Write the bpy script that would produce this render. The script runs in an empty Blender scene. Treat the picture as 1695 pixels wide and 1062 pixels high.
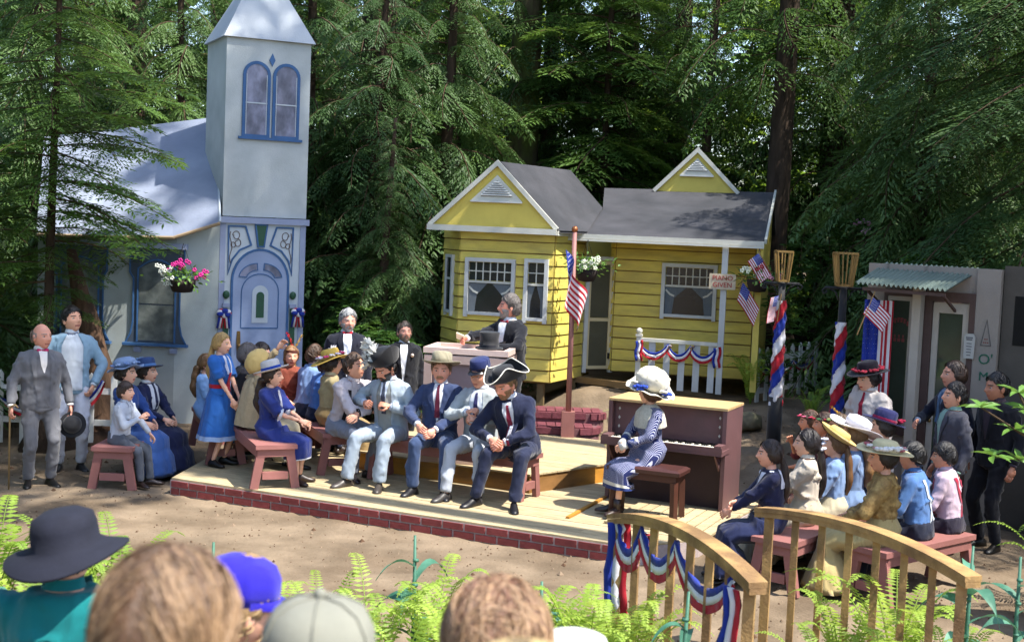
import bpy, math, random
import numpy as np
from mathutils import Vector, Matrix
from mathutils.bvhtree import BVHTree

scene = bpy.context.scene
COL = scene.collection
R = math.radians
random.seed(7)
RNG = np.random.default_rng(7)

# ---------------------------------------------------------------- camera
cam_d = bpy.data.cameras.new('camera')
cam = bpy.data.objects.new('camera', cam_d)
COL.objects.link(cam)
scene.camera = cam
PITCH, ROLL, CAMZ = R(4.1), R(2.4), 2.9
_fw = Vector((0, math.cos(PITCH), -math.sin(PITCH)))
_up = Vector((0, math.sin(PITCH), math.cos(PITCH)))
_rt = Vector((1, 0, 0))
_cr = _rt * math.cos(ROLL) + _up * math.sin(ROLL)
_cu = -_rt * math.sin(ROLL) + _up * math.cos(ROLL)
cam.matrix_world = Matrix(((_cr.x, _cu.x, -_fw.x, 0), (_cr.y, _cu.y, -_fw.y, 0), (_cr.z, _cu.z, -_fw.z, CAMZ), (0, 0, 0, 1)))
cam_d.sensor_width = 36
cam_d.lens = 46.73
cam_d.clip_start = .05
cam_d.clip_end = 600
cam_d.dof.use_dof = True
cam_d.dof.focus_distance = 13.5
cam_d.dof.aperture_fstop = 4.0

# ---------------------------------------------------------------- light
SUN_EL, SUN_AZ = R(60), R(118)       # azimuth from +Y (away from camera) towards +X
world = bpy.data.worlds.new('World')
scene.world = world
world.use_nodes = True
_nt = world.node_tree
_bg = _nt.nodes['Background']
_sky = _nt.nodes.new('ShaderNodeTexSky')
_sky.sky_type = 'NISHITA'
_sky.sun_disc = False
_sky.sun_elevation = SUN_EL
_sky.sun_rotation = SUN_AZ
_nt.links.new(_sky.outputs[0], _bg.inputs[0])
_bg.inputs[1].default_value = .15
sun_d = bpy.data.lights.new('sun', 'SUN')
sun_d.energy = 4.2
sun_d.angle = R(.55)
sun_d.color = (1, .95, .86)
sun = bpy.data.objects.new('sun', sun_d)
COL.objects.link(sun)
_sv = Vector((math.sin(SUN_AZ) * math.cos(SUN_EL), math.cos(SUN_AZ) * math.cos(SUN_EL), math.sin(SUN_EL)))
sun.rotation_euler = _sv.to_track_quat('Z', 'Y').to_euler()
sun.location = (8, -6, 20)
scene.view_settings.view_transform = 'Standard'
scene.view_settings.look = 'None'
scene.view_settings.exposure = 1.38
scene.view_settings.gamma = 1
scene.cycles.use_denoising = True
scene.cycles.max_bounces = 6
scene.cycles.diffuse_bounces = 3
scene.cycles.glossy_bounces = 2
scene.cycles.transmission_bounces = 4
scene.cycles.transparent_max_bounces = 6
scene.cycles.use_adaptive_sampling = True
scene.cycles.adaptive_threshold = .02
scene.cycles.caustics_reflective = False
scene.cycles.caustics_refractive = False

# ---------------------------------------------------------------- materials
def lin(h):
    h = h.lstrip('#')
    out = []
    for i in (0, 2, 4):
        c = int(h[i:i + 2], 16) / 255
        out.append(c / 12.92 if c <= .04045 else ((c + .055) / 1.055) ** 2.4)
    return tuple(out)

_M = {}
def M(name, col, rough=.7, var=.18, scale=6, bump=.15, bscale=60, stretch=None, rand=0, spec=.3, metal=0, sheen=0, trans=0, col2=None, sss=0):
    """procedural material: two octave mottling of the base colour, optional per-object variation, fine relief"""
    if name in _M:
        return _M[name]
    m = bpy.data.materials.new(name)
    m.use_nodes = True
    nt = m.node_tree
    N, L = nt.nodes, nt.links
    b = N['Principled BSDF']
    c = lin(col) if isinstance(col, str) else col
    b.inputs['Roughness'].default_value = rough
    b.inputs['Specular IOR Level'].default_value = spec
    b.inputs['Metallic'].default_value = metal
    if sheen:
        b.inputs['Sheen Weight'].default_value = sheen
    if sss:
        b.inputs['Subsurface Weight'].default_value = sss
        b.inputs['Subsurface Radius'].default_value = (.02, .008, .004)
    tc = N.new('ShaderNodeTexCoord')
    src = tc.outputs['Object']
    if stretch:
        mp = N.new('ShaderNodeMapping')
        mp.inputs['Scale'].default_value = stretch
        L.new(src, mp.inputs[0])
        src = mp.outputs[0]
    n1 = N.new('ShaderNodeTexNoise')
    n1.inputs['Scale'].default_value = scale
    n1.inputs['Detail'].default_value = 5
    n1.inputs['Roughness'].default_value = .62
    L.new(src, n1.inputs['Vector'])
    fac = n1.outputs[0]
    if rand:
        oi = N.new('ShaderNodeObjectInfo')
        off = N.new('ShaderNodeVectorMath')
        off.operation = 'SCALE'
        cmb = N.new('ShaderNodeCombineXYZ')
        for i in range(3):
            L.new(oi.outputs['Random'], cmb.inputs[i])
        L.new(cmb.outputs[0], off.inputs[0])
        off.inputs['Scale'].default_value = 37
        ad = N.new('ShaderNodeVectorMath')
        L.new(src, ad.inputs[0])
        L.new(off.outputs[0], ad.inputs[1])
        L.new(ad.outputs[0], n1.inputs['Vector'])
    mr = N.new('ShaderNodeMapRange')
    mr.inputs[1].default_value = .25
    mr.inputs[2].default_value = .75
    mr.inputs[3].default_value = 1 - var
    mr.inputs[4].default_value = 1 + var
    L.new(fac, mr.inputs[0])
    val = mr.outputs[0]
    if rand:
        m2 = N.new('ShaderNodeMapRange')
        m2.inputs[3].default_value = 1 - rand
        m2.inputs[4].default_value = 1 + rand
        L.new(oi.outputs['Random'], m2.inputs[0])
        mu = N.new('ShaderNodeMath')
        mu.operation = 'MULTIPLY'
        L.new(val, mu.inputs[0])
        L.new(m2.outputs[0], mu.inputs[1])
        val = mu.outputs[0]
    hsv = N.new('ShaderNodeHueSaturation')
    hsv.inputs['Color'].default_value = (*c, 1)
    if col2:
        mx = N.new('ShaderNodeMix')
        mx.data_type = 'RGBA'
        mx.inputs[6].default_value = (*c, 1)
        mx.inputs[7].default_value = (*lin(col2), 1)
        n3 = N.new('ShaderNodeTexNoise')
        n3.inputs['Scale'].default_value = scale * .55
        n3.inputs['Detail'].default_value = 6
        L.new(src, n3.inputs['Vector'])
        r3 = N.new('ShaderNodeMapRange')
        r3.inputs[1].default_value = .42
        r3.inputs[2].default_value = .62
        L.new(n3.outputs[0], r3.inputs[0])
        L.new(r3.outputs[0], mx.inputs[0])
        L.new(mx.outputs[2], hsv.inputs['Color'])
    L.new(val, hsv.inputs['Value'])
    L.new(hsv.outputs[0], b.inputs['Base Color'])
    if bump:
        n2 = N.new('ShaderNodeTexNoise')
        n2.inputs['Scale'].default_value = bscale
        n2.inputs['Detail'].default_value = 4
        L.new(src, n2.inputs['Vector'])
        bp = N.new('ShaderNodeBump')
        bp.inputs['Strength'].default_value = bump
        bp.inputs['Distance'].default_value = .01
        L.new(n2.outputs[0], bp.inputs['Height'])
        L.new(bp.outputs[0], b.inputs['Normal'])
    if trans:
        out = N['Material Output']
        tr = N.new('ShaderNodeBsdfTranslucent')
        L.new(hsv.outputs[0], tr.inputs[0])
        ms = N.new('ShaderNodeMixShader')
        ms.inputs[0].default_value = trans
        L.new(b.outputs[0], ms.inputs[1])
        L.new(tr.outputs[0], ms.inputs[2])
        L.new(ms.outputs[0], out.inputs[0])
    _M[name] = m
    return m

def cloth(col, rough=.85, var=.12, **k):
    name = 'cloth_' + col.strip('#')
    if name in _M:
        return _M[name]
    m = M(name, col, rough=rough, var=var, scale=9, bump=.25, bscale=260, spec=.15, sheen=.15, **k)
    # broad creases on top of the weave
    nt = m.node_tree
    N, L = nt.nodes, nt.links
    weave = next(n for n in N if n.type == 'BUMP')
    mp = N.new('ShaderNodeMapping')
    mp.inputs['Scale'].default_value = (1.3, 1.3, .75)
    n = N.new('ShaderNodeTexNoise')
    n.inputs['Scale'].default_value = 6
    n.inputs['Detail'].default_value = .6
    n.inputs['Distortion'].default_value = 1.2
    L.new(next(q for q in N if q.type == 'TEX_COORD').outputs['Object'], mp.inputs[0])
    L.new(mp.outputs[0], n.inputs['Vector'])
    b = N.new('ShaderNodeBump')
    b.inputs['Strength'].default_value = .5
    b.inputs['Distance'].default_value = .05
    L.new(n.outputs[0], b.inputs['Height'])
    L.new(weave.outputs[0], b.inputs['Normal'])
    L.new(b.outputs[0], N['Principled BSDF'].inputs['Normal'])
    return m

def glass(name, col, rough=.08):
    if name in _M:
        return _M[name]
    m = M(name, col, rough=rough, var=.25, scale=2.5, bump=.03, bscale=4, spec=.6)
    return m

# ---------------------------------------------------------------- mesh helpers
class MB:
    def __init__(s):
        s.v, s.f, s.m = [], [], []
    def add(s, v, f, mi=0):
        o = len(s.v)
        s.v += [tuple(map(float, p)) for p in v]
        s.f += [tuple(o + i for i in q) for q in f]
        s.m += [mi] * len(f)
        return s
    def box(s, c, d, rot=None, mi=0):
        hx, hy, hz = d[0] / 2, d[1] / 2, d[2] / 2
        pts = [Vector((x, y, z)) for x in (-hx, hx) for y in (-hy, hy) for z in (-hz, hz)]
        if rot is not None:
            pts = [rot @ p for p in pts]
        pts = [p + Vector(c) for p in pts]
        return s.add(pts, [(0, 1, 3, 2), (4, 6, 7, 5), (0, 4, 5, 1), (2, 3, 7, 6), (0, 2, 6, 4), (1, 5, 7, 3)], mi)
    def beam(s, p0, p1, w, h, up=(0, 0, 1), mi=0):
        p0, p1 = Vector(p0), Vector(p1)
        z = (p1 - p0)
        L = z.length
        z.normalize()
        u = Vector(up)
        x = u.cross(z)
        if x.length < 1e-4:
            x = Vector((1, 0, 0))
        x.normalize()
        y = z.cross(x)
        rot = Matrix((x, y, z)).transposed()
        return s.box((p0 + p1) / 2, (w, h, L), rot, mi)
    def loft(s, rings, cap=True, closed=True, mi=0):
        n = len(rings[0])
        v = [p for r in rings for p in r]
        f = []
        for i in range(len(rings) - 1):
            for j in range(n if closed else n - 1):
                k = (j + 1) % n
                f.append((i * n + j, i * n + k, (i + 1) * n + k, (i + 1) * n + j))
        if cap:
            f.append(tuple(range(n))[::-1])
            f.append(tuple((len(rings) - 1) * n + j for j in range(n)))
        return s.add(v, f, mi)
    def tube(s, pts, rad, n=8, cap=True, mi=0):
        pts = [Vector(p) for p in pts]
        if not hasattr(rad, '__len__'):
            rad = [rad] * len(pts)
        rings = []
        prev = None
        for i, p in enumerate(pts):
            d = pts[min(i + 1, len(pts) - 1)] - pts[max(i - 1, 0)]
            if d.length < 1e-6:
                d = Vector((0, 0, 1))
            d.normalize()
            if prev is None:
                x = d.orthogonal().normalized()
            else:
                x = (prev - d * prev.dot(d))
                x = x.normalized() if x.length > 1e-5 else d.orthogonal().normalized()
            prev = x
            y = d.cross(x)
            rings.append([p + (x * math.cos(2 * math.pi * j / n) + y * math.sin(2 * math.pi * j / n)) * rad[i] for j in range(n)])
        return s.loft(rings, cap, True, mi)
    def lathe(s, prof, n=20, c=(0, 0, 0), mi=0, cap=True, sx=1, sy=1):
        rings = [[(c[0] + r * sx * math.cos(2 * math.pi * j / n), c[1] + r * sy * math.sin(2 * math.pi * j / n), c[2] + z) for j in range(n)] for r, z in prof]
        return s.loft(rings, cap, True, mi)
    def prism(s, poly, o, ux, uy, dn, mi=0):
        o, ux, uy, dn = Vector(o), Vector(ux), Vector(uy), Vector(dn)
        a = [o + ux * p[0] + uy * p[1] for p in poly]
        return s.loft([a, [p + dn for p in a]], True, True, mi)
    def sphere(s, c, r, nu=10, nv=7, rot=None, mi=0):
        if not hasattr(r, '__len__'):
            r = (r, r, r)
        rings = []
        for i in range(nv + 1):
            t = math.pi * (i / nv)
            t = min(max(t, .06), math.pi - .06)
            ring = []
            for j in range(nu):
                p = 2 * math.pi * j / nu
                q = Vector((r[0] * math.sin(t) * math.cos(p), r[1] * math.sin(t) * math.sin(p), -r[2] * math.cos(t)))
                if rot is not None:
                    q = rot @ q
                ring.append(q + Vector(c))
            rings.append(ring)
        return s.loft(rings, True, True, mi)
    def mesh(s, name, mats):
        me = bpy.data.meshes.new(name)
        me.from_pydata(s.v, [], s.f)
        for m in (mats if isinstance(mats, (list, tuple)) else [mats]):
            me.materials.append(m)
        if any(s.m):
            me.polygons.foreach_set('material_index', s.m)
        return me
    def build(s, name, mats, parent=None, smooth=False, loc=None, rz=None):
        me = s.mesh(name, mats)
        if smooth:
            me.polygons.foreach_set('use_smooth', [True] * len(me.polygons))
        return link(name, me, parent, loc, rz)

def link(name, me, parent=None, loc=None, rz=None):
    o = bpy.data.objects.new(name, me)
    COL.objects.link(o)
    if parent is not None:
        o.parent = parent
    if loc is not None:
        o.location = loc
    if rz is not None:
        o.rotation_euler = (0, 0, rz)
    return o

def np_obj(name, V, F, mat, parent=None, smooth=True, mi=None):
    """V: (n,3) array, F: (m,4) or (m,3) array"""
    me = bpy.data.meshes.new(name)
    V = np.asarray(V, np.float32)
    F = np.asarray(F, np.int32)
    k = F.shape[1]
    me.vertices.add(len(V))
    me.vertices.foreach_set('co', V.ravel())
    me.loops.add(F.size)
    me.loops.foreach_set('vertex_index', F.ravel())
    me.polygons.add(len(F))
    me.polygons.foreach_set('loop_start', np.arange(0, F.size, k, dtype=np.int32))
    for m in (mat if isinstance(mat, (list, tuple)) else [mat]):
        me.materials.append(m)
    if mi is not None:
        me.polygons.foreach_set('material_index', np.asarray(mi, np.int32))
    if smooth:
        me.polygons.foreach_set('use_smooth', np.ones(len(F), bool))
    me.update(calc_edges=True)
    if name is None:
        return me
    return link(name, me, parent)

def tag(o, label=None, cat=None, group=None, kind=None):
    if label:
        o['label'] = label
    if cat:
        o['category'] = cat
    if group:
        o['group'] = group
    if kind:
        o['kind'] = kind
    return o

def thing(name, label, cat, loc=(0, 0, 0), rz=0, group=None):
    o = bpy.data.objects.new(name, None)
    o.empty_display_size = .1
    COL.objects.link(o)
    o.location = loc
    o.rotation_euler = (0, 0, rz)
    return tag(o, label, cat, group)

def sst(a, b, x):
    t = np.clip((np.asarray(x, float) - a) / (b - a), 0, 1)
    return t * t * (3 - 2 * t)
# ================================================================ the setting
def gz(x, y):
    x, y = np.asarray(x, float), np.asarray(y, float)
    right = sst(1.9, 3.0, x)
    bank = .78 * sst(16.6, 17.7, y) * sst(-2.4, -.8, x) * (.62 + .38 * sst(.3, 1.2, x))
    slope = .74 * sst(13.9, 17.3, y)
    z = bank * (1 - right) + slope * right
    z = z + .12 * sst(14.6, 17.0, y) * (1 - sst(-2.4, -.8, x))
    z = z + 1.02 * sst(6.3, 2.6, y)
    z = z + .035 * np.sin(x * 1.3 + .6 * y) * np.cos(y * .9) * sst(12, 18, y)
    z = z + .6 * sst(20, 45, y) + .25 * sst(6, 12, np.abs(x)) + 4.0 * sst(40, 160, np.hypot(x, y - 10))
    return z

def add_ground():
    ax = np.concatenate([np.linspace(-240, -14, 22), np.linspace(-13, -6, 15), np.linspace(-5.8, 6, 119), np.linspace(6.5, 13, 14), np.linspace(14, 240, 22)])
    ay = np.concatenate([np.linspace(-200, -8, 20), np.linspace(-7, 7.6, 40), np.linspace(7.7, 19.5, 148), np.linspace(20, 40, 30), np.linspace(42, 260, 24)])
    X, Y = np.meshgrid(ax, ay)
    Z = gz(X, Y)
    g = np.random.default_rng(3)
    near = (np.abs(X) < 7) & (Y > 7) & (Y < 20)
    Z = Z + g.normal(size=Z.shape) * .006 * near
    n = len(ax)
    idx = np.arange(X.size).reshape(X.shape)
    F = np.stack([idx[:-1, :-1], idx[:-1, 1:], idx[1:, 1:], idx[1:, :-1]], -1).reshape(-1, 4)
    m = M('packed_dirt', '#7b6c5a', rough=.95, var=.3, scale=2.2, bump=1, bscale=30, col2='#655747', spec=.1)
    o = np_obj('ground', np.stack([X, Y, Z], -1).reshape(-1, 3), F, m)
    o['kind'] = 'structure'
    # pebbles and bark crumbs scattered on the dirt
    mb = MB()
    rr = random.Random(5)
    for i in range(7000):
        x, y = rr.uniform(-6, 5), rr.uniform(8.5, 17)
        s = rr.uniform(.005, .015) * (2.4 if rr.random() < .04 else 1)
        z = float(gz(x, y))
        a = rr.uniform(0, 6.28)
        c, q = math.cos(a) * s, math.sin(a) * s
        mb.add([(x - c, y - q, z - .003), (x + q, y - c, z - .003), (x + c, y + q, z - .003), (x - q, y + c, z - .003), (x, y, z + s * .8)], [(0, 1, 4), (1, 2, 4), (2, 3, 4), (3, 0, 4)], i % 2)
    o = mb.build('pebbles', [M('pebble', '#7d6b58', rough=.9), M('bark_crumb', '#4f3a2a', rough=.95)])
    tag(o, 'scattered pebbles and bark crumbs on the bare dirt', 'pebbles', kind='stuff')
add_ground()

MAUVE = M('mauve_paint', '#8c5d58', rough=.6, var=.12, scale=5, bump=.2, bscale=40, stretch=(1, 1, 1), rand=.08)
DECK = M('deck_wood', '#b3a27f', rough=.75, var=.2, scale=3, bump=.35, bscale=30, stretch=(2, 16, 8), rand=.1, col2='#9f8f70')
PLY = M('orange_plywood', '#a9762c', rough=.6, var=.35, scale=2.2, bump=.2, bscale=40, stretch=(1, 1, 3), col2='#7c5a34')
BRICK = M('red_brick', '#7c3a38', rough=.8, var=.25, scale=14, bump=.5, bscale=60, rand=.16)
MORTAR = M('mortar', '#a89a98', rough=.95, var=.15, scale=20, bump=.5)
WHITE = M('white_paint', '#bdbcb2', rough=.55, var=.08, scale=5, bump=.15, bscale=50, rand=.05)
OFFW = M('weathered_white', '#b9bbb9', rough=.65, var=.14, scale=4, bump=.2, rand=.06)
DARK = M('dark_void', '#14120f', rough=.9)

def clip_poly(poly, P, n):
    out = []
    for i in range(len(poly)):
        a, b = poly[i], poly[(i + 1) % len(poly)]
        da = (a[0] - P[0]) * n[0] + (a[1] - P[1]) * n[1]
        db = (b[0] - P[0]) * n[0] + (b[1] - P[1]) * n[1]
        if da >= 0:
            out.append(a)
        if (da >= 0) != (db >= 0):
            t = da / (da - db)
            out.append((a[0] + (b[0] - a[0]) * t, a[1] + (b[1] - a[1]) * t))
    return out

def planks(parent, poly, e, w, z0, z1, mat, joint=2.4, seed=1, gap=.005):
    """clips rows of boards to a convex plan outline (counter-clockwise)"""
    rr = random.Random(seed)
    n = (-e[1], e[0])
    us = [p[0] * e[0] + p[1] * e[1] for p in poly]
    vs = [p[0] * n[0] + p[1] * n[1] for p in poly]
    v = min(vs)
    while v < max(vs):
        u = min(us) - rr.uniform(0, joint)
        while u < max(us):
            q = [(u, v), (u + joint - gap, v), (u + joint - gap, v + w - gap), (u, v + w - gap)]
            q = [(a * e[0] + b * n[0], a * e[1] + b * n[1]) for a, b in q]
            for i in range(len(poly)):
                a, b = poly[i], poly[(i + 1) % len(poly)]
                q = clip_poly(q, a, (-(b[1] - a[1]), b[0] - a[0]))
                if len(q) < 3:
                    break
            if len(q) >= 3:
                cx = sum(p[0] for p in q) / len(q)
                cy = sum(p[1] for p in q) / len(q)
                ca, sa = e
                loc = [((p[0] - cx) * ca + (p[1] - cy) * sa, -(p[0] - cx) * sa + (p[1] - cy) * ca) for p in q]
                dz = rr.uniform(-.0015, .0015)
                mb = MB().prism(loc, (0, 0, z0), (1, 0, 0), (0, 1, 0), (0, 0, z1 - z0 + dz))
                mb.build('plank', mat, parent, loc=(cx, cy, 0), rz=math.atan2(e[1], e[0]))
            u += joint
        v += w

# ---------------------------------------------------------------- stage
EF = Vector((4.58, -2.13)).normalized()
LOW = [(-3.43, 13.52), (1.15, 11.39), (1.75, 11.78), (2.62, 13.4), (2.3, 14.5), (-3.25, 15.9)]
UP = [(-1.75, 14.5), (.25, 13.46), (1.1, 14.28), (1.16, 15.07), (1.13, 15.88), (.22, 16.24), (-1.75, 16.5)]
stage = thing('stage', 'low wooden plank stage with a red brick skirt along its front', 'stage')
planks(stage, LOW, tuple(EF), .19, .152, .17, DECK, 2.44, 2)
planks(stage, UP, tuple(EF), .19, .352, .37, DECK, 2.44, 3)
mb = MB()
c = (sum(p[0] for p in LOW) / len(LOW), sum(p[1] for p in LOW) / len(LOW))
ins = [(p[0] - (c[0] - p[0]) * .004, p[1] - (c[1] - p[1]) * .004) for p in LOW]
mb.prism(ins, (0, 0, -.03), (1, 0, 0), (0, 1, 0), (0, 0, .178))
mb.build('mortar_bed', MORTAR, stage)
mb = MB()
cu = (sum(p[0] for p in UP) / len(UP), sum(p[1] for p in UP) / len(UP))
mb.prism([(p[0] + (cu[0] - p[0]) * .012, p[1] + (cu[1] - p[1]) * .012) for p in UP], (0, 0, .165), (1, 0, 0), (0, 1, 0), (0, 0, .185))
mb.build('riser_panel', PLY, stage)
BRK = [MB().box((0, 0, 0), (.206 - q, .03, .061)).mesh('brick', BRICK) for q in (0, .002, .004)]
HALF = MB().box((0, 0, 0), (.094, .03, .061)).mesh('brick', BRICK)
rr = random.Random(4)
def brick_run(a, b, zs, start_half):
    a, b = Vector(a), Vector(b)
    d = b - a
    L = d.length
    ang = math.atan2(d.y, d.x)
    for ci, z in enumerate(zs):
        t = 0
        half = (ci + start_half) % 2
        while t < L - .02:
            l = .113 if half else .226
            half = 0
            p = a + d * ((t + min(l, L - t) / 2 - .004) / L)
            o = link('brick', HALF if l < .2 or L - t < .16 else rr.choice(BRK), stage, (p.x, p.y, z + rr.uniform(-.001, .001)), ang + rr.uniform(-.004, .004))
            if L - t < .1:
                o.scale.x = .7
            t += l
brick_run((-3.43, 13.515), (1.15, 11.385), (.113, .037), 0)
brick_run((1.165, 11.42), (1.75, 11.80), (.113, .037), 1)
brick_run((1.757, 11.82), (2.1, 12.44), (.113, .037), 0)
# long loose batten and pallet slats under the piano end
o = MB().beam((.6, 12.36, .182), (1.03, 13.42, .182), .035, .02).build('batten', PLY, stage)
for i in range(9):
    u = i * .115
    p = Vector((.98, 12.2, .187)) + Vector((.911, -.412, 0)) * u
    MB().beam(p, p + Vector((.412, .911, 0)) * 1.05, .1, .022).build('pallet_slat', DECK, stage)

# ---------------------------------------------------------------- brick steps behind the stage
steps = thing('brick_steps', 'two curved dark red brick steps climbing from the stage to the yellow house', 'steps', (0, 0, 0))
SBR = MB().box((0, 0, 0), (.105, .21, .06)).mesh('brick', M('step_brick', '#6c3940', rough=.7, var=.2, scale=12, bump=.4, rand=.14))
FBR = MB().box((0, 0, 0), (.205, .05, .075)).mesh('brick', M('step_brick', '#7a3440'))
GLAZE = M('step_mortar', '#6b4a4c', rough=.9, var=.15, scale=20)
def step(y0, z0, z1, x0, x1, depth, r):
    core = [(x0 + .01, y0 + .012), (x1 - r, y0 + .012)] + [(x1 - r + math.sin(a) * (r - .012), y0 + r - math.cos(a) * (r - .012)) for a in np.linspace(.2, 1.57, 7)] + [(x1 - .012, y0 + depth - .01), (x0 + .01, y0 + depth - .01)]
    MB().prism(core, (0, 0, z0 - .1), (1, 0, 0), (0, 1, 0), (0, 0, z1 - z0 + .085)).build('mortar_core', GLAZE, steps)
    nx = int((x1 - x0 - r * .3) / .115)
    for j in range(2):
        for i in range(nx):
            x = x0 + .06 + i * .115
            y = y0 + .15 + j * .22
            if x > x1 - r and y < y0 + r * (1 - math.sqrt(max(0, 1 - ((x - x1 + r) / r) ** 2))) + .06:
                continue
            link('brick', SBR, steps, (x, y, z1 - .022), rr.uniform(-.01, .01))
    n = int((x1 - r - x0) / .215)
    for i in range(n):
        link('brick', FBR, steps, (x0 + .11 + i * .215, y0 + .018, z1 - .042), 0)
    for a in np.linspace(.35, 1.4, 3):
        o = link('brick', FBR, steps, (x1 - r + math.sin(a) * (r - .02), y0 + r - math.cos(a) * (r - .02), z1 - .042), a)
        o.scale.x = .8
step(16.10, .37, .465, -.1, 1.15, .5, .28)
step(16.50, .465, .60, -.1, 1.22, .55, .16)

# ---------------------------------------------------------------- generic little builders
def ribbon2d(m, pts, w, v0, th, closed=False, mi=0):
    """flat raised outline on a wall: pts are (u, z), drawn at depth v0 (front is -v)"""
    P = [Vector(p) for p in pts]
    n = len(P)
    A, B = [], []
    for i in range(n):
        a = P[(i - 1) % n] if (closed or i > 0) else P[i]
        b = P[(i + 1) % n] if (closed or i < n - 1) else P[i]
        d1 = (P[i] - a).normalized() if (P[i] - a).length > 1e-6 else (b - P[i]).normalized()
        d2 = (b - P[i]).normalized() if (b - P[i]).length > 1e-6 else d1
        t = (d1 + d2)
        t = t.normalized() if t.length > 1e-4 else d1
        nn = Vector((-t.y, t.x))
        k = 1 / max(.45, nn.dot(Vector((-d1.y, d1.x))))
        A.append(P[i] + nn * w / 2 * k)
        B.append(P[i] - nn * w / 2 * k)
    vs, fs = [], []
    for a, b in zip(A, B):
        vs += [(a.x, v0 - th, a.y), (b.x, v0 - th, b.y), (a.x, v0, a.y), (b.x, v0, b.y)]
    for i in range(n if closed else n - 1):
        j = (i + 1) % n
        o, q = i * 4, j * 4
        fs += [(o, o + 1, q + 1, q), (o, q, q + 2, o + 2), (o + 1, o + 3, q + 3, q + 1)]
    if not closed:
        fs += [(0, 2, 3, 1), ((n - 1) * 4, (n - 1) * 4 + 1, (n - 1) * 4 + 3, (n - 1) * 4 + 2)]
    m.add(vs, fs, mi)
    return m
def plate(m, pts, v0, th, mi=0):
    return m.prism([(p[0], p[1]) for p in pts], (0, v0 - th, 0), (1, 0, 0), (0, 0, 1), (0, th, 0), mi)
def arch(u0, u1, z0, zs, n=14, rise=None):
    c, r = (u0 + u1) / 2, (u1 - u0) / 2
    h = rise or r
    return [(u0, z0)] + [(c - math.cos(a) * r, zs + math.sin(a) * h) for a in np.linspace(0, math.pi, n)] + [(u1, z0)]
def text_part(txt, size, mat, parent, name, loc, rot=(math.pi / 2, 0, 0), ext=.002, align='CENTER'):
    cu = bpy.data.curves.new(name, 'FONT')
    cu.body = txt
    cu.size = size
    cu.extrude = ext
    cu.align_x = align
    cu.resolution_u = 3
    ob = bpy.data.objects.new('tmp', cu)
    me = bpy.data.meshes.new_from_object(ob)
    bpy.data.objects.remove(ob)
    bpy.data.curves.remove(cu)
    me.materials.append(mat)
    o = link(name, me, parent, loc)
    o.rotation_euler = rot
    return o

# ---------------------------------------------------------------- church
CANVAS = M('church_canvas', '#a0a7a6', rough=.75, var=.14, scale=2, bump=.25, bscale=90, col2='#929a98')
PALE = M('pale_panel', '#b4bcc2', rough=.65, var=.08, scale=3, bump=.15)
LBLUE = M('light_blue_paint', '#8b99b6', rough=.6, var=.1, scale=4, bump=.15)
LAV = M('lavender_trim', '#8c95ae', rough=.6, var=.1, scale=4, bump=.15)
BLUE = M('blue_line', '#385c88', rough=.55, var=.15, scale=9, bump=.1)
GREENP = M('dark_green_paint', '#2c4f3a', rough=.5, var=.2, scale=6)
MARB = M('marbled_pane', '#5f6170', rough=.5, var=.4, scale=8, bump=.05, col2='#84869a', stretch=(1, 1, .6))
BRASS = M('aged_brass', '#7a6038', rough=.4, metal=.6, var=.3, scale=20)
ROOFW = M('pale_roof', '#858d9e', rough=.6, var=.16, scale=1.5, bump=.35, bscale=20, col2='#747c8e')
ch = thing('church', 'pale blue toy church with tall pointed steeple and painted arched door', 'church', (-3.86, 17.4, 0), R(26))
W_ = 1.15
mb = MB()
for pts in ([(0, 0), (W_, 0), (W_, 1.1), (0, 1.1)],):
    mb.prism(pts, (0, 0, .0), (1, 0, 0), (0, 1, 0), (0, 0, 2.83))
mb.build('tower_base', PALE, ch)
mb = MB()
mb.prism([(.03, .02), (W_ + .01, .02), (W_ + .01, 1.1), (.03, 1.1)], (0, 0, 2.87), (1, 0, 0), (0, 1, 0), (0, 0, 2.32))
mb.build('tower_upper', M('tower_canvas', '#b3b8b8', rough=.75, var=.12, scale=2, bump=.3, bscale=70, col2='#a4aaaa'), ch)
mb = MB()
mb.loft([[(-.04, -.045, 2.78), (W_ + .04, -.045, 2.78), (W_ + .04, 1.14, 2.78), (-.04, 1.14, 2.78)], [(-.04, -.045, 2.86), (W_ + .04, -.045, 2.86), (W_ + .04, 1.14, 2.86), (-.04, 1.14, 2.86)]])
mb.build('ledge', LAV, ch)
mb = MB()
e = .05
mb.loft([[(.03 - e, .02 - e, 5.19), (W_ + .01 + e, .02 - e, 5.19), (W_ + .01 + e, 1.1 + e, 5.19), (.03 - e, 1.1 + e, 5.19)],
         [(.60, .55, 6.35), (.62, .55, 6.35), (.62, .57, 6.35), (.6, .57, 6.35)]])
mb.build('steeple_roof', M('steeple_canvas', '#a2a8ae', rough=.65, var=.08, scale=3, bump=.25, bscale=60), ch)
# belfry windows
for i, (u0, u1) in enumerate(((.27, .60), (.67, 1.0))):
    w = plate(MB(), arch(u0, u1, 3.93, 4.72), .018, .012).build('window', MARB, ch)
    ribbon2d(MB(), arch(u0, u1, 3.93, 4.72), .04, .018, .02, True).build('frame', BLUE, w)
    m2 = MB()
    m2.box(((u0 + u1) / 2, .004, 4.36), (u1 - u0, .01, .016))
    m2.box((u0 + .03, .004, 4.34), (.008, .01, .78))
    m2.box((u1 - .03, .004, 4.34), (.008, .01, .78))
    m2.build('glazing_bar', PALE, w)
MB().box((.635, -.002, 3.9), (.86, .03, .035)).build('window_sill', BLUE, ch)
plate(MB(), [(.635, 4.85), (.675, 4.93), (.635, 5.02), (.595, 4.93)], .02, .02).build('diamond', BLUE, ch)
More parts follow.
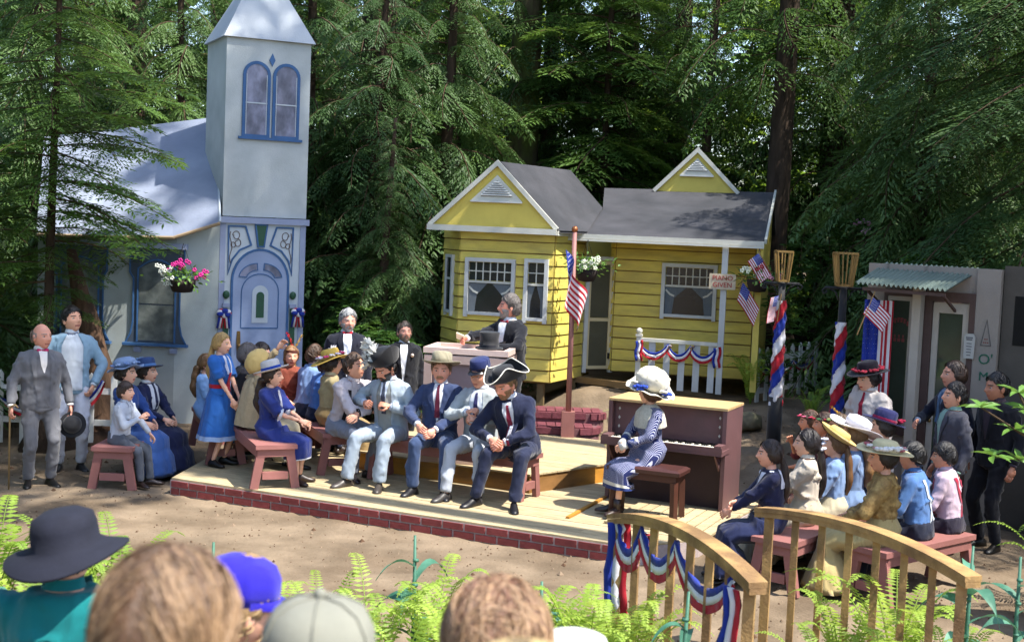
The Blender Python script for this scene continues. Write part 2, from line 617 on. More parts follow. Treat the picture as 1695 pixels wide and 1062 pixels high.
# corner boards
for u, n in ((.035, 0), (W_ - .035, 1)):
    MB().box((u, -.006, 1.4), (.075, .014, 2.74)).build('corner_board', LAV, ch)
MB().box((-.006, .05, 1.4), (.014, .09, 2.74)).build('corner_board', LAV, ch)
# door
A0 = arch(.17, .93, .12, 2.02, 18, .42)
d = plate(MB(), A0, 0, .012).build('door', LBLUE, ch)
ribbon2d(MB(), A0, .03, 0, .02).build('door_outline', BLUE, d)
ribbon2d(MB(), arch(.30, .80, 1.4, 1.88, 14, .24), .014, -.012, .006).build('panel_outline', BLUE, d)
ribbon2d(MB(), [(.30, 1.4), (.80, 1.4)], .014, -.012, .006).build('panel_outline', BLUE, d)
for s_ in (0, 1):
    a = np.linspace(.12, 1.5, 9)
    sg = -1 if s_ == 0 else 1
    pts = [(.55 + sg * (.03 + .26 * math.cos(t)), 2.06 + .2 * math.sin(t)) for t in a]
    pts += [(.55 + sg * (.03 + .16 * math.cos(t)), 2.06 + .11 * math.sin(t)) for t in a[::-1]]
    if sg < 0:
        pts = pts[::-1]
    f = plate(MB(), pts, -.012, .006).build('fanlight', MARB, d)
    ribbon2d(MB(), pts, .012, -.012, .01, True).build('outline', BLUE, f)
g_ = plate(MB(), arch(.445, .66, 1.47, 1.86), -.012, .008).build('window_surround', PALE, d)
plate(MB(), arch(.50, .605, 1.54, 1.83), -.02, .006).build('pane', GREENP, g_)
h_ = plate(MB(), [(.255, 1.08), (.295, 1.08), (.302, 1.22), (.295, 1.36), (.255, 1.36), (.248, 1.22)], -.012, .012).build('handle_plate', BRASS, d)
MB().sphere((.275, -.045, 1.17), .025).build('knob', BRASS, h_, True)
plate(MB(), [(.465, 2.77), (.625, 2.77), (.585, 2.48), (.505, 2.48)], 0, .022).build('keystone', GREENP, ch)
ribbon2d(MB(), [(.465, 2.77), (.625, 2.77), (.585, 2.48), (.505, 2.48)], .02, 0, .026, True).build('keystone_outline', BLUE, ch)
for sg in (-1, 1):
    c_ = .545
    pts = [(c_ + sg * .435, 2.74), (c_ + sg * .21, 2.74), (c_ + sg * .13, 2.5), (c_ + sg * .28, 2.43), (c_ + sg * .38, 2.3), (c_ + sg * .43, 2.12)]
    p_ = ribbon2d(MB(), pts, .022, 0, .016, True).build('spandrel_panel', BLUE, ch)
    m2 = MB()
    for (cx, cz, r0, t0, t1, rr_) in ((.33, 2.62, .05, 0, 6.5, .3), (.31, 2.52, .045, 1.5, 8, .35), (.37, 2.50, .035, 3, 9, .4)):
        q = [(c_ + sg * (cx + r0 * (1 - rr_ * (t - t0) / 6.5) * math.cos(t)), cz + r0 * (1 - rr_ * (t - t0) / 6.5) * math.sin(t) * 1.2) for t in np.linspace(t0, t1, 22)]
        ribbon2d(m2, q, .009, 0, .008)
    ribbon2d(m2, [(c_ + sg * (.40 + .015 * math.sin(t * 9)), 2.25 + t * .42) for t in np.linspace(0, 1, 14)], .008, 0, .0105)
    m2.build('scrollwork', M('scroll_brown', '#5a4a44', rough=.7), p_)
    f_ = plate(MB(), [(c_ + sg * .45 - .035, .2), (c_ + sg * .45 + .035, .2), (c_ + sg * .45 + .035, 1.66), (c_ + sg * .45 - .035, 1.66)], -.016, .02).build('side_post', GREENP, ch)
    MB().box((c_ + sg * .45, -.03, 1.70), (.095, .03, .05)).build('post_cap', LAV, f_)
    MB().sphere((c_ + sg * .45, -.03, 1.84), (.045, .03, .055), 12, 8).build('finial', GREENP, f_, True)
# ---- nave (still part of the church), described in world axes and turned into tower axes
_inv = (Matrix.Translation((-3.86, 17.4, 0)) @ Matrix.Rotation(R(26), 4, 'Z')).inverted()
def TW(p):
    return _inv @ Vector(p)
mb = MB()
wl = [(-6.2, 17.3), (-4.36, 17.15), (-3.86, 17.38), (-4.0, 18.2), (-6.2, 18.4)]
bot = [TW((x, y, 0)) for x, y in wl]
top = [TW((x, y, 2.62 if i != 2 else 2.78)) for i, (x, y) in enumerate(wl)]
mb.loft([bot, top])
mb.build('nave_wall', CANVAS, ch)
e1 = [(-6.15, 17.08, 2.55), (-5.2, 17.02, 2.56), (-4.36, 16.98, 2.585), (-3.79, 17.06, 2.79)]
r1 = [(-6.75, 19.0, 3.88), (-5.9, 19, 4.0), (-5.1, 19, 4.13), (-4.3, 19, 4.26)]
def lerp3(a, b, t):
    return tuple(a[i] + (b[i] - a[i]) * t for i in range(3))
rows_ = []
for k_ in range(9):
    t = k_ / 8
    rows_.append([TW(Vector(lerp3(a, b, t)) + Vector((0, 0, -.05 * math.sin(t * 3.14)))) for a, b in zip(e1, r1)])
mb = MB()
for i in range(8):
    for j in range(3):
        q = [rows_[i][j], rows_[i][j + 1], rows_[i + 1][j + 1], rows_[i + 1][j]]
        mb.add(q, [(0, 1, 2, 3)])
nr = len(mb.v)
me_ = mb.build('nave_roof', ROOFW, ch)
sol = MB()
sol.tube([TW(Vector(p) + Vector((0, -.005, -.02))) for p in e1], .022, 6)
sol.build('eave_trim', M('eave_timber', '#8f7b60', rough=.8), me_)
MB().tube([r[-1] for r in rows_], .016, 6).build('verge_trim', PALE, me_)
_bk = MB()
_bk.loft([[TW(p) for p in r1], [TW((p[0], p[1] + 2.2, p[2] - 1.3)) for p in r1]], False, False)
_bk.build('rear_roof', ROOFW, ch)
# nave windows: a raised blue frame with shoulders, marbled panes, a sill on corbels
DPANE = M('church_pane', '#4a5152', rough=.35, var=.35, scale=9, bump=.1, col2='#6a706e')
DBLUE = M('slate_blue_paint', '#434d5a', rough=.6, var=.15, scale=6, bump=.15)
def nave_window(x0):
    par = thing('tmp', 'x', 'x')
    bpy.data.objects.remove(par)
    yb = 17.15 - .0815 * (x0 + 4.36)
    om = Matrix.Translation((x0, yb - .004, 0)) @ Matrix.Rotation(-.0815, 4, 'Z')
    mloc = _inv @ om
    out = [(-.41, 1.17), (-.34, 1.3), (-.31, 1.45), (-.31, 2.02), (-.36, 2.1), (-.36, 2.42), (.36, 2.42), (.36, 2.1), (.31, 2.02), (.31, 1.45), (.34, 1.3), (.41, 1.17)]
    w = plate(MB(), out, 0, .022).build('window', DBLUE, ch)
    w.matrix_local = mloc
    for (z0, z1, top) in ((1.22, 1.68, 0), (1.70, 2.14, 1)):
        pts = [(-.235, z0), (-.235, z1)] + ([(-.235 + .47 * t, z1 + .1 * math.sin(t * 3.14)) for t in np.linspace(.1, .9, 7)] if top else []) + [(.235, z1), (.235, z0)]
        plate(MB(), pts[::-1], -.022, .006).build('pane', DPANE, w)
    ribbon2d(MB(), [(-.25, 1.2), (-.25, 2.15)] + [(-.25 + .5 * t, 2.15 + .12 * math.sin(t * 3.14)) for t in np.linspace(.05, .95, 9)] + [(.25, 2.15), (.25, 1.2)], .018, -.022, .016).build('inner_frame', BLUE, w)
    ribbon2d(MB(), out, .02, -.022, .01, True).build('outline', BLUE, w)
    MB().box((0, -.04, 1.17), (.86, .07, .035)).build('sill', BLUE, w)
    for u in (-.24, .24):
        MB().box((u, -.025, 1.1), (.09, .04, .07)).build('corbel', LAV, w)
    MB().box((0, -.05, 2.45), (.8, .09, .07)).build('cornice', LAV, w)
nave_window(-4.60)
nave_window(-5.62)

# ---------------------------------------------------------------- yellow house
YEL = M('yellow_siding', '#d3c05c', rough=.65, var=.16, scale=3, bump=.3, bscale=40, stretch=(1, 1, 4), rand=.07, col2='#bfac5a')
YELF = M('yellow_panel', '#cdb95a', rough=.65, var=.1, scale=3, bump=.15, bscale=40)
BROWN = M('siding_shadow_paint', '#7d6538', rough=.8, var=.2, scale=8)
SLATE = M('slate_roofing', '#38393d', rough=.85, var=.25, scale=2.2, bump=.5, bscale=90, col2='#434347', spec=.2)
HGLASS = glass('dark_window_glass', '#1d2126', .12)
CURT = M('grey_curtain', '#5f666c', rough=.9, var=.25, scale=20, stretch=(6, 6, .5))
SCREEN = M('door_screen', '#4e4b3a', rough=.7, var=.15, scale=4, bump=.3, bscale=400)
CREAM = M('cream_wood', '#c4b48c', rough=.65, var=.12, scale=4, bump=.15)
hs = thing('house', 'small yellow clapboard house with slate roof and bay window', 'house', (1.42, 18.3, 0), R(-13))
def siding(p0, p1, z0, z1, rowh, seed=0, zcut=None):
    """boards between plan points, front on the right-hand side of p0->p1"""
    p0, p1 = Vector((*p0, 0)), Vector((*p1, 0))
    d = p1 - p0
    L = d.length
    ang = math.atan2(d.y, d.x)
    m = MB()
    m.prism([(0, 0), (L, 0), (L, .06), (0, .06)], (0, 0, z0), (1, 0, 0), (0, 1, 0), (0, 0, z1 - z0))
    bk = m.build('wall_backing', BROWN, hs, loc=p0, rz=ang)
    n = int(round((z1 - z0) / rowh))
    h = (z1 - z0) / n
    rr2 = random.Random(seed)
    for i in range(n):
        zb = i * h
        k = max(3, int(L / .16))
        gap = [rr2.uniform(.004, .018) for _ in range(k + 1)]
        rings_ = []
        for j in range(k + 1):
            x = L * j / k
            w = gap[j] * .45 + gap[max(j - 1, 0)] * .3 + .008
            rings_.append([(x, -.022, zb + w), (x, -.0215, zb + w + .008), (x, -.009, zb + h - .001), (x, -.001, zb + h - .001), (x, -.001, zb + w)])
        MB().loft(rings_).build('siding_board', YEL, bk, loc=(0, 0, z0))
    return bk
siding((-.02, 0), (1.86, 0), .95, 2.8, .152, 1)
siding((-1.92, -1.17), (-.66, -1.17), .86, 2.84, .152, 2)
siding((-.655, -1.165), (-.42, -.2), .86, 2.84, .152, 3)
siding((-2.3, -.62), (-1.925, -1.165), .86, 2.84, .152, 4)
siding((-.1, .09), (-.03, .005), .95, 2.8, .152, 5)
mb = MB()
mb.box((1.95, .45, 1.85), (.08, 2.4, 1.95))
mb.prism([(-.75, 2.8), (1.7, 3.5), (1.7, 2.8)], (1.92, 0, 0), (0, 1, 0), (0, 0, 1), (.07, 0, 0))
mb.build('side_wall', YELF, hs)
MB().box((1.90, -.02, 1.87), (.05, .05, 1.86)).build('corner_board', OFFW, hs)
# dark underside of the bay and its timber piers
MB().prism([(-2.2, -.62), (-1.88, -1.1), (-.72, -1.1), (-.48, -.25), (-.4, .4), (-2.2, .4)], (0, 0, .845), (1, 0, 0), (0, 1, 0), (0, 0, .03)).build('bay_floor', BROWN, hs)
for (u, v) in ((-.78, -1.08), (-1.75, -1.05), (-.5, -.3)):
    MB().box((u, v, .6), (.09, .09, .5)).build('pier', M('pier_timber', '#6b5a3c', rough=.85, var=.2), hs)
# rear walls close the volume
MB().prism([(-2.3, -.62), (-2.3, 1.6), (1.9, 1.75), (1.9, 1.68), (-2.22, 1.52), (-2.22, -.6)], (0, 0, .9), (1, 0, 0), (0, 1, 0), (0, 0, 1.95)).build('rear_wall', YELF, hs)

def house_window(u0, u1, z0, z1, v, cols, rows, wall_rot=None, origin=None, ties=True, frame=.05):
    W2 = MB()
    t = .035
    for (a, b, c, d_) in ((u0 - frame, u0, z0 - .07, z1 + frame), (u1, u1 + frame, z0 - .07, z1 + frame), (u0, u1, z1, z1 + frame), (u0, u1, z0 - .04, z0)):
        W2.box(((a + b) / 2, v - t / 2 - .02, (c + d_) / 2), (b - a, t + .03, d_ - c))
    w = W2.build('window', OFFW, hs)
    zs = z0 + (z1 - z0) * .6
    MB().box(((u0 + u1) / 2, v - .032, zs), (u1 - u0, .03, .028)).build('sash_rail', WHITE, w)
    MB().box(((u0 + u1) / 2, v - .022, (z0 + zs - .014) / 2), (u1 - u0, .006, zs - .014 - z0)).build('pane', HGLASS, w)
    cw, chh = (u1 - u0) / cols, (z1 - zs - .014) / rows
    pm = MB().box((0, 0, 0), (cw - .016, .006, chh - .016)).mesh('pane', HGLASS)
    for i in range(cols):
        for j in range(rows):
            link('pane', pm, w, (u0 + cw * (i + .5), v - .022, zs + .014 + chh * (j + .5)))
    g = MB()
    for i in range(1, cols):
        g.box((u0 + cw * i, v - .029, (zs + z1) / 2 + .007), (.014, .014, z1 - zs - .014))
    for j in range(1, rows):
        g.box(((u0 + u1) / 2, v - .0295, zs + .014 + chh * j), (u1 - u0, .012, .014))
    g.build('muntin_bars', WHITE, w)
    c_ = MB()
    for sg in (-1, 1):
        e = u0 if sg < 0 else u1
        pts = [(e - sg * .004, z0 + .006), (e - sg * .004, zs - .02), (e - sg * (u1 - u0) * .44, zs - .02), (e - sg * (u1 - u0) * .2, z0 + .22), (e - sg * (u1 - u0) * .16, z0 + .006)]
        plate(c_, pts if sg > 0 else pts[::-1], v - .0262, .004)
    c_.build('curtain', CURT, w)
    if ties:
        t_ = MB()
        for sg in (-1, 1):
            e = u0 if sg < 0 else u1
            ribbon2d(t_, [(e - sg * .01, z0 + .33), (e - sg * .07, z0 + .27), (e - sg * .13, z0 + .245)], .024, v - .03, .006)
        t_.build('curtain_tie', WHITE, w)
    return w
house_window(.67, 1.32, 1.79, 2.43, 0, 7, 2)
house_window(-1.79, -1.21, 1.75, 2.41, -1.17, 6, 2)
house_window(-.99, -.77, 1.71, 2.43, -1.17, 2, 2, ties=False)
# narrow window on the left face of the bay
w_ = MB()
wdir = Vector((.375, -.545, 0)).normalized()
wn = Vector((wdir.y, -wdir.x, 0))
c0 = Vector((-2.11, -.90, 0)) + wn * .03
for du, wd in ((-.12, .04), (.12, .04)):
    w_.beam(c0 + wdir * du + Vector((0, 0, 1.66)), c0 + wdir * du + Vector((0, 0, 2.48)), .045, .045, up=wn)
w_.beam(c0 - wdir * .1 + Vector((0, 0, 2.46)), c0 + wdir * .1 + Vector((0, 0, 2.46)), .04, .045, up=wn)
w_.beam(c0 - wdir * .1 + Vector((0, 0, 1.72)), c0 + wdir * .1 + Vector((0, 0, 1.72)), .04, .045, up=wn)
w_.beam(c0 - wdir * .1 + Vector((0, 0, 2.16)), c0 + wdir * .1 + Vector((0, 0, 2.16)), .03, .02, up=wn)
w_ = w_.build('window', OFFW, hs)
m2 = MB()
m2.beam(c0 + Vector((0, 0, 1.74)), c0 + Vector((0, 0, 2.44)), .2, .012, up=wn)
m2.build('pane', HGLASS, w_)
# screen door, set at an angle in the corner
da, db = Vector((-.40, -.17, 0)), Vector((-.07, .075, 0))
dd = (db - da).normalized()
dn = Vector((dd.y, -dd.x, 0))
m2 = MB()
for p in (da + dd * .0, db):
    m2.beam(p + dn * .03 + Vector((0, 0, .93)), p + dn * .03 + Vector((0, 0, 2.52)), .055, .06, up=dn)
m2.beam(da + dn * .032 + Vector((0, 0, 2.50)), db + dn * .032 + Vector((0, 0, 2.50)), .05, .058, up=dn)
fr = m2.build('door_frame', OFFW, hs)
m2 = MB()
ia, ib = da + dd * .045 + dn * .028, db - dd * .045 + dn * .028
for p in (ia, ib):
    m2.beam(p + Vector((0, 0, .98)), p + Vector((0, 0, 2.46)), .035, .03, up=dn)
for z in (1.0, 1.66, 2.44):
    m2.beam(ia + dd * .018 + Vector((0, 0, z)), ib - dd * .018 + Vector((0, 0, z)), .045, .028, up=dn)
dr = m2.build('screen_door', CREAM, hs)
for z0, z1 in ((1.02, 1.64), (1.69, 2.42)):
    m2 = MB()
    cc = (ia + ib) / 2
    m2.beam(cc + Vector((0, 0, z0)), cc + Vector((0, 0, z1)), (ib - ia).length - .02, .008, up=dn)
    m2.build('screen', SCREEN, dr)
m2 = MB()
m2.beam(ib - dd * .0 + dn * .03 + Vector((0, 0, 1.12)), ib + dn * .03 + Vector((0, 0, 1.2)), .02, .03, up=dn)
m2.build('hinge', M('hinge_metal', '#2a2826', rough=.5), dr)
# porch slab edge, post, railing
MB().prism([(-.5, -.32), (.5, -.75), (.55, -.68), (-.42, -.2)], (0, 0, .80), (1, 0, 0), (0, 1, 0), (0, 0, .08)).build('porch_edge', M('porch_timber', '#7c6443', rough=.85, var=.2), hs)
MB().box((1.51, -.72, 1.8), (.075, .075, 1.96)).build('porch_post', OFFW, hs)
rl = MB().beam((.46, -.72, 1.475), (1.47, -.72, 1.465), .07, .045).build('porch_rail', WHITE, hs)
np_ = MB()
np_.box((.44, -.72, 1.2), (.06, .06, .62))
np_.box((.44, -.72, 1.53), (.085, .085, .03))
np_.sphere((.44, -.72, 1.585), .042)
np_.build('newel_post', WHITE, hs)
for i in range(5):
    MB().box((.62 + i * .195, -.72, 1.14), (.085, .025, .62)).build('baluster', OFFW, hs)
# roofs
def slab(m, pts, th):
    P = [Vector(p) for p in pts]
    n = (P[1] - P[0]).cross(P[2] - P[0]).normalized()
    if n.z < 0:
        P = P[::-1]
        n = -n
    m.loft([[p - n * th for p in P], P])
    return m
A_ = (-1.42, -1.38, 3.72)
GL, GR = (-2.33, -1.38, 2.86), (-.6, -1.38, 2.86)
RB, VL = (-.83, .6, 3.72), (-.31, .4, 3.20)
mb = MB()
mb.add([A_, GR, (-.31, -.75, 2.86), VL, RB], [(0, 1, 3, 4), (1, 2, 3)])
mb.add([A_, GL, (-1.75, .6, 2.9), RB], [(0, 3, 2, 1)])
mb.add([(p[0], p[1], p[2] - .03) for p in (A_, GR, (-.31, -.75, 2.86), VL, RB)], [(4, 3, 1, 0), (3, 2, 1)])
mb.build('bay_roof', SLATE, hs)
mb = MB()
slab(mb, [(-.55, -.76, 2.83), (2.0, -.76, 2.83), (2.0, 1.7, 3.54), (-.51, 1.7, 3.52), (-.31, .4, 3.18)], .03)
mb.build('porch_roof', SLATE, hs)
mb = MB()
slab(mb, [(-.5, 1.72, 3.52), (2.0, 1.72, 3.54), (2.0, 3.6, 2.7), (-.5, 3.6, 2.7)], .03)
mb.build('rear_roof', SLATE, hs)
mb = MB()
mb.beam((-2.33, -1.395, 2.84), (-.6, -1.395, 2.835), .03, .075)
mb.beam((-.6, -1.37, 2.825), (-.55, -.80, 2.815), .03, .06)
mb.beam((-.56, -.795, 2.80), (2.0, -.795, 2.80), .04, .06)
mb.beam((-.56, -.80, 2.752), (2.0, -.80, 2.752), .05, .03)
mb.build('fascia', WHITE, hs)
mb = MB()
mb.beam((2.015, -.78, 2.83), (2.015, 1.7, 3.55), .03, .06)
mb.build('rake_board', WHITE, hs)
def gable(ap, l, r, v, slats, name='gable'):
    g = plate(MB(), [(l[0], l[1]), (r[0], r[1]), (ap[0], ap[1])], v + .05, .05).build(name, YELF, hs)
    m_ = MB()
    ribbon2d(m_, [(l[0] - .03, l[1] - .0), (ap[0], ap[1] + .02), (r[0] + .03, r[1] - .0)], .055, v - .005, .045)
    m_.build('rake_board', WHITE, g)
    s_ = (ap[1] - l[1])
    z0, z1 = l[1] + s_ * .42, ap[1] - s_ * .17
    k = (r[0] - l[0]) / 2 / s_
    hw = (z1 - z0) * k
    cx = ap[0]
    vent = plate(MB(), [(cx - hw, z0), (cx + hw, z0), (cx, z1)], v - .002, .02).build('vent', WHITE, g)
    plate(MB(), [(cx - hw * .62, z0 + .055), (cx + hw * .62, z0 + .055), (cx, z0 + .055 + (z1 - z0) * .62)], v - .0225, .003).build('opening', DARK, vent)
    for i in range(slats):
        z = z0 + .06 + (z1 - z0) * .58 * i / slats
        w2 = (hw * .62) * (1 - (z - z0 - .055) / ((z1 - z0) * .62))
        if w2 > .01:
            MB().beam((cx - w2, v - .034, z + .012), (cx + w2, v - .034, z + .012), .022, .014, up=(0, -.6, .8)).build('slat', OFFW, vent)
    MB().beam((cx - hw * 1.02, v - .03, z0 - .012), (cx + hw * 1.02, v - .03, z0 - .012), .03, .022).build('vent_sill', OFFW, vent)
gable((-1.42, 3.68), (-2.28, 2.87), (-.63, 2.87), -1.33, 7)
gable((.87, 4.10), (.28, 3.50), (1.46, 3.50), 1.6, 6, 'rear_gable')
mb = MB()
mb.add([(.87, 1.56, 4.13), (.22, 1.56, 3.48), (.22, 3.2, 3.3), (.87, 3.2, 4.13)], [(0, 3, 2, 1)])
mb.add([(.87, 1.56, 4.13), (1.52, 1.56, 3.48), (1.52, 3.2, 3.3), (.87, 3.2, 4.13)], [(0, 1, 2, 3)])
mb.build('dormer_roof', SLATE, hs)
# lettered sign hung on the porch post
sg_ = thing('lettered_sign', 'cream board with red letters PIANO GIVEN on the porch post', 'sign', (2.70, 17.2, 2.2), R(-13))
MB().box((0, 0, .09), (.34, .018, .2)).build('board', M('cream_board', '#b9ac94', rough=.7, var=.1), sg_)
RED = M('red_lettering', '#9c2a2c', rough=.6, var=.1)
text_part('PIANO', .088, RED, sg_, 'lettering', (0, -.0135, .108))
text_part('GIVEN', .088, RED, sg_, 'lettering', (0, -.0135, .018))

# ---------------------------------------------------------------- shop on the right
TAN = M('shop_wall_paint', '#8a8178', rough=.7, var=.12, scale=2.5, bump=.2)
SBRN = M('shop_brown_trim', '#4d3b36', rough=.6, var=.15, scale=5)
SCRM = M('shop_cream_trim', '#a89f93', rough=.6, var=.1, scale=4)
SGLS = glass('shop_glass', '#3c4539', .1)
sp = thing('shop', 'small grey shop front under a corrugated awning with brown trimmed door', 'shop', (4.28, 13.9, 0), R(-35))
mb = MB()
mb.box((-.51, .12, 1.33), (.22, .1, 2.66))
mb.box((-.2, .12, .42), (.44, .1, .84))
mb.box((-.2, .12, 2.52), (.44, .1, .28))
mb.box((.28, .12, 2.52), (.6, .1, .28))
mb.box((.66, .11, 1.33), (.24, .14, 2.66))
mb.build('wall', TAN, sp)
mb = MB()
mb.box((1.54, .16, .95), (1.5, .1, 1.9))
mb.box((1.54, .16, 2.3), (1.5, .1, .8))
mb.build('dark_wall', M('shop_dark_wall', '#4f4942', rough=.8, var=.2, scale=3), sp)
mb = MB()
mb.box((0, .9, 1.33), (.06, 1.5, 2.6))
mb.box((.9, 1.7, 1.3), (3, .1, 2.6))
mb.box((-.6, .95, 1.3), (.08, 1.6, 2.6))
mb.build('rear_walls', SBRN, sp)
MB().box((-.03, -.02, 1.3), (.09, .14, 2.5)).build('post', SCRM, sp)
wn_ = MB()
for (a, b, z0, z1) in ((-.42, -.385, .85, 2.4), (-.115, -.08, .85, 2.4), (-.385, -.115, 2.33, 2.4), (-.385, -.115, .85, .95)):
    wn_.box(((a + b) / 2, .06, (z0 + z1) / 2), (b - a, .05, z1 - z0))
wn_ = wn_.build('shop_window', SBRN, sp)
i_ = MB()
for (a, b, z0, z1) in ((-.383, -.355, .95, 2.325), (-.145, -.117, .95, 2.325), (-.355, -.145, 2.28, 2.325), (-.355, -.145, .95, 1.0)):
    i_.box(((a + b) / 2, .065, (z0 + z1) / 2), (b - a, .04, z1 - z0))
i_.build('inner_frame', SCRM, wn_)
MB().box((-.25, .085, 1.64), (.21, .01, 1.28)).build('pane', SGLS, wn_)
RL = M('faded_red_lettering', '#7c3a38', rough=.6, var=.2)
l_ = MB()
for i in range(6):
    t = (i - 2.5) / 2.5
    z = 2.04 + .035 * (1 - t * t)
    x = -.25 + t * .085
    l_.box((x, .077, z), (.02, .004, .05))
    l_.box((x + .009, .0765, z + .015), (.02, .004, .014))
l_.build('lettering', RL, wn_)
l_ = MB()
for i in range(3):
    x = -.25 + (i - 1) * .045
    l_.box((x, .077, 1.86), (.03, .004, .035))
    l_.box((x, .0765, 1.9), (.016, .004, .03))
l_.build('lettering', RL, wn_)
dm = MB()
for (a, b, z0, z1) in ((.02, .10, .0, 2.4), (.48, .54, .0, 2.4), (.10, .48, 2.3, 2.4)):
    dm.box(((a + b) / 2, .06, (z0 + z1) / 2), (b - a, .06, z1 - z0))
dm.build('door_frame', SBRN, sp)
dm = MB()
for (a, b, z0, z1) in ((.105, .165, .05, 2.29), (.415, .475, .05, 2.29), (.165, .415, 2.18, 2.29), (.165, .415, .05, .5)):
    dm.box(((a + b) / 2, .075, (z0 + z1) / 2), (b - a, .04, z1 - z0))
dm = dm.build('shop_door', SCRM, sp)
MB().box((.29, .09, 1.34), (.25, .01, 1.68)).build('pane', SGLS, dm)
MB().sphere((.14, .035, 1.05), .022).build('knob', BRASS, dm, True)
nt_ = MB().prism([(-.05, -.125), (.05, -.125), (.055, .1), (.035, .13), (-.035, .13), (-.055, .1)], (.51, .0, 1.86), (1, 0, 0), (0, 0, 1), (0, .02, 0)).build('notice', M('notice_paper', '#a8a6a0', rough=.8, var=.06), sp)
l_ = MB()
for i, (w, z) in enumerate(((.07, 1.95), (.06, 1.93), (.05, 1.89), (.055, 1.86), (.045, 1.83), (.05, 1.80), (.04, 1.77))):
    l_.box((.51, -.0012, z), (w, .002, .009 if i > 1 else .014))
l_.build('print_lines', M('faded_ink', '#5c5c60', rough=.8), nt_)
tri = [(.615, 1.88), (.715, 1.88), (.665, 2.14)]
ts = ribbon2d(MB(), tri, .008, .04, .006, True).build('triangle_sign', M('thin_grey_line', '#5a5654', rough=.7), sp)
l_ = MB()
for r_, z in ((3, 1.91), (2, 1.945)):
    for i in range(r_):
        l_.box((.665 + (i - (r_ - 1) / 2) * .02, .037, z), (.012, .003, .012))
l_.build('lettering', RL, ts)
GRL = M('green_lettering', '#1f5a45', rough=.5)
text_part('O', .15, GRL, sp, 'lettering', (.660, .036, 1.69))
text_part("'", .15, GRL, sp, 'lettering', (.735, .036, 1.69))
text_part('M', .13, GRL, sp, 'lettering', (.665, .036, 1.52))
# corrugated awning
NW = 19
rows2 = []
for k_ in range(2):
    pts = []
    for i in range(NW * 6 + 1):
        t = i / (NW * 6)
        zz = .015 * math.sin(2 * math.pi * i / 6)
        if k_ == 0:
            pts.append((-.57 + .95 * t, -.45, 2.455 - .02 * t + zz))
        else:
            pts.append((-.51 + 1.02 * t, .28, 2.665 - .01 * t + zz))
    rows2.append(pts)
mb = MB()
mb.loft(rows2, False, False)
mb.loft([[(p[0], p[1], p[2] - .004) for p in rows2[1]], [(p[0], p[1], p[2] - .004) for p in rows2[0]]], False, False)
mb.build('corrugated_awning', M('galvanised_green', '#6c7a72', rough=.45, var=.18, scale=3, bump=.1, metal=.25), sp)
m2 = MB()
m2.beam((-.5, -.40, 2.40), (.36, -.40, 2.385), .03, .035)
for u in (-.45, .33):
    m2.beam((u, -.4, 2.385), (u, .08, 2.2), .025, .025)
m2.build('awning_bracket', SBRN, sp)
m2 = MB()
m2.box((1.22, .12, 2.15), (.62, .03, .5))
m2.build('dark_opening', DARK, sp)
SHADE_TREES = [(4.75, 9.7, 'high', 1.15), (5.9, 12.9, 'high', 1.2), (9.6, 11.0, 'tall2', 1.1), (9.5, 14.0, 'tall', 1.15), (12, 16, 'tall', 1), (-9, 14, 'tall2', 1.0), (-8, 8, 'tall', 1), (-9, 2, 'tall2', 1.0), (-3, -6, 'tall', 1), (3, -9, 'tall2', 1)]
# ================================================================ props
FR_, FW_, FB_ = cloth('#a3202c'), cloth('#d2d0d4'), cloth('#22348a')
def bench(label, cx, cy, ang, L, w=.38, h=.45, z=.17, group='mauve trestle benches'):
    """ang: direction of the long axis in degrees"""
    t = thing('bench', label, 'bench', (cx, cy, z), R(ang), group)
    MB().box((0, 0, h - .022), (L, w, .044)).build('seat', MAUVE, t)
    m = MB()
    m.box((0, -w / 2 + .03, h - .085), (L - .1, .03, .08))
    m.box((0, w / 2 - .03, h - .085), (L - .1, .03, .08))
    m.build('apron', MAUVE, t)
    for sx in (-1, 1):
        x = sx * (L / 2 - .06)
        for sy in (-1, 1):
            MB().beam((x, sy * (w / 2 - .07), h - .046), (x, sy * (w / 2 + .0), .002), .05, .085, up=(0, 1, 0)).build('leg', MAUVE, t)
        MB().box((x + sx * .003, 0, h - .085), (.052, w - .05, .075)).build('end_rail', MAUVE, t)
        MB().box((x, 0, .135), (.044, w - .16, .075)).build('stretcher', MAUVE, t)
    return t
bench('short mauve bench under the seated boy beside the church', -4.07, 14.3, 90, 1.5, .42, z=0)
bench('mauve bench under the girl in navy at the front of the stage', -2.62, 13.95, 112, 1.75, .42)
bench('mauve bench under the young man in suspenders', -2.1, 14.82, 112, 1.75)
bench('mauve bench under the four men facing the audience', -.55, 13.62, -28, 1.9, .36)
bench('low mauve bench behind the standing girl in blue', -3.3, 14.95, 112, 1.4, .36)
bench('mauve bench under the girls on the right, nearest the bridge', 2.72, 11.32, 52, 1.75, z=0)
bench('mauve bench under the woman in gold and the boys', 3.40, 10.88, 40, 1.3, z=0)
bench('mauve bench behind the girls under the small flowered children', 3.3, 12.55, 115, 1.5, z=0)

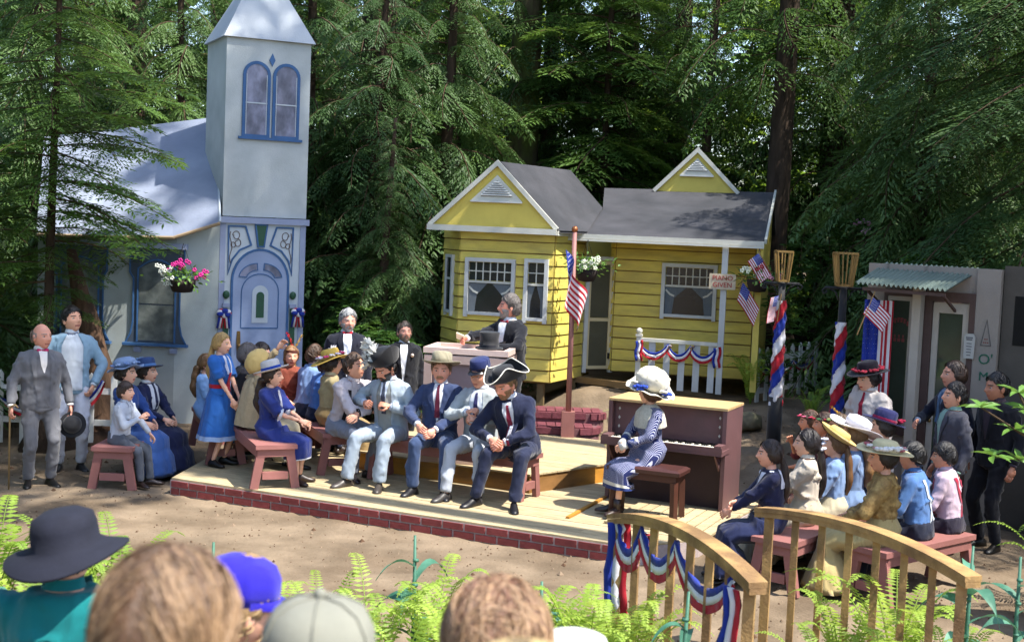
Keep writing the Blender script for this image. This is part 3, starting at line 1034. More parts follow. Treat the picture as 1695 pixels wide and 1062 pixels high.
# ---------------------------------------------------------------- podium
PINK = M('pink_paint', '#ab948c', rough=.6, var=.1, scale=4, bump=.15)
PINKD = M('pink_panel', '#9d8786', rough=.65, var=.1, scale=4)
pd = thing('podium', 'large pink wooden podium with diagonal slatted side', 'podium', (-.9, 13.95, .37), R(-10))
W1, D1, H1 = .87, .6, 1.21
mb = MB()
mb.box((W1 / 2, D1 / 2 + .01, .57), (W1 - .06, D1 - .06, 1.12))
mb.build('inner_box', PINKD, pd)
mb = MB()
for u in (.035, W1 - .035):
    mb.box((u, .01, .57), (.085, .03, 1.14))
mb.box((W1 / 2, .008, 1.10), (W1 - .156, .028, .09))
mb.box((W1 / 2, .008, .06), (W1 - .156, .028, .11))
mb.build('front_frame', PINK, pd)
mb = MB()
for v in (.035, D1 - .03):
    mb.box((W1 - .008, v, .57), (.03, .07, 1.138))
mb.box((W1 - .006, D1 / 2, 1.11), (.03, D1 - .14, .06))
mb.build('side_frame', PINK, pd)
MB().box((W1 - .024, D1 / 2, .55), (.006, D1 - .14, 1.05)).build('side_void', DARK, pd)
for i in range(9):
    z = .05 + i * .135
    a, b = (W1 - .012, .075, max(z - .0, .03)), (W1 - .012, D1 - .075, z + .36)
    if b[2] > 1.07:
        k = (1.07 - a[2]) / (b[2] - a[2])
        if k < .1:
            continue
        b = (b[0], a[1] + (b[1] - a[1]) * k, 1.07)
    MB().beam(a, b, .016, .085, up=(1, 0, 0)).build('slat', PINK, pd)
mb = MB()
for (x, y, dx, dy) in ((W1 / 2, .02, W1 + .04, .06), (W1 / 2, D1 - .01, W1 + .04, .06), (.01, D1 / 2, .06, D1 - .09), (W1 - .01, D1 / 2, .06, D1 - .09)):
    mb.box((x, y, 1.19), (dx, dy, .06))
mb.build('top_rim', M('pale_pink_top', '#c7aea4', rough=.55, var=.1), pd)
MB().box((W1 / 2, D1 / 2, 1.165), (W1 - .06, D1 - .08, .03)).build('top_board', M('pale_pink_top', '#c7aea4'), pd)
th = thing('top_hat', 'black top hat standing on the right end of the podium', 'hat', (-.23, 14.0, 1.59), 0)
BLK = M('black_felt', '#16161a', rough=.7, var=.15, scale=9, bump=.2, bscale=200, sheen=.2)
MB().lathe([(.09, .0), (.145, .0), (.15, .012), (.145, .02), (.105, .016), (.10, .1), (.108, .175), (.1, .182), (.02, .184)], 28, sx=1, sy=1.12).build('hat_body', BLK, th, True)
MB().lathe([(.105, .018), (.107, .05)], 28, sx=1, sy=1.12, cap=False).build('hat_band', cloth('#2a2a30'), th, True)

# ---------------------------------------------------------------- piano
PB = M('piano_brown', '#66494a', rough=.5, var=.12, scale=4, bump=.12, bscale=30, col2='#5c4546')
PBD = M('piano_dark_panel', '#38282a', rough=.55, var=.15, scale=4, bump=.12)
pn = thing('piano', 'brown mock upright piano with a pale plywood top', 'piano', (2.146, 12.93, .17), -.425)
PW, PD, PH = 1.234, .605, 1.025
for u in (-PW + .02, -.02):
    MB().box((u, PD / 2, (PH - .02) / 2), (.04, PD, PH - .02)).build('side_panel', PB, pn)
MB().box((-PW / 2, .1, .83), (PW - .084, .03, .34)).build('upper_panel', PB, pn)
MB().box((-PW / 2, .17, .3), (PW - .084, .03, .6)).build('lower_panel', PBD, pn)
MB().box((-PW / 2, PD - .02, .5), (PW - .084, .03, 1.0)).build('back_panel', PBD, pn)
MB().box((-PW / 2, PD / 2, PH - .008), (PW + .01, PD + .01, .024)).build('lid', M('plywood_top', '#b09468', rough=.7, var=.2, scale=3, stretch=(1, 6, 1)), pn)
MB().box((-PW / 2, -.02, .60), (PW + .02, .3, .045)).build('key_bed', PB, pn)
MB().box((-PW / 2, -.162, .635), (PW + .02, .02, .05)).build('key_slip', PB, pn)
mb = MB()
nk = 45
kw = (PW - .15) / nk
for i in range(nk):
    mb.box((-PW + .075 + kw * (i + .5), -.07, .64), (kw - .003, .155, .03))
mb.build('white_keys', M('ivory', '#cfcbbd', rough=.4, var=.05), pn)
mb = MB()
for i in range(nk - 1):
    if i % 7 in (0, 1, 3, 4, 5):
        mb.box((-PW + .075 + kw * (i + 1), -.03, .66), (kw * .55, .085, .02))
mb.build('black_keys', M('ebony', '#121214', rough=.3), pn)
for u in (-PW + .035, -.035):
    MB().box((u, -.08, .65), (.07, .18, .055)).build('key_block', PB, pn)
    MB().prism([(-.16, .575), (.02, .575), (.02, .40)], (u + (.02 if u < -.6 else -.035), 0, 0), (0, 1, 0), (0, 0, 1), (.018, 0, 0)).build('bracket', PB, pn)
orn = MB().prism([(0, -.018), (.012, 0), (0, .018), (-.012, 0)], (0, 0, 0), (1, 0, 0), (0, 0, 1), (0, .006, 0)).mesh('ornament', WHITE)
for u in (-PW + .09, -.09):
    for z in (.74, .83, .92):
        link('ornament', orn, pn, (u, .079, z))
pbn = thing('piano_bench', 'dark brown piano bench under the woman in the striped dress', 'bench', (1.36, 12.56, .17), -.425)
LEA = M('brown_leather', '#472a26', rough=.35, var=.15, scale=6, bump=.1, spec=.5)
WAL = M('walnut', '#4a2c22', rough=.45, var=.2, scale=4, stretch=(1, 1, 4))
mb = MB()
mb.loft([[(-.36, -.17, .455), (.36, -.17, .455), (.36, .17, .455), (-.36, .17, .455)], [(-.365, -.175, .49), (.365, -.175, .49), (.365, .175, .49), (-.365, .175, .49)], [(-.33, -.15, .51), (.33, -.15, .51), (.33, .15, .51), (-.33, .15, .51)]])
mb.build('seat', LEA, pbn)
MB().box((0, 0, .42), (.64, .28, .07)).build('apron', WAL, pbn)
for sx in (-1, 1):
    for sy in (-1, 1):
        MB().beam((sx * .30, sy * .12, .39), (sx * .31, sy * .125, .0), .055, .055).build('leg', WAL, pbn)

# ---------------------------------------------------------------- flags
def flag_mesh(L, Wd, pos, seed=0):
    """cloth with stripes and canton; pos(s, t) gives the place of point s along the fly, t down the hoist"""
    ns, nt_ = 24, 26
    mb = MB()
    V = [pos(i / ns, j / nt_) for j in range(nt_ + 1) for i in range(ns + 1)]
    F, mi = [], []
    for j in range(nt_):
        for i in range(ns):
            F.append((j * (ns + 1) + i, j * (ns + 1) + i + 1, (j + 1) * (ns + 1) + i + 1, (j + 1) * (ns + 1) + i))
            st = j // 2
            mi.append(2 if (st < 7 and i < ns * .4) else (0 if st % 2 == 0 else 1))
    mb.v, mb.f, mb.m = [tuple(v) for v in V], F, mi
    stars = MB()
    for r in range(9):
        for c in range(6 if r % 2 == 0 else 5):
            s, t = (.035 + .066 * c + (0 if r % 2 == 0 else .033)) * 1.0, .035 + .056 * r
            p = Vector(pos(s, t))
            a, b = Vector(pos(s + .01, t)) - p, Vector(pos(s, t + .01)) - p
            n = a.cross(b).normalized()
            a.normalize()
            b.normalize()
            for sg in (1, -1):
                q = [p + n * sg * .003 + (a * math.cos(k * .628) + b * math.sin(k * .628)) * (L * .013 if k % 2 == 0 else L * .006) for k in range(10)]
                stars.add(q, [tuple(range(10))])
    return mb, stars
def flag(label, loc, L, Wd, pos, pole=None, rz=0, ball=False):
    t = thing('flag', label, 'flag', loc, rz)
    a, st = flag_mesh(L, Wd, pos)
    c = a.build('cloth', [FR_, FW_, FB_], t, True)
    s = st.build('stars', FW_, c)
    s['kind'] = 'stuff'
    if pole:
        MB().tube(pole, .006, 6).build('stick', M('flag_stick', '#8a6d44', rough=.6), t)
    return t
fp = thing('flagpole', 'mauve flagpole in a square post at the back of the stage', 'flagpole', (.73, 16.05, .37))
MB().box((0, 0, .155), (.16, .14, .31)).build('base_post', MAUVE, fp)
MB().tube([(0, -.0, .3), (-.02, 0, 2.48)], [.035, .028], 10).build('pole', M('mauve_pole', '#8d625e', rough=.55, var=.1), fp, True)
MB().sphere((-.02, 0, 2.515), .04).build('finial', M('copper_ball', '#a0603c', rough=.35, metal=.5), fp, True)
def limp(s, t):
    f = .11 * s + .045 * math.sin(s * 15 + t * 2) * s
    return (-.02 + .06 + .17 * s * (1 - .5 * t) - .12 * max(0, .5 - abs(t - .5)) * s + .05 * math.sin(s * 9 + 2 * t), -.03 + .05 * math.sin(s * 13 + 1) * (.3 + s), -.05 - .80 * t - .52 * s * (.8 + .2 * t))
flag('large striped flag hanging limp from the flagpole', (.73, 16.0, 2.66), .9, .7, lambda s, t: (-.12 + .24 * s * (1 - .3 * t) - .13 * t * (1 - s) * 0 + .05 * math.sin(s * 8 + 1.5 * t), -.02 + .045 * math.sin(s * 14), -.02 - .50 * t - .50 * s + .0))
def waver(a, b, sag=.05, ph=0):
    a, b = Vector(a), Vector(b)
    return lambda s, t: tuple(a * s + b * t + Vector((0, -.025 * math.sin(s * 7 + ph) * s, -sag * s * s)))
flag('flag on a stick slanting from the porch post beside the sign', (2.93, 17.0, 2.3), .4, .3, waver((.22, -.03, -.26), (-.06, .02, -.24), .06), [(-.05, 0, -.1), (.0, 0, .03), (.05, 0, .1)])
flag('dim flag hanging above the porch flower basket', (3.08, 16.85, 2.68), .34, .24, waver((.17, 0, -.22), (-.13, .02, -.11), .05, 1), [(-.0, 0, .02), (.18, .02, -.24)])
flag('small flag on a stick in front of the shop', (3.72, 13.75, 2.32), .34, .24, waver((.2, 0, -.15), (-.09, 0, -.18), .04, 2), [(.02, 0, .06), (-.14, 0, -.4)])
flag('long flag hanging vertically at the left corner of the shop', (3.72, 14.05, 2.28), .3, 1.4, lambda s, t: (.0 + .27 * t + .0 * s, -.14 * t - .02 * math.sin(t * 22), -1.55 * s - .0 * t), None)
flag('tiny drooping flag on the first lamp post', (3.08, 15.42, 2.22), .3, .16, waver((-.04, 0, -.28), (-.09, 0, -.03), .02, 1), [(.03, 0, .02), (.0, 0, -.3)])

# ---------------------------------------------------------------- bunting swags
def swag(label, loc, anchors, sag, w, rz=0, tails=(), group=None, seed=0):
    """three-colour gathered cloth hung between anchor points (local coordinates)"""
    t = thing('bunting', label, 'bunting', loc, rz, group)
    pts = []
    for a, b in zip(anchors[:-1], anchors[1:]):
        a, b = Vector(a), Vector(b)
        for j in range(14):
            s = j / 14
            pts.append(a.lerp(b, s) + Vector((0, 0, -sag * 4 * s * (1 - s))))
    pts.append(Vector(anchors[-1]))
    def strip(P, hang=None):
        n = len(P)
        for k, m in enumerate((FB_, FW_, FR_)):
            rows_ = []
            for i, p in enumerate(P):
                d = (P[min(i + 1, n - 1)] - P[max(i - 1, 0)])
                d.normalize()
                dn = Vector((0, 0, -1)) if abs(d.z) < .8 else Vector((1, 0, 0)) if hang is None else hang
                dn = (dn - d * dn.dot(d)).normalized()
                o = d.cross(dn).normalized()
                pin = .45 + .55 * abs(math.sin(math.pi * ((i % 14) / 14))) if hang is None else 1
                ruf = .010 * math.sin(i * 2.1 + k) + .006 * math.sin(i * 3.7)
                a0, a1 = k / 3 * w * pin, (k + 1) / 3 * w * pin
                rows_.append([p + dn * a0 + o * (.012 - .006 * k + ruf), p + dn * (a0 + a1) / 2 + o * (.022 - .006 * k + ruf), p + dn * a1 + o * (.010 - .006 * k + ruf), p + dn * a1 - o * .004, p + dn * a0 - o * .004])
            MB().loft(rows_).build(('blue_band', 'white_band', 'red_band')[k], m, t, True)
    strip(pts)
    for p, ln, hg in tails:
        p = Vector(p)
        strip([p + Vector((.01 * math.sin(i), 0, -ln * i / 8)) for i in range(9)], Vector(hg))
    return t
swag('red white and blue swag looped along the porch railing', (1.42, 18.3, 0), [(.45, -.77, 1.45), (.83, -.77, 1.44), (1.12, -.77, 1.44), (1.45, -.77, 1.43)], .13, .10, R(-13), (((.40, -.775, 1.45), .26, (1, 0, 0)), ((1.42, -.775, 1.42), .26, (1, 0, 0))))
swag('bright silky swag looped down the left bridge rail', (0, 0, 0), [(.735, 8.52, 1.0), (.86, 8.2, 1.07), (1.02, 7.75, 1.09), (1.24, 7.08, 1.06)], .16, .15, 0, (((.68, 8.55, 1.0), .62, (.8, -.3, 0)), ((1.20, 7.02, 1.03), .62, (.3, -.8, 0))))
swag('faded swag on the small picket fence by the lamp post', (0, 0, 0), [(3.25, 17.40, 1.24), (3.55, 17.7, 1.24), (3.85, 18.02, 1.25), (4.2, 18.38, 1.26)], .09, .09)
swag('red swag on the picket fence beside the church', (0, 0, 0), [(-6.05, 15.72, .62), (-5.3, 15.72, .70), (-4.85, 15.72, .86)], .16, .12)
for i, (u, z) in enumerate(((.06, 1.6), (1.06, 1.62))):
    t = thing('rosette', ('red white and blue bow left of the church door', 'red white and blue bow right of the church door')[i], 'bow', (-3.86, 17.4, 0), R(26))
    for k, (m_, nm) in enumerate(((FR_, 'red_loop'), (FW_, 'white_loop'), (FB_, 'blue_loop'))):
        mb = MB()
        for j in range(3):
            a = j * 2.09 + k * .7
            mb.sphere((u + .055 * math.cos(a), -.07 - .012 * k, z + .03 * math.sin(a)), (.05, .03, .035), 8, 6)
        for sx in (-1, 1):
            mb.beam((u + sx * .02 * (k + .5), -.07 - .008 * k, z), (u + sx * (.03 + .025 * k), -.06, z - .2), .03, .008, up=(0, 1, 0))
        mb.build(nm, m_, t, True)

# ---------------------------------------------------------------- lamp posts with spiral cloth
LWOOD = M('lantern_wood', '#7c6236', rough=.7, var=.2, scale=6)
def lamp(label, x, y, z0, zt, zw0, zw1, lh, a=.055, b=.088):
    t = thing('lamp_post', label, 'lamp post', (x, y, z0))
    MB().tube([(0, 0, -.1), (0, 0, zw0 + .1)], .085, 12).build('base', BLK, t, True)
    MB().tube([(0, 0, zw0), (0, 0, zt)], [.05, .042], 10).build('post', BLK, t, True)
    n, rows = 36, 90
    V = []
    for i in range(rows + 1):
        zz = zw0 + (zw1 - zw0) * i / rows
        for j in range(n):
            an = 2 * math.pi * j / n
            ph = (zz * 1.75 - j / n) % 1
            r = .078 + .008 * math.sin(ph * math.pi * 6) + .007 * math.sin(an * 5 + zz * 17) - .022 * (i / rows)
            V.append((r * math.cos(an), r * math.sin(an), zz))
    bands = {0: MB(), 1: MB(), 2: MB()}
    for k in range(3):
        F = []
        for i in range(rows):
            for j in range(n):
                zz = zw0 + (zw1 - zw0) * (i + .5) / rows
                ph = (zz * 1.75 - (j + .5) / n) % 1
                if int(ph * 3) == k:
                    F.append((i * n + j, i * n + (j + 1) % n, (i + 1) * n + (j + 1) % n, (i + 1) * n + j))
        bands[k].add(V, F)
        bands[k].build(('red_wrap', 'white_wrap', 'blue_wrap')[k], (FR_, FW_, FB_)[k], t, True)
    m = MB()
    m.tube([(-.2, 0, zt + .0), (.2, 0, zt)], .016, 6)
    for s in (-1, 1):
        m.tube([(s * .2, 0, zt), (s * .235, 0, zt - .03), (s * .215, 0, zt - .065), (s * .18, 0, zt - .05), (s * .19, 0, zt - .03)], .01, 6)
        m.tube([(s * .15, 0, zt - .01), (s * .09, 0, zt - .04), (s * .05, 0, zt - .13)], .009, 6)
    m.build('scroll_bracket', BLK, t, True)
    l = MB()
    for sx in (-1, 1):
        for sy in (-1, 1):
            l.beam((sx * a, sy * a, zt + .02), (sx * b, sy * b, zt + lh), .02, .02)
    for q, zz in ((a, zt + .03), (b, zt + lh)):
        for s in (-1, 1):
            l.beam((-q, s * q, zz), (q, s * q, zz), .02, .022)
            l.beam((s * q, -q + .012, zz), (s * q, q - .012, zz), .02, .022)
    for s in (-1, 1):
        l.beam((0, s * a, zt + .04), (0, s * b, zt + lh - .01), .014, .014)
        l.beam((s * a, 0, zt + .04), (s * b, 0, zt + lh - .01), .014, .014)
    l.build('lantern', LWOOD, t)
    return t
lamp('black lamp post wrapped in striped cloth nearest the yellow house', 3.13, 15.5, .38, 1.98, .55, 1.78, .37)
lamp('black lamp post wrapped in striped cloth nearest the shop', 3.60, 14.5, .15, 2.22, .55, 1.85, .38, .07, .108)

# ---------------------------------------------------------------- picket fences
def pickets(label, a, b, zf, n, h, rails):
    a, b = Vector((*a, 0)), Vector((*b, 0))
    d = b - a
    t = thing('picket_fence', label, 'fence', (a.x, a.y, zf(a.x, a.y)), math.atan2(d.y, d.x))
    L = d.length
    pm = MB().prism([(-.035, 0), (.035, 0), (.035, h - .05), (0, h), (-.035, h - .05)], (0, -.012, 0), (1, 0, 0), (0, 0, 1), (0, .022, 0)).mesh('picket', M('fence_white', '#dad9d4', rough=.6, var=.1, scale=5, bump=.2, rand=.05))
    for i in range(n):
        x = L * i / (n - 1)
        q = a + d * (x / L)
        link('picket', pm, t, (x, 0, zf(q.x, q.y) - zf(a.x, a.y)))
    zb = zf(b.x, b.y) - zf(a.x, a.y)
    for z in rails:
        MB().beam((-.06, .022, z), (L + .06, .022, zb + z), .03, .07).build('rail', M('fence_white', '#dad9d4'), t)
    return t
gzf = lambda x, y: float(gz(x, y))
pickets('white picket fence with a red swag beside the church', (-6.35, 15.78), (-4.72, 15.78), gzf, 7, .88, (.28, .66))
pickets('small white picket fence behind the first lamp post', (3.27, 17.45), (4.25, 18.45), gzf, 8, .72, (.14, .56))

# ---------------------------------------------------------------- hanging baskets
def basket(label, loc, cols, r=.2, hang=.35, seed=0):
    g = np.random.default_rng(seed)
    t = thing('hanging_basket', label, 'flower basket', loc)
    MB().lathe([(.03, -.16), (r * .6, -.15), (r * .8, -.06), (r * .85, .0), (r * .8, .0), (.02, -.02)], 16).build('bowl', M('dark_pot', '#2a2220', rough=.8, var=.2), t, True)
    m = MB()
    for k in range(3):
        a = k * 2.09 + .4
        m.tube([(math.cos(a) * r * .8, math.sin(a) * r * .8, 0), (0, 0, hang)], .003, 4)
    m.build('wires', BLK, t)
    n = 170
    P = g.normal(size=(n, 3)) * np.array([r * .75, r * .75, .06]) + np.array([0, 0, .05])
    D = nrm(P + np.array([0, 0, .02])) + g.normal(size=(n, 3)) * .5
    leaf_cloud('leaves', P, D, np.full(n, .07), np.full(n, .016), RHO, t, seed)
    for ci, (c, where, cnt) in enumerate(cols):
        f = MB()
        for i in range(cnt):
            q = np.array(where) + g.normal(size=3) * np.array([.05, .05, .035])
            for j in range(5):
                a = j * 1.257
                f.sphere(tuple(q + np.array([math.cos(a) * .018, math.sin(a) * .006, math.sin(a) * .018])), .013, 5, 4)
        f.build('blossoms', M('petal_' + c.strip('#'), c, rough=.7, var=.1), t, True)
    return t
# ---------------------------------------------------------------- arched bridge rails
RW = M('rail_wood', '#a28253', rough=.65, var=.3, scale=4, bump=.4, bscale=30, stretch=(2, 2, 2), col2='#7c6040')
def bridge_rail(label, P, n):
    t = thing('bridge_rail', label, 'railing', (P[0][0], P[0][1], 0))
    o = Vector((P[0][0], P[0][1], 0))
    a, m, b = [Vector(p) - o for p in P]
    c = m * 2 - (a + b) / 2
    def q(s):
        return a * (1 - s) ** 2 + c * 2 * s * (1 - s) + b * s * s
    N = 22
    for k, (dz, th, w) in enumerate(((0, .032, .11), (-.034, .032, .10))):
        rows_ = []
        for i in range(N + 1):
            s = -.02 + 1.04 * i / N
            p = q(s)
            d = (q(s + .01) - q(s - .01)).normalized()
            x = Vector((-d.y, d.x, 0)).normalized() * w / 2
            u = Vector((0, 0, th / 2))
            p = p + Vector((0, 0, dz - .016))
            rows_.append([p - x - u, p + x - u, p + x + u, p - x + u])
        MB().loft(rows_).build(('top_board', 'under_board')[k], RW, t)
    for i in range(n):
        s = .03 + .94 * i / (n - 1)
        p = q(s)
        z0 = float(gz(p.x + o.x, p.y + o.y)) - .1
        w = .06 if i in (0, n - 1) else .045
        MB().beam((p.x, p.y, z0), (p.x, p.y, p.z - .068), w, w, up=(.3, .9, 0)).build('baluster', RW, t)
    return t
bridge_rail('curved wooden bridge rail draped with the silky swag', [(.74, 8.6, 1.05), (1.05, 7.7, 1.19), (1.33, 6.85, 1.11)], 8)
bridge_rail('curved wooden bridge rail on the right without a swag', [(1.80, 9.1, 1.03), (2.25, 8.2, 1.13), (2.60, 7.28, 1.08)], 8)
# ================================================================ people
QUEUE = []
def remesh_later(parts, voxel, smooth, done):
    v, f, o = [], [], 0
    for pv, pf in parts:
        v += pv
        f += [tuple(i + o for i in q) for q in pf]
        o += len(pv)
    QUEUE.append((v, f, voxel, smooth, done))

def flush_queue():
    tmp = []
    for v, f, vox, sm, done in QUEUE:
        me = bpy.data.meshes.new('tmp')
        me.from_pydata(v, [], f)
        ob = bpy.data.objects.new('tmp', me)
        COL.objects.link(ob)
        r = ob.modifiers.new('r', 'REMESH')
        r.mode = 'VOXEL'
        r.voxel_size = vox
        s = ob.modifiers.new('s', 'SMOOTH')
        s.factor = .5
        s.iterations = sm
        tmp.append((ob, done))
    dg = bpy.context.evaluated_depsgraph_get()
    dg.update()
    got = []
    for ob, done in tmp:
        ev = ob.evaluated_get(dg)
        me = ev.to_mesh()
        V = np.empty(len(me.vertices) * 3, np.float32)
        me.vertices.foreach_get('co', V)
        N = np.empty(len(me.vertices) * 3, np.float32)
        me.vertices.foreach_get('normal', N)
        F = np.empty(len(me.loops), np.int32)
        me.loops.foreach_get('vertex_index', F)
        got.append((V.reshape(-1, 3), N.reshape(-1, 3), F.reshape(-1, 4), done))
        ev.to_mesh_clear()
    for ob, done in tmp:
        me = ob.data
        bpy.data.objects.remove(ob)
        bpy.data.meshes.remove(me)
    QUEUE.clear()
    for V, N, F, done in got:
        done(V, N, F)

def vec(p):
    return np.array(p, float)
def unit(v):
    return v / (np.linalg.norm(v) + 1e-9)
def rx(a):
    c, s = math.cos(a), math.sin(a)
    return np.array([[1, 0, 0], [0, c, -s], [0, s, c]])
def ry(a):
    c, s = math.cos(a), math.sin(a)
    return np.array([[c, 0, s], [0, 1, 0], [-s, 0, c]])
def rz_(a):
    c, s = math.cos(a), math.sin(a)
    return np.array([[c, -s, 0], [s, c, 0], [0, 0, 1]])

def ring(c, ax, ay, r1, r2, n=14, wob=None):
    t = np.linspace(0, 2 * np.pi, n, endpoint=False)
    w = 1 if wob is None else wob(t)
    return c + np.outer(np.cos(t) * r1 * w, ax) + np.outer(np.sin(t) * r2 * w, ay)

def loft_np(rings, cap=True):
    n = len(rings[0])
    v = [tuple(p) for r in rings for p in r]
    f = [(i * n + j, i * n + (j + 1) % n, (i + 1) * n + (j + 1) % n, (i + 1) * n + j) for i in range(len(rings) - 1) for j in range(n)]
    if cap:
        f.append(tuple(range(n))[::-1])
        f.append(tuple((len(rings) - 1) * n + j for j in range(n)))
    return v, f

def capsule(a, b, ra, rb, n=10, flat_end=False):
    a, b = vec(a), vec(b)
    d = unit(b - a)
    x = unit(np.cross(d, [.3, .9, .31] if abs(d[1]) < .8 else [1, 0, .2]))
    y = np.cross(d, x)
    rs = [ring(a - d * ra * math.cos(t), x, y, ra * math.sin(t), ra * math.sin(t), n) for t in (.25, .8)]
    rs += [ring(a, x, y, ra, ra, n), ring((a + b) / 2, x, y, (ra + rb) / 2, (ra + rb) / 2, n), ring(b, x, y, rb, rb, n)]
    if not flat_end:
        rs += [ring(b + d * rb * math.cos(t), x, y, rb * math.sin(t), rb * math.sin(t), n) for t in (.8, .25)]
    return loft_np(rs)

def ellipsoid(c, r, Rm=np.eye(3), nu=12, nv=8):
    rs = []
    for i in range(nv + 1):
        t = np.clip(np.pi * i / nv, .08, np.pi - .08)
        p = np.linspace(0, 2 * np.pi, nu, endpoint=False)
        q = np.stack([r[0] * np.sin(t) * np.cos(p), r[1] * np.sin(t) * np.sin(p), np.full(nu, -r[2] * np.cos(t))], 1)
        rs.append(vec(c) + q @ Rm.T)
    return loft_np(rs)

def ik(a, b, l1, l2, pole):
    a, b = vec(a), vec(b)
    d = b - a
    L = np.linalg.norm(d)
    u = d / (L + 1e-9)
    L = min(L, (l1 + l2) * .995)
    b = a + u * L
    x = (l1 * l1 - l2 * l2 + L * L) / (2 * L)
    h = math.sqrt(max(l1 * l1 - x * x, 0))
    p = vec(pole)
    p = unit(p - u * (p @ u))
    return a + u * x + p * h, b

def folds(V, N, amp, seed, wl=(.07, .24), stretch=1.0):
    amp = amp * 2.5
    g = np.random.default_rng(seed)
    out = np.zeros(len(V))
    for i in range(7):
        k = g.normal(size=3)
        k[2] *= stretch
        k = unit(k) * 2 * np.pi / g.uniform(*wl)
        q = V @ k + g.uniform(0, 6.28) + 1.3 * np.sin(V @ unit(g.normal(size=3)) * 14 + g.uniform(0, 6))
        out += (1 - np.abs(np.sin(q * .5))) ** 2 - .3
    return V + N * (np.clip(out + .25, 0, None) * amp / 3)[:, None]

def nrm(a):
    return a / (np.linalg.norm(a, axis=-1, keepdims=True) + 1e-9)

# ---- head shape: unit directions (front is -Y) to points, in metres for an adult
def head_pts(d, female=False):
    x, y, z = d[:, 0], d[:, 1], d[:, 2]
    p = np.stack([x * .075, y * .097, z * .118], 1)
    low = np.clip(-z, 0, 1)
    p[:, 0] *= 1 - (.34 if female else .26) * low ** 1.6
    back = np.clip(y, 0, 1)
    p[:, 1] *= 1 - .38 * back * sst(.15, .9, low)
    front = np.clip(-y, 0, 1)
    p[:, 1] += front * .010 * sst(.25, .95, low) * -1
    p[:, 1] += .012 * front * sst(.45, 1., z)
    X, Z = p[:, 0], p[:, 2]
    F = sst(.1, .5, front)
    def g(cx, cz, sx, sz):
        return np.exp(-((X - cx) / sx) ** 2 - ((Z - cz) / sz) ** 2) * F
    nose = .5 * g(0, -.004, .011, .022) + .9 * g(0, -.026, .014, .013)
    dy = -.024 * nose
    dy += .010 * (g(.032, .006, .017, .011) + g(-.032, .006, .017, .011))
    dy -= .005 * (g(.03, .026, .022, .008) + g(-.03, .026, .022, .008))
    dy -= .006 * g(0, -.054, .024, .008) + .006 * g(0, -.067, .02, .007)
    dy += .004 * g(0, -.0605, .026, .004)
    dy -= .009 * g(0, -.097, .022, .014)
    dy -= .004 * (g(.042, -.026, .016, .02) + g(-.042, -.026, .016, .02))
    p[:, 1] += dy
    return p

def sph_grid(nt, nphi):
    t = np.linspace(.02, np.pi - .02, nt)
    ph = np.linspace(0, 2 * np.pi, nphi, endpoint=False)
    ph = ph - .38 * np.sin(2 * (ph - np.pi / 2)) * .5 + 0
    T, Pp = np.meshgrid(t, ph, indexing='ij')
    d = np.stack([np.sin(T) * np.cos(Pp), np.sin(T) * np.sin(Pp), np.cos(T)], -1).reshape(-1, 3)
    f = []
    for i in range(nt - 1):
        for j in range(nphi):
            k = (j + 1) % nphi
            f.append((i * nphi + j, (i + 1) * nphi + j, (i + 1) * nphi + k, i * nphi + k))
    return d, np.array(f)
HD, HF = sph_grid(42, 54)
SD, SF = sph_grid(28, 44)

def hair_mask(d, style):
    fr = -d[:, 1]
    if style == 'female':
        hl = np.interp(fr, [-1, -.3, .15, .45, .7, 1], [-.72, -.6, -.25, .3, .52, .6])
    elif style == 'boy':
        hl = np.interp(fr, [-1, -.3, .15, .45, .7, 1], [-.6, -.5, -.12, .18, .36, .42])
    else:
        hl = np.interp(fr, [-1, -.3, .15, .45, .7, 1], [-.58, -.5, -.12, .3, .5, .58])
    az = np.arctan2(d[:, 0], -d[:, 1])
    hl = hl + .035 * np.sin(az * 11 + 1) + .03 * np.sin(az * 23)
    m = sst(-.04, .17, d[:, 2] - hl)
    if style == 'bald':
        m = m * (1 - sst(.28, .42, d[:, 2] + .25 * fr))
    return m

def beard_mask(d, kind):
    p = head_pts(d)
    X, Z, fr = p[:, 0], p[:, 2], -d[:, 1]
    F = sst(-.05, .12, fr)
    mo = np.exp(-(np.abs(X) / .034) ** 4 - ((Z + .047 + np.abs(X) * .25) / .009) ** 2) * F
    if kind == 'moustache':
        return np.clip(mo * 1.6, 0, 1)
    lips = np.exp(-(X / .022) ** 4 - ((Z + .061) / .009) ** 2)
    b = sst(-.018, -.05, Z + np.abs(X) * .0) * F
    side = sst(.036, .05, np.abs(X)) * sst(.0, -.03, Z) * F
    b = np.clip(sst(-.062, -.074, Z) * F + side, 0, 1) * (1 - lips)
    return np.clip(np.maximum(b, mo * 1.6), 0, 1)

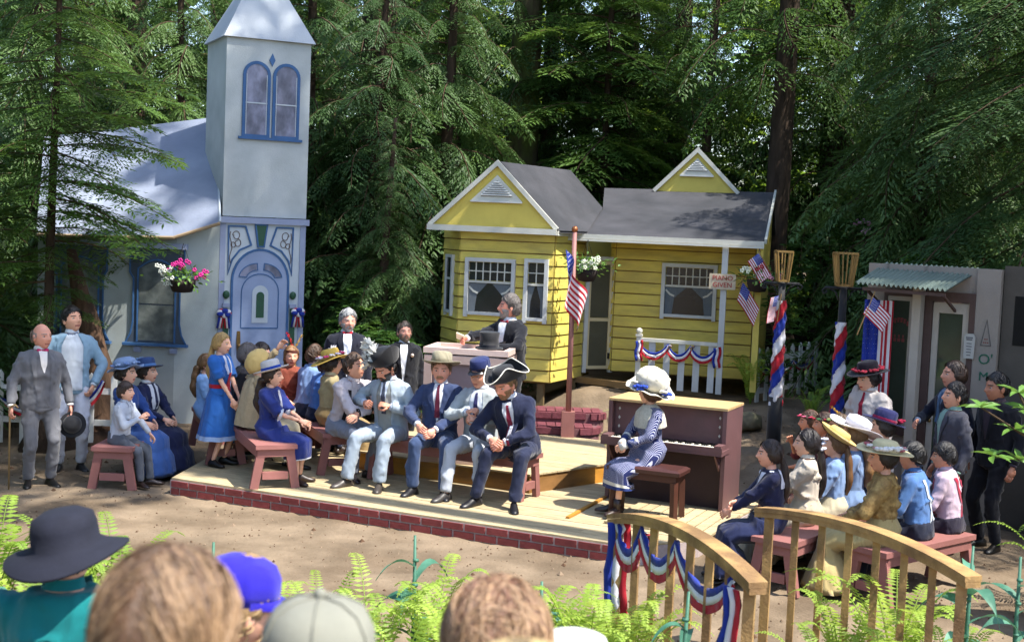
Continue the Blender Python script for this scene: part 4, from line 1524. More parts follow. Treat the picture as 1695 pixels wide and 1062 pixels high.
def hand(mv, mf, wrist, fdir, palm, side, k, curl):
    """palm + four fingers + thumb appended to lists; palm: palm normal; side: +1 left, -1 right"""
    y = unit(vec(fdir))
    z = vec(palm)
    z = unit(z - y * (z @ y))
    x = np.cross(y, z) * side
    B = np.stack([x, y, z], 1) * k
    def add(part):
        o = len(mv)
        mv.extend([tuple(wrist + B @ vec(p)) for p in part[0]])
        mf.extend([tuple(i + o for i in q) for q in part[1]])
    e = np.eye(3)
    add(loft_np([ring(vec((0, -.02, 0)), e[0], e[2], .025, .019, 8), ring(vec((0, .01, 0)), e[0], e[2], .027, .018, 8),
                 ring(vec((0, .05, 0)), e[0], e[2], .04, .015, 8), ring(vec((0, .09, 0)), e[0], e[2], .039, .012, 8)]))
    for i, (fx, L) in enumerate(((-.029, .058), (-.010, .072), (.010, .077), (.029, .068))):
        p = vec((fx, .085, 0))
        a = 0
        pts = [p]
        for j, sl in enumerate((.45, .32, .23)):
            a += curl * (.55 + .35 * j) + (.05 * i if j == 0 else 0)
            p = p + vec((fx * .35 * (1 - min(curl, 1)), math.cos(a), math.sin(a))) * L * sl
            pts.append(p)
        m = MB().tube(pts, [.0095, .009, .0085, .006], 6)
        add((m.v, m.f))
    m = MB().tube([(.026, .02, .0), (.05, .045, .012 + .012 * curl), (.052 - .015 * curl, .075, .024 + .02 * curl), (.046 - .022 * curl, .096, .034 + .02 * curl)], [.014, .0125, .011, .008], 6)
    add((m.v, m.f))

def shoe(parent, ank, fdir, k, col, boot=0.0):
    f = unit(vec((fdir[0], fdir[1], 0)))
    s = vec((-f[1], f[0], 0))
    z0 = ank[2] - .08 * k
    prof = [(-.078, .018, .035), (-.066, .032, .066), (-.03, .037, .092), (.02, .038, .095), (.06, .041, .072), (.105, .046, .053), (.15, .043, .042), (.18, .03, .032), (.195, .012, .022)]
    rings_ = []
    for t, w, h in prof:
        c = vec((ank[0], ank[1], z0)) + f * t * k
        r = []
        for a in np.linspace(0, np.pi, 7):
            r.append(c + s * math.cos(a) * w * k + vec((0, 0, 1)) * (math.sin(a) ** .8) * h * k)
        r.append(c - s * w * k * .96)
        r.append(c + s * w * k * .96)
        rings_.append(np.array(r))
    v, ff = loft_np(rings_)
    m = MB().add(v, ff)
    if boot:
        m.tube([vec((ank[0], ank[1], z0 + .05)), vec((ank[0], ank[1], z0 + .05 + boot))], [.042 * k, .047 * k], 10)
    return m.build('shoe', M('leather_' + col.strip('#'), col, rough=.42, var=.2, scale=12, bump=.1, bscale=60, spec=.5), parent, smooth=True)

SKINS = {}
def skin(col='#cf9b82'):
    c = np.clip(np.array(lin(col)) * 1.25, 0, .75)
    return M('skin_' + col.strip('#'), tuple(c), rough=.55, var=.1, scale=18, bump=.06, bscale=300, spec=.35, sss=.08)
def hairmat(col):
    return M('hair_' + col.strip('#'), col, rough=.38, var=.4, scale=30, bump=.5, bscale=110, stretch=(3, 3, .7), spec=.55)

MEN = [(-.11, .168, .118, 0), (-.02, .175, .122, 0), (.12, .158, .115, 0), (.28, .172, .122, 0), (.40, .188, .118, 0), (.475, .172, .098, .004), (.525, .098, .078, .006), (.565, .06, .06, .004)]
WOM = [(-.11, .165, .12, 0), (-.02, .172, .122, 0), (.15, .127, .102, 0), (.30, .147, .124, -.012), (.40, .156, .11, -.004), (.47, .148, .088, .002), (.52, .078, .068, .006), (.56, .052, .052, .004)]

class Person:
    def __init__(s, label, loc, rot, h=1.75, sit=None, female=False, lean=0, side=0, twist=0, head=(0, 0, 0), armr=None, arml=None,
                 legs=None, skincol='#cf9b82', hair=('male', '#3a2a20'), beard=None, group=None, fat=1.0, curl=(.45, .45), child=1.0, name='person'):
        s.root = thing(name, label, 'person', loc, R(rot), group)
        s.k = k = h / 1.75
        s.female, s.sit, s.fat = female, sit, fat
        s.seed = int(abs(hash(tuple(round(c * 100) for c in loc)))) % 9973
        pz = .92 * k if sit is None else sit + .10 * k
        s.P = P = vec((0, 0, pz))
        s.Rt = rz_(R(twist)) @ ry(R(side)) @ rx(R(lean))
        sw = .148 if female else .172
        s.sh = {+1: s.T(sw, .01, .445), -1: s.T(-sw, .01, .445)}
        s.Rh = rz_(R(head[0])) @ rx(R(head[1])) @ ry(R(head[2] if len(head) > 2 else 0))
        s.hk = k * (1.15 if h > 1.5 else 1.15 + .28 * (1.5 - h)) * child
        nb = s.T(0, .012, .55)
        s.hc = nb + s.Rt @ vec((0, 0, -.012)) * k + s.Rh @ vec((0, -.022, .104)) * s.hk
        s.nb = nb
        # legs
        s.hip = {d: P + vec((d * .09, 0, -.02)) * k for d in (1, -1)}
        if legs is None:
            legs = (((-.11, .0, .08), (.11, -.03, .08)) if sit is None else ((-.12, -.43, .08), (.12, -.43, .08)))
        s.ank, s.kn = {}, {}
        for d, a in ((-1, legs[0]), (1, legs[1])):
            tgt = vec(a) * vec((k, k, 1)) if sit is None else vec(a)
            s.kn[d], s.ank[d] = ik(s.hip[d], tgt, .435 * k, .425 * k, (d * .15, -1, .35 if sit is not None else 0))
        # arms (given in metres in the person's own frame)
        s.el, s.wr = {}, {}
        for d, a in ((-1, armr), (1, arml)):
            if a is None:
                a = ((d * .27 * k, -.05 * k, .86 * k), (d * .3, 1, 0)) if sit is None else ((d * .1 * k, -.33 * k, pz + .1 * k), (d * 1, .6, -.4))
            s.el[d], s.wr[d] = ik(s.sh[d], a[0], .29 * k, .255 * k, a[1])
        s.curl = {-1: curl[0], 1: curl[1]}
        s.palm = {d: None for d in (1, -1)}
        s.skincol, s.hairspec, s.beard = skincol, hair, beard
        s.body()
        s.do_hair()
    def T(s, x, y, z):
        return s.P + s.Rt @ vec((x, y, z)) * s.k
    def torso_loft(s, e, zmin=-9, zmax=9, n=18, tab=None, extra=()):
        tab = tab or (WOM if s.female else MEN)
        rs = []
        for z, a, b, yo in [r for r in list(extra) + tab if zmin <= r[0] <= zmax]:
            f = s.fat if z < .42 else 1 + (s.fat - 1) * .4
            rs.append(ring(s.T(0, yo, z), s.Rt[:, 0], s.Rt[:, 1], (a * f + e) * s.k, (b * f + e) * s.k, n))
        return loft_np(rs)
    def body(s):
        k = s.k
        parts = [s.torso_loft(-.03), capsule(s.T(0, .01, .5), s.hc - s.Rh @ vec((0, -.012, .055)) * s.hk, .056 * k, .052 * k)]
        for d in (1, -1):
            parts += [capsule(s.sh[d], s.el[d], .042 * k, .037 * k), capsule(s.el[d], s.wr[d], .038 * k, .026 * k),
                      capsule(s.hip[d], s.kn[d], .062 * k, .045 * k), capsule(s.kn[d], s.ank[d], .048 * k, .035 * k)]
        hv, hf = [], []
        for d in (1, -1):
            fd = unit(s.wr[d] - s.el[d])
            pn = s.palm[d] if s.palm[d] is not None else unit(vec((-d * .8, .1, -.5)))
            hand(hv, hf, s.wr[d] + fd * .012 * k, fd, pn, d, k, s.curl[d])
        p = head_pts(HD, s.female) * s.hk
        for d in (1, -1):
            ear = ellipsoid((d * .077 * s.hk, .008 * s.hk, -.006 * s.hk), (.011 * s.hk, .02 * s.hk, .032 * s.hk), nu=8, nv=6)
            o = len(hv)
            hv.extend([tuple(s.hc + s.Rh @ vec(q)) for q in ear[0]])
            hf.extend([tuple(i + o for i in q) for q in ear[1]])
        lip = M('lips_f' if s.female else 'lips', '#a8504a' if s.female else '#a8675a', rough=.5, var=.1, bump=0)
        eyew = M('eye_white', '#a59b92', rough=.3, var=.03, bump=0, spec=.5)
        iris = M('eye_dark', '#241a14', rough=.2, var=.1, bump=0, spec=.6)
        brow = hairmat(s.hairspec[1])
        ctr = p[HF].mean(1) / s.hk
        front = ctr[:, 1] < -.05
        hm = np.zeros(len(HF), int)
        hm[front & (np.abs(ctr[:, 0]) < .024) & (ctr[:, 2] < -.052) & (ctr[:, 2] > -.071)] = 1
        hm[front & (np.abs(np.abs(ctr[:, 0]) - .032) < .019) & (np.abs(ctr[:, 2] - .0265 + np.abs(np.abs(ctr[:, 0]) - .03) * .15) < .0055)] = 4
        hp = s.hc + p @ s.Rh.T
        eyes, ef, em = [], [], []
        for d in (1, -1):
            for r, off, mi in ((.0112, .0005, 2), (.0072, .0062, 3)):
                e = ellipsoid((d * .032, -.0735 - off, .0055), (r * 1.25 if mi == 2 else r, r, r * .8), nu=8, nv=6)
                o = len(eyes)
                eyes += [tuple(s.hc + s.Rh @ (vec(q) * s.hk)) for q in e[0]]
                ef += [tuple(i + o for i in q) for q in e[1]]
                em += [mi] * len(e[1])
        root = s.root
        mats = [skin(s.skincol), lip, eyew, iris, brow]
        def done(V, N, F):
            vs = [tuple(q) for q in V] + [tuple(q) for q in hp] + hv + eyes
            o1, o2 = len(V), len(V) + len(hp)
            o3 = o2 + len(hv)
            fs = [tuple(q) for q in F] + [tuple(q + o1) for q in HF] + [tuple(i + o2 for i in q) for q in hf] + [tuple(i + o3 for i in q) for q in ef]
            me = bpy.data.meshes.new('body')
            me.from_pydata(vs, [], fs)
            for m in mats:
                me.materials.append(m)
            me.polygons.foreach_set('material_index', [0] * len(F) + list(hm) + [0] * len(hf) + em)
            me.polygons.foreach_set('use_smooth', [True] * len(fs))
            link('body', me, root)
        remesh_later(parts, .027 * max(k, .8), 2, done)
    def shell(s, name, mask, hi, lo, mat, noise=.0, freq=20, parent=None, vol=None):
        g = np.random.default_rng(s.seed)
        d = SD
        sc = lo + (hi - lo) * mask
        if noise:
            a = np.arctan2(d[:, 0], d[:, 1] - .3)
            sc = sc + noise * mask * (np.sin(a * freq + 3 * d[:, 2] + g.uniform(0, 6)) * .5 + np.sin(a * freq * 2.3 + 6 * d[:, 2]) * .3 + .35 * np.sin(d @ g.normal(size=3) * 9) * np.sin(d @ g.normal(size=3) * 7))
        p = head_pts(d, s.female) * sc[:, None]
        if vol is not None:
            p = p + vol(d) * mask[:, None]
        return np_obj(name, s.hc + (p * s.hk) @ s.Rh.T, SF, mat, parent or s.root)
    def strands(s, col, n, length, messy, part, style='female', parent=None, lift=1.0, rad=.0022):
        """thin ribbons of hair combed over the scalp"""
        g = np.random.default_rng(s.seed + 77)
        d = nrm(g.normal(size=(n * 3, 3)) + np.array([0, .35, .45]))
        d = d[hair_mask(d, style) > .45][:n]
        n = len(d)
        fl = np.stack([part * np.sign(d[:, 0] + .02), np.full(n, .30), np.full(n, -.55)], 1) + g.normal(size=(n, 3)) * messy
        if style == 'male' or style == 'boy':
            fl = np.stack([.5 * np.sign(d[:, 0] + .03), -.45 * np.clip(d[:, 2], 0, 1) + .25, -.45 * (1 - np.clip(d[:, 2], 0, 1))], 1) + g.normal(size=(n, 3)) * messy
        L = length * g.uniform(.5, 1.1, n)[:, None]
        up = g.uniform(0, .010, n) * lift
        tl = g.uniform(-.9, .9, (n, 1))
        q = d.copy()
        rows_ = []
        for j in range(6):
            u = nrm(q)
            m = hair_mask(u, style)
            r = np.linalg.norm(head_pts(u, s.female), axis=1) * np.where(m > .3, 1.05 + .035 * m, .9) + up * (m > .3)
            c = u * r[:, None]
            t = nrm(fl - u * (fl * u).sum(1, keepdims=True))
            sd = np.cross(u, t)
            w = rad * (.5, 1, 1.1, 1, .8, .2)[j]
            sd = sd * np.cos(tl) + u * np.sin(tl)
            rows_.append((c - sd * w, c + sd * w))
            q = u + t * L / 5 / .1
        V = np.stack([x for r in rows_ for x in r], 1)
        V = s.hc + (V.reshape(-1, 3) * s.hk) @ s.Rh.T
        b = (np.arange(n) * 12)[:, None, None]
        F = (b + np.array([[2 * j, 2 * j + 1, 2 * j + 3, 2 * j + 2] for j in range(5)])[None]).reshape(-1, 4)
        np_obj('hair_strands', V, F, hairmat(col), parent or s.root)
    def H(s, *p):
        return s.hc + s.Rh @ vec(p) * s.hk
    def do_hair(s):
        st, col = s.hairspec[0], s.hairspec[1]
        opt = s.hairspec[2] if len(s.hairspec) > 2 else ''
        m = hairmat(col)
        base = {'male': 'male', 'bald': 'bald', 'boy': 'boy'}.get(st, 'female')
        mask = hair_mask(SD, base)
        vol = None
        if st in ('female', 'bun', 'long', 'pony', 'braids'):
            def vol(d):
                return np.stack([d[:, 0] * .012, np.clip(d[:, 1], 0, 1) * .016, np.clip(d[:, 2], 0, 1) * .008], 1)
        if st == 'boy':
            def vol(d):
                return d * .011 + np.stack([0 * d[:, 0], -.004 * np.clip(d[:, 2], 0, 1), .006 * np.clip(d[:, 2], 0, 1)], 1)
        if st == 'male':
            def vol(d):
                return d * .004 + np.stack([0 * d[:, 0], -.006 * np.clip(d[:, 2], 0, 1), .010 * np.clip(d[:, 2], 0, 1) * (1 + .4 * np.sin(d[:, 0] * 5 + 1))], 1)
        h = s.shell('hair', mask, 1.035 if st == 'bald' or opt == 'thin' else 1.075, .955, m, .02 if st != 'bald' else .008, 17, vol=vol)
        if opt != 'thin':
            s.strands(col, 120 if st == 'bald' else 280, .07 if st in ('male', 'bald') else .08, .22, .4, base, h, 1.0, .0035)
        if st == 'bun':
            e = ellipsoid(s.H(0, .105, -.01), (.055 * s.hk, .045 * s.hk, .05 * s.hk), s.Rh)
            MB().add(*e).build('bun', m, h, True)
        if st in ('long', 'pony', 'braids'):
            L = {'long': .34, 'pony': .36, 'braids': .4}[st]
            w0 = {'long': .075, 'pony': .042, 'braids': .028}[st]
            for sd in ((0,) if st != 'braids' else (-1, 1)):
                a = s.H(sd * .06, .085 if not sd else .05, -.02 if st == 'long' else .0)
                back = s.Rt[:, 1]
                b2 = s.T(sd * .1, .135 if s.female else .14, .40)
                c = b2 + vec((0, 0, -1)) * L * .7 * s.k
                pts = [a, a * .6 + b2 * .4 + back * .02, b2 + back * .012, (b2 + c) / 2 + back * .02, c]
                rs = []
                g = np.random.default_rng(s.seed + 3)
                ax = s.Rt[:, 0]
                N = 14
                P4 = np.array(pts)
                for i in range(N):
                    t = i / (N - 1) * (len(pts) - 1)
                    i0 = min(int(t), len(pts) - 2)
                    fr = t - i0
                    cpt = P4[i0] * (1 - fr) + P4[i0 + 1] * fr
                    w = w0 * s.hk * (1.0 + .12 * math.sin(i * 1.7)) * (1 if i < N - 3 else (1, .7, .35, .1)[i - N + 4 - 0] if i - N + 4 < 4 else .1)
                    rs.append(ring(cpt, ax, back, w, w * .55 + .008, 16, lambda t: 1 + .1 * np.sin(t * 7 + i * .5)))
                v, f = loft_np(rs)
                MB().add(v, f).build('lock' if st == 'long' else 'tail', m, h, True)
        if s.beard:
            s.shell('beard', beard_mask(SD, s.beard[0]), 1.07 if s.beard[0] != 'moustache' else 1.09, .92, hairmat(s.beard[1]), .012, 26)
    # ---------------------------------------------------------- clothes
    def garment(s, name, parts, col, vox=.015, sm=3, fold=.005, after=None, mat=None, wl=(.07, .24), stretch=1.0):
        root, seed = s.root, s.seed
        mt = mat or cloth(col)
        def done(V, N, F):
            V = folds(V, N, fold * s.k, seed + len(name), wl, stretch)
            o = np_obj(name, V, F, mt, root)
            s.last = o
            if after:
                bvh = BVHTree.FromPolygons([Vector(p) for p in V], [tuple(q) for q in F])
                after(o, bvh)
        remesh_later(parts, vox * max(.8, s.k), sm, done)
    def sleeves(s, e, frac=1.0, puff=0, sides=(1, -1), cuff=0):
        parts = []
        for d in sides:
            k = s.k
            parts.append(capsule(s.T(d * .09, .008, .465), s.sh[d], .055 * k, (.05 + e) * k))
            if frac <= .5:
                b = s.sh[d] + (s.el[d] - s.sh[d]) * frac * 2
                parts.append(capsule(s.sh[d], b, (.048 + e + puff) * k, (.048 + e + puff * .6) * k, flat_end=True))
            else:
                parts.append(capsule(s.sh[d], s.el[d], (.05 + e + puff * .7) * k, (.045 + e + puff * .5) * k))
                b = s.el[d] + (s.wr[d] - s.el[d]) * ((frac - .5) * 2)
                parts.append(capsule(s.el[d], b, (.044 + e) * k, (.034 + e + cuff) * k, flat_end=True))
        return parts
    def patch(s, name, bvh, rows, mat, off=.004, nx=5, back=False, parent=None, smooth=True):
        V, F = [], []
        dr = s.Rt @ vec((0, -1 if back else 1, 0))
        sub = []
        for a, b in zip(rows[:-1], rows[1:]):
            n = max(1, int(abs(a[0] - b[0]) / .018))
            for i in range(n):
                t = i / n
                sub.append([a[j] + (b[j] - a[j]) * t for j in range(3)])
        sub.append(list(rows[-1]))
        for z, x0, x1 in sub:
            for i in range(nx + 1):
                x = x0 + (x1 - x0) * i / nx
                o = s.T(x, .6 if back else -.6, z)
                hit = bvh.ray_cast(Vector(o), Vector(dr))
                if hit[0] is None:
                    q = s.T(x, (.06 if back else -.06), z)
                else:
                    q = vec(hit[0])
                    if s.k * .9 < np.linalg.norm(q - o):
                        q = s.T(x, 0, z)
                V.append(q - dr * off)
        n = nx + 1
        for i in range(len(sub) - 1):
            for j in range(nx):
                F.append((i * n + j, i * n + j + 1, (i + 1) * n + j + 1, (i + 1) * n + j))
        return np_obj(name, np.array(V), np.array(F), mat, parent or s.root, smooth)
    def trousers(s, col, flare=.0, cut=.0, e=.002):
        k = s.k
        parts = [s.torso_loft(e, -.12, .06, tab=[(-.11, .168, .118, 0), (-.02, .175, .122, 0), (.06, .166, .118, 0)])]
        parts.append(ellipsoid(s.P + vec((0, .0, -.03)) * k, (.178 * k * s.fat, .13 * k * s.fat, .12 * k)))
        for d in (1, -1):
            parts += [capsule(s.hip[d], s.kn[d], .098 * k * (.5 + .5 * s.fat), .07 * k), capsule(s.kn[d], s.ank[d] + (s.kn[d] - s.ank[d]) * cut, .068 * k, (.058 + flare) * k, flat_end=True)]
        s.garment('trousers', parts, col, .0215, 2, .013)
    def shoes(s, col='#1a1614', boot=0):
        for d in (1, -1):
            f = s.kn[d] - s.hip[d] if s.sit is not None else vec((d * .25, -1, 0))
            f = vec((f[0] * .6 + d * .12, f[1], 0))
            if np.linalg.norm(f[:2]) < .1:
                f = vec((d * .2, -1, 0))
            shoe(s.root, s.ank[d], f, s.k, col, boot)
    def collar(s, col, e=.0, h=.035):
        c0, c1 = s.T(0, .008, .535), s.T(0, .002, .535 + h)
        rs = [ring(c0, s.Rt[:, 0], s.Rt[:, 1], .074 * s.k, .072 * s.k, 14), ring(c1, s.Rt[:, 0], s.Rt[:, 1], .062 * s.k, .062 * s.k, 14)]
        v, f = loft_np(rs, False)
        MB().add(v, f).build('collar', cloth(col), s.root, True)
    def bow(s, col, w=.055):
        c = s.T(0, -.085, .52)
        m = MB()
        X, Y, Z = s.Rt[:, 0], s.Rt[:, 1], s.Rt[:, 2]
        for d in (1, -1):
            rs = [ring(c + X * d * .006, Z, Y, .009, .009, 8), ring(c + X * d * w * .55, Z, Y, .022, .012, 8), ring(c + X * d * w, Z, Y, .026, .009, 8), ring(c + X * d * w * 1.04, Z, Y, .018, .004, 8)]
            m.add(*loft_np(rs))
        m.add(*ellipsoid(c - Y * .004, (.012, .011, .013), s.Rt, 8, 6))
        m.build('bow_tie', cloth(col), s.root, True)
    def suit(s, col, shirt='#e6e4e0', tie=None, bow=None, vest=None, lap=None, open_z=.16, trouser=None, shoes='#191614', openw=0.0, flare=0.0, vcut=None):
        """jacket, shirt front, lapels, tie or bow, trousers and shoes"""
        k = s.k
        s.trousers(trouser or col, flare)
        s.shoes(shoes)
        hem = -.2 if s.sit is None else -.1
        ext = [(hem, .205, .15, 0)] if s.sit is None else []
        parts = [s.torso_loft(.018, -.13, .53, extra=ext)] + s.sleeves(.012, .97)
        lapc = cloth(lap or col)
        def after(o, bvh):
            b = .012
            base = vest or shirt
            if openw:
                s.patch('shirt_front', bvh, [(.53, -.05, .05), (.40, -.055 - openw, .055 + openw), (.1, -.05 - openw, .05 + openw), (-.06, -.05 - openw, .05 + openw)], cloth(base), .009, 12)
                if vest:
                    s.patch('shirt', bvh, [(.535, -.045, .045), (.38, -.03, .03), (.3, -.004, .004)], cloth(shirt), .013, 5)
                for d in (1, -1):
                    s.patch('lapel', bvh, [(.53, d * .05, d * .085), (.44, d * (.05 + openw), d * (.115 + openw * .6)), (.36, d * (.055 + openw), d * (.1 + openw)), (.1, d * (.05 + openw), d * (.056 + openw))], lapc, .015, 4)
            else:
                s.patch('shirt_front', bvh, [(.535, -.05, .05), (.45, -.058, .058), (open_z, -b, b)], cloth(shirt), .008, 10)
                if vest:
                    vc = vcut if vcut is not None else .33
                    s.patch('vest', bvh, [(vc + .04, -.05, .05), (open_z + .05, -.03, .03), (open_z, -b, b)], cloth(vest), .010, 8)
                for d in (1, -1):
                    s.patch('lapel', bvh, [(.535, d * .045, d * .082), (.45, d * .054, d * .112), (.42, d * .05, d * .118), (.39, d * .047, d * .104), (open_z, d * .006, d * .014)], lapc, .015, 4)
            s.patch('pocket_flap', bvh, [(.0, -.135, -.06), (-.03, -.135, -.06)], lapc, .004, 3)
            s.patch('pocket_flap', bvh, [(.0, .06, .135), (-.03, .06, .135)], lapc, .004, 3)
            m = MB()
            for z in (open_z - .01, open_z - .1):
                hit = bvh.ray_cast(Vector(s.T(.012, -.6, z)), Vector(s.Rt @ vec((0, 1, 0))))
                if hit[0] is not None:
                    m.sphere(hit[0], .011, 8, 5)
            if m.v and not openw:
                m.build('buttons', M('dark_button', '#1c1a1c', rough=.35, var=.1, bump=0), s.root, True)
            if tie:
                s.patch('tie', bvh, [(.525, -.018, .018), (.49, -.012, .012), (.36, -.024, .024), (max(open_z, .2), -.026, .026)], cloth(tie, rough=.6), .017, 4)
        s.garment('jacket', parts, col, .0175, 2, .013, after)
        s.collar(shirt)
        for d in (1, -1):
            q = s.wr[d] - unit(s.wr[d] - s.el[d]) * .012 * k
            MB().tube([q, q + unit(s.wr[d] - s.el[d]) * .022 * k], [.036 * k, .035 * k], 12).build('cuff', cloth(shirt), s.root, True)
        if bow:
            s.bow(bow)
    def shirt(s, col, trouser='#55585f', susp=None, frac=.97, shoes='#2a1e18', puff=.012, collar=True, vest=None):
        s.trousers(trouser, e=.026)
        s.shoes(shoes)
        parts = [s.torso_loft(.012, -.05, .53)] + s.sleeves(.008, frac, puff)
        def after(o, bvh):
            if susp:
                mt = cloth(susp)
                for d in (1, -1):
                    s.patch('suspender', bvh, [(.46, d * .08, d * .12), (.3, d * .075, d * .112), (.02, d * .075, d * .112)], mt, .005, 2)
                    s.patch('suspender', bvh, [(.46, d * .08, d * .12), (.3, d * .045, d * .083), (.16, d * -.018, d * .02), (.02, d * -.075, d * -.04)], mt, .007, 2, back=True)
            s.patch('placket', bvh, [(.52, -.015, .015), (.08, -.015, .015)], cloth(col), .004, 1)
        s.garment('shirt', parts, col, .0175, 2, .015, after)
        if collar:
            s.collar(col)
            m = MB()
            for d in (1, -1):
                a, b, c = s.T(d * .012, -.075, .535), s.T(d * .075, -.05, .56), s.T(d * .07, -.105, .485)
                n = s.Rt @ vec((0, -1, .3)) * .006
                m.add([a, b, c, a + n, b + n, c + n], [(0, 1, 2), (5, 4, 3), (0, 3, 4, 1), (1, 4, 5, 2), (2, 5, 3, 0)])
            m.build('collar_points', cloth(col), s.root)
    def skirt(s, col, hem=.12, w=.3, wob=.06, mat=None, name='skirt', folds_n=11, cm=None, hems=()):
        k = s.k
        g = np.random.default_rng(s.seed + 11)
        n = 64
        ph = g.uniform(0, 6, 3)
        def wb(a):
            return lambda t: 1 + a * (np.sin(t * folds_n + ph[0]) * .6 + np.sin(t * (folds_n - 4) + ph[1]) * .5 + np.sin(t * 3 + ph[2]) * .4)
        X, Y, Z = vec((1, 0, 0)), vec((0, 1, 0)), vec((0, 0, 1))
        if s.sit is None:
            zt, zh = s.P[2] + .13 * k, hem
            rs = []
            for i in range(13):
                t = i / 12
                z = zt + (zh - zt) * t
                r = (.128 + (.19 - .128) * min(1, t * 4)) if t < .25 else .19 + (w - .19) * ((t - .25) / .75)
                rs.append(ring(vec((s.P[0], s.P[1], z)), X, Y, r * k, r * k * .86, n, wb(wob * t)))
        else:
            kz = (s.kn[1][2] + s.kn[-1][2]) / 2
            ky = (s.kn[1][1] + s.kn[-1][1]) / 2
            kx = (s.kn[1][0] + s.kn[-1][0]) / 2
            ay = (s.ank[1][1] + s.ank[-1][1]) / 2
            ax_ = (s.ank[1][0] + s.ank[-1][0]) / 2
            p = s.P
            C = [(s.T(0, 0, .15), X, s.Rt[:, 1], .135, .11, 0), (s.T(0, .0, .04), X, s.Rt[:, 1], .195, .165, .02),
                 (p + vec((0, -.06, -.015)) * k, X, unit(vec((0, .9, -.5))), .225, .175, .03),
                 (vec((kx * .4, p[1] * .55 + ky * .45, kz + .0)), X, unit(vec((0, .35, -.9))), .235, .125, .04),
                 (vec((kx * .8, ky * .85 + p[1] * .15, kz - .005)), X, unit(vec((0, .3, -.95))), .23, .118, .05),
                 (vec((kx, ky - .02 * k, kz - .05 * k)), X, unit(vec((0, .75, -.65))), .225, .12, .06),
                 (vec((kx * .9 + ax_ * .1, ky * .8 + ay * .2 + .0, kz - .16 * k)), X, unit(vec((0, .98, -.2))), .225, .13, .08),
                 (vec((ax_, ay + .02, (kz + hem) / 2)), X, Y, (.225 + w) / 2, .155, .10), (vec((ax_, ay + .03, hem)), X, Y, w, w * .68, .13)]
            if hem > .25:
                C = C[:-2] + [(vec((ax_ * .5 + kx * .5, ky * .55 + ay * .45 + .02, hem)), X, Y, .24, .15, .1)]
            rs = []
            for i in range(len(C) - 1):
                a, b = C[i], C[i + 1]
                for j in range(4):
                    t = j / 4
                    rs.append(ring(a[0] * (1 - t) + b[0] * t, X, unit(a[2] * (1 - t) + b[2] * t), (a[3] * (1 - t) + b[3] * t) * k, (a[4] * (1 - t) + b[4] * t) * k, n, wb(wob * 6 * (a[5] * (1 - t) + b[5] * t))))
            a = C[-1]
            rs.append(ring(a[0], X, a[2], a[3] * k, a[4] * k, n, wb(wob * 6 * a[5])))
        v, f = loft_np(rs, False)
        # the hem is turned inwards so the cloth shows thickness
        o = len(v)
        inner = [rs[-1].mean(0) + (q - rs[-1].mean(0)) * .95 + vec((0, 0, .05)) for q in rs[-1]]
        v += [tuple(q) for q in inner]
        f += [(o - n + j, o - n + (j + 1) % n, o + (j + 1) % n, o + j) for j in range(n)]
        sk = MB().add(v, f).build(name, mat or cloth(col), s.root, True)
        m = len(rs)
        for i, (z0, z1, hc) in enumerate(hems):
            a, b = int(m * z0), max(int(m * z1), int(m * z0) + 1)
            rr = [np.array([q + unit(q - r.mean(0)) * .004 for q in r]) for r in rs[a:min(b + 1, m)]]
            if len(rr) > 1:
                MB().add(*loft_np(rr, False)).build('trim', cloth(hc), sk, True)
        return sk
    def blouse(s, col, frac=.97, puff=.025, fold=.014, collar=None, mat=None, name='bodice', after=None, zmin=.0):
        parts = [s.torso_loft(.012, zmin, .53, extra=[(zmin, .165, .125, 0)] if zmin > -.02 else [])] + s.sleeves(.008, frac, puff)
        s.garment(name, parts, col, .0175, 2, fold, after, mat)
        if collar:
            s.collar(collar)
    # ---------------------------------------------------------- hats
    def hat(s, prof, mat, tilt=(0, 0), z=.055, n=36, dz=None, dr=None, off=(0, .01), name='hat', sy=1.16):
        A = s.Rh @ rx(R(tilt[0])) @ ry(R(tilt[1]))
        base = s.H(off[0], off[1], z)
        rs = []
        t = np.linspace(0, 2 * np.pi, n, endpoint=False)
        for r, zz in prof:
            b = np.clip((r - .09) / .1, 0, 1)
            rr = np.full(n, r) * (1 + (dr(t) * b if dr else 0))
            zt = np.full(n, zz) + (dz(t) * b if dz else 0)
            q = np.stack([rr * np.cos(t), rr * sy * np.sin(t), zt], 1)
            rs.append(base + (q * s.hk) @ A.T)
        v, f = loft_np(rs)
        o = MB().add(v, f).build(name, mat, s.root, True)
        def W(x, y, zz):
            return base + A @ vec((x, y, zz)) * s.hk
        o['_'] = 0
        del o['_']
        return o, W
    def ribbon(s, W, parent, r, z, h, col, sy=1.16, name='hat_band'):
        n = 28
        t = np.linspace(0, 2 * np.pi, n, endpoint=False)
        rs = [np.array([W(rr * math.cos(a), rr * sy * math.sin(a), zz) for a in t]) for rr, zz in ((r, z), (r + .004, z + .004), (r + .003, z + h))]
        MB().add(*loft_np(rs, False)).build(name, cloth(col), parent, True)
    def flowers(s, W, parent, spots, cols, r=.022, name='flowers'):
        g = random.Random(s.seed)
        m = MB()
        for i, (x, y, z) in enumerate(spots):
            c = W(x, y, z)
            mi = i % len(cols)
            for j in range(6):
                a = j * 1.047 + g.random()
                d = vec((math.cos(a), math.sin(a), g.uniform(.2, .9)))
                m.sphere(Vector(c + d * r * .6), (r * .55, r * .55, r * .35), 6, 4, mi=mi)
            m.sphere(Vector(c + vec((0, 0, r * .4))), r * .4, 6, 4, mi=mi)
        m.build(name, [cloth(c) for c in cols], parent, True)

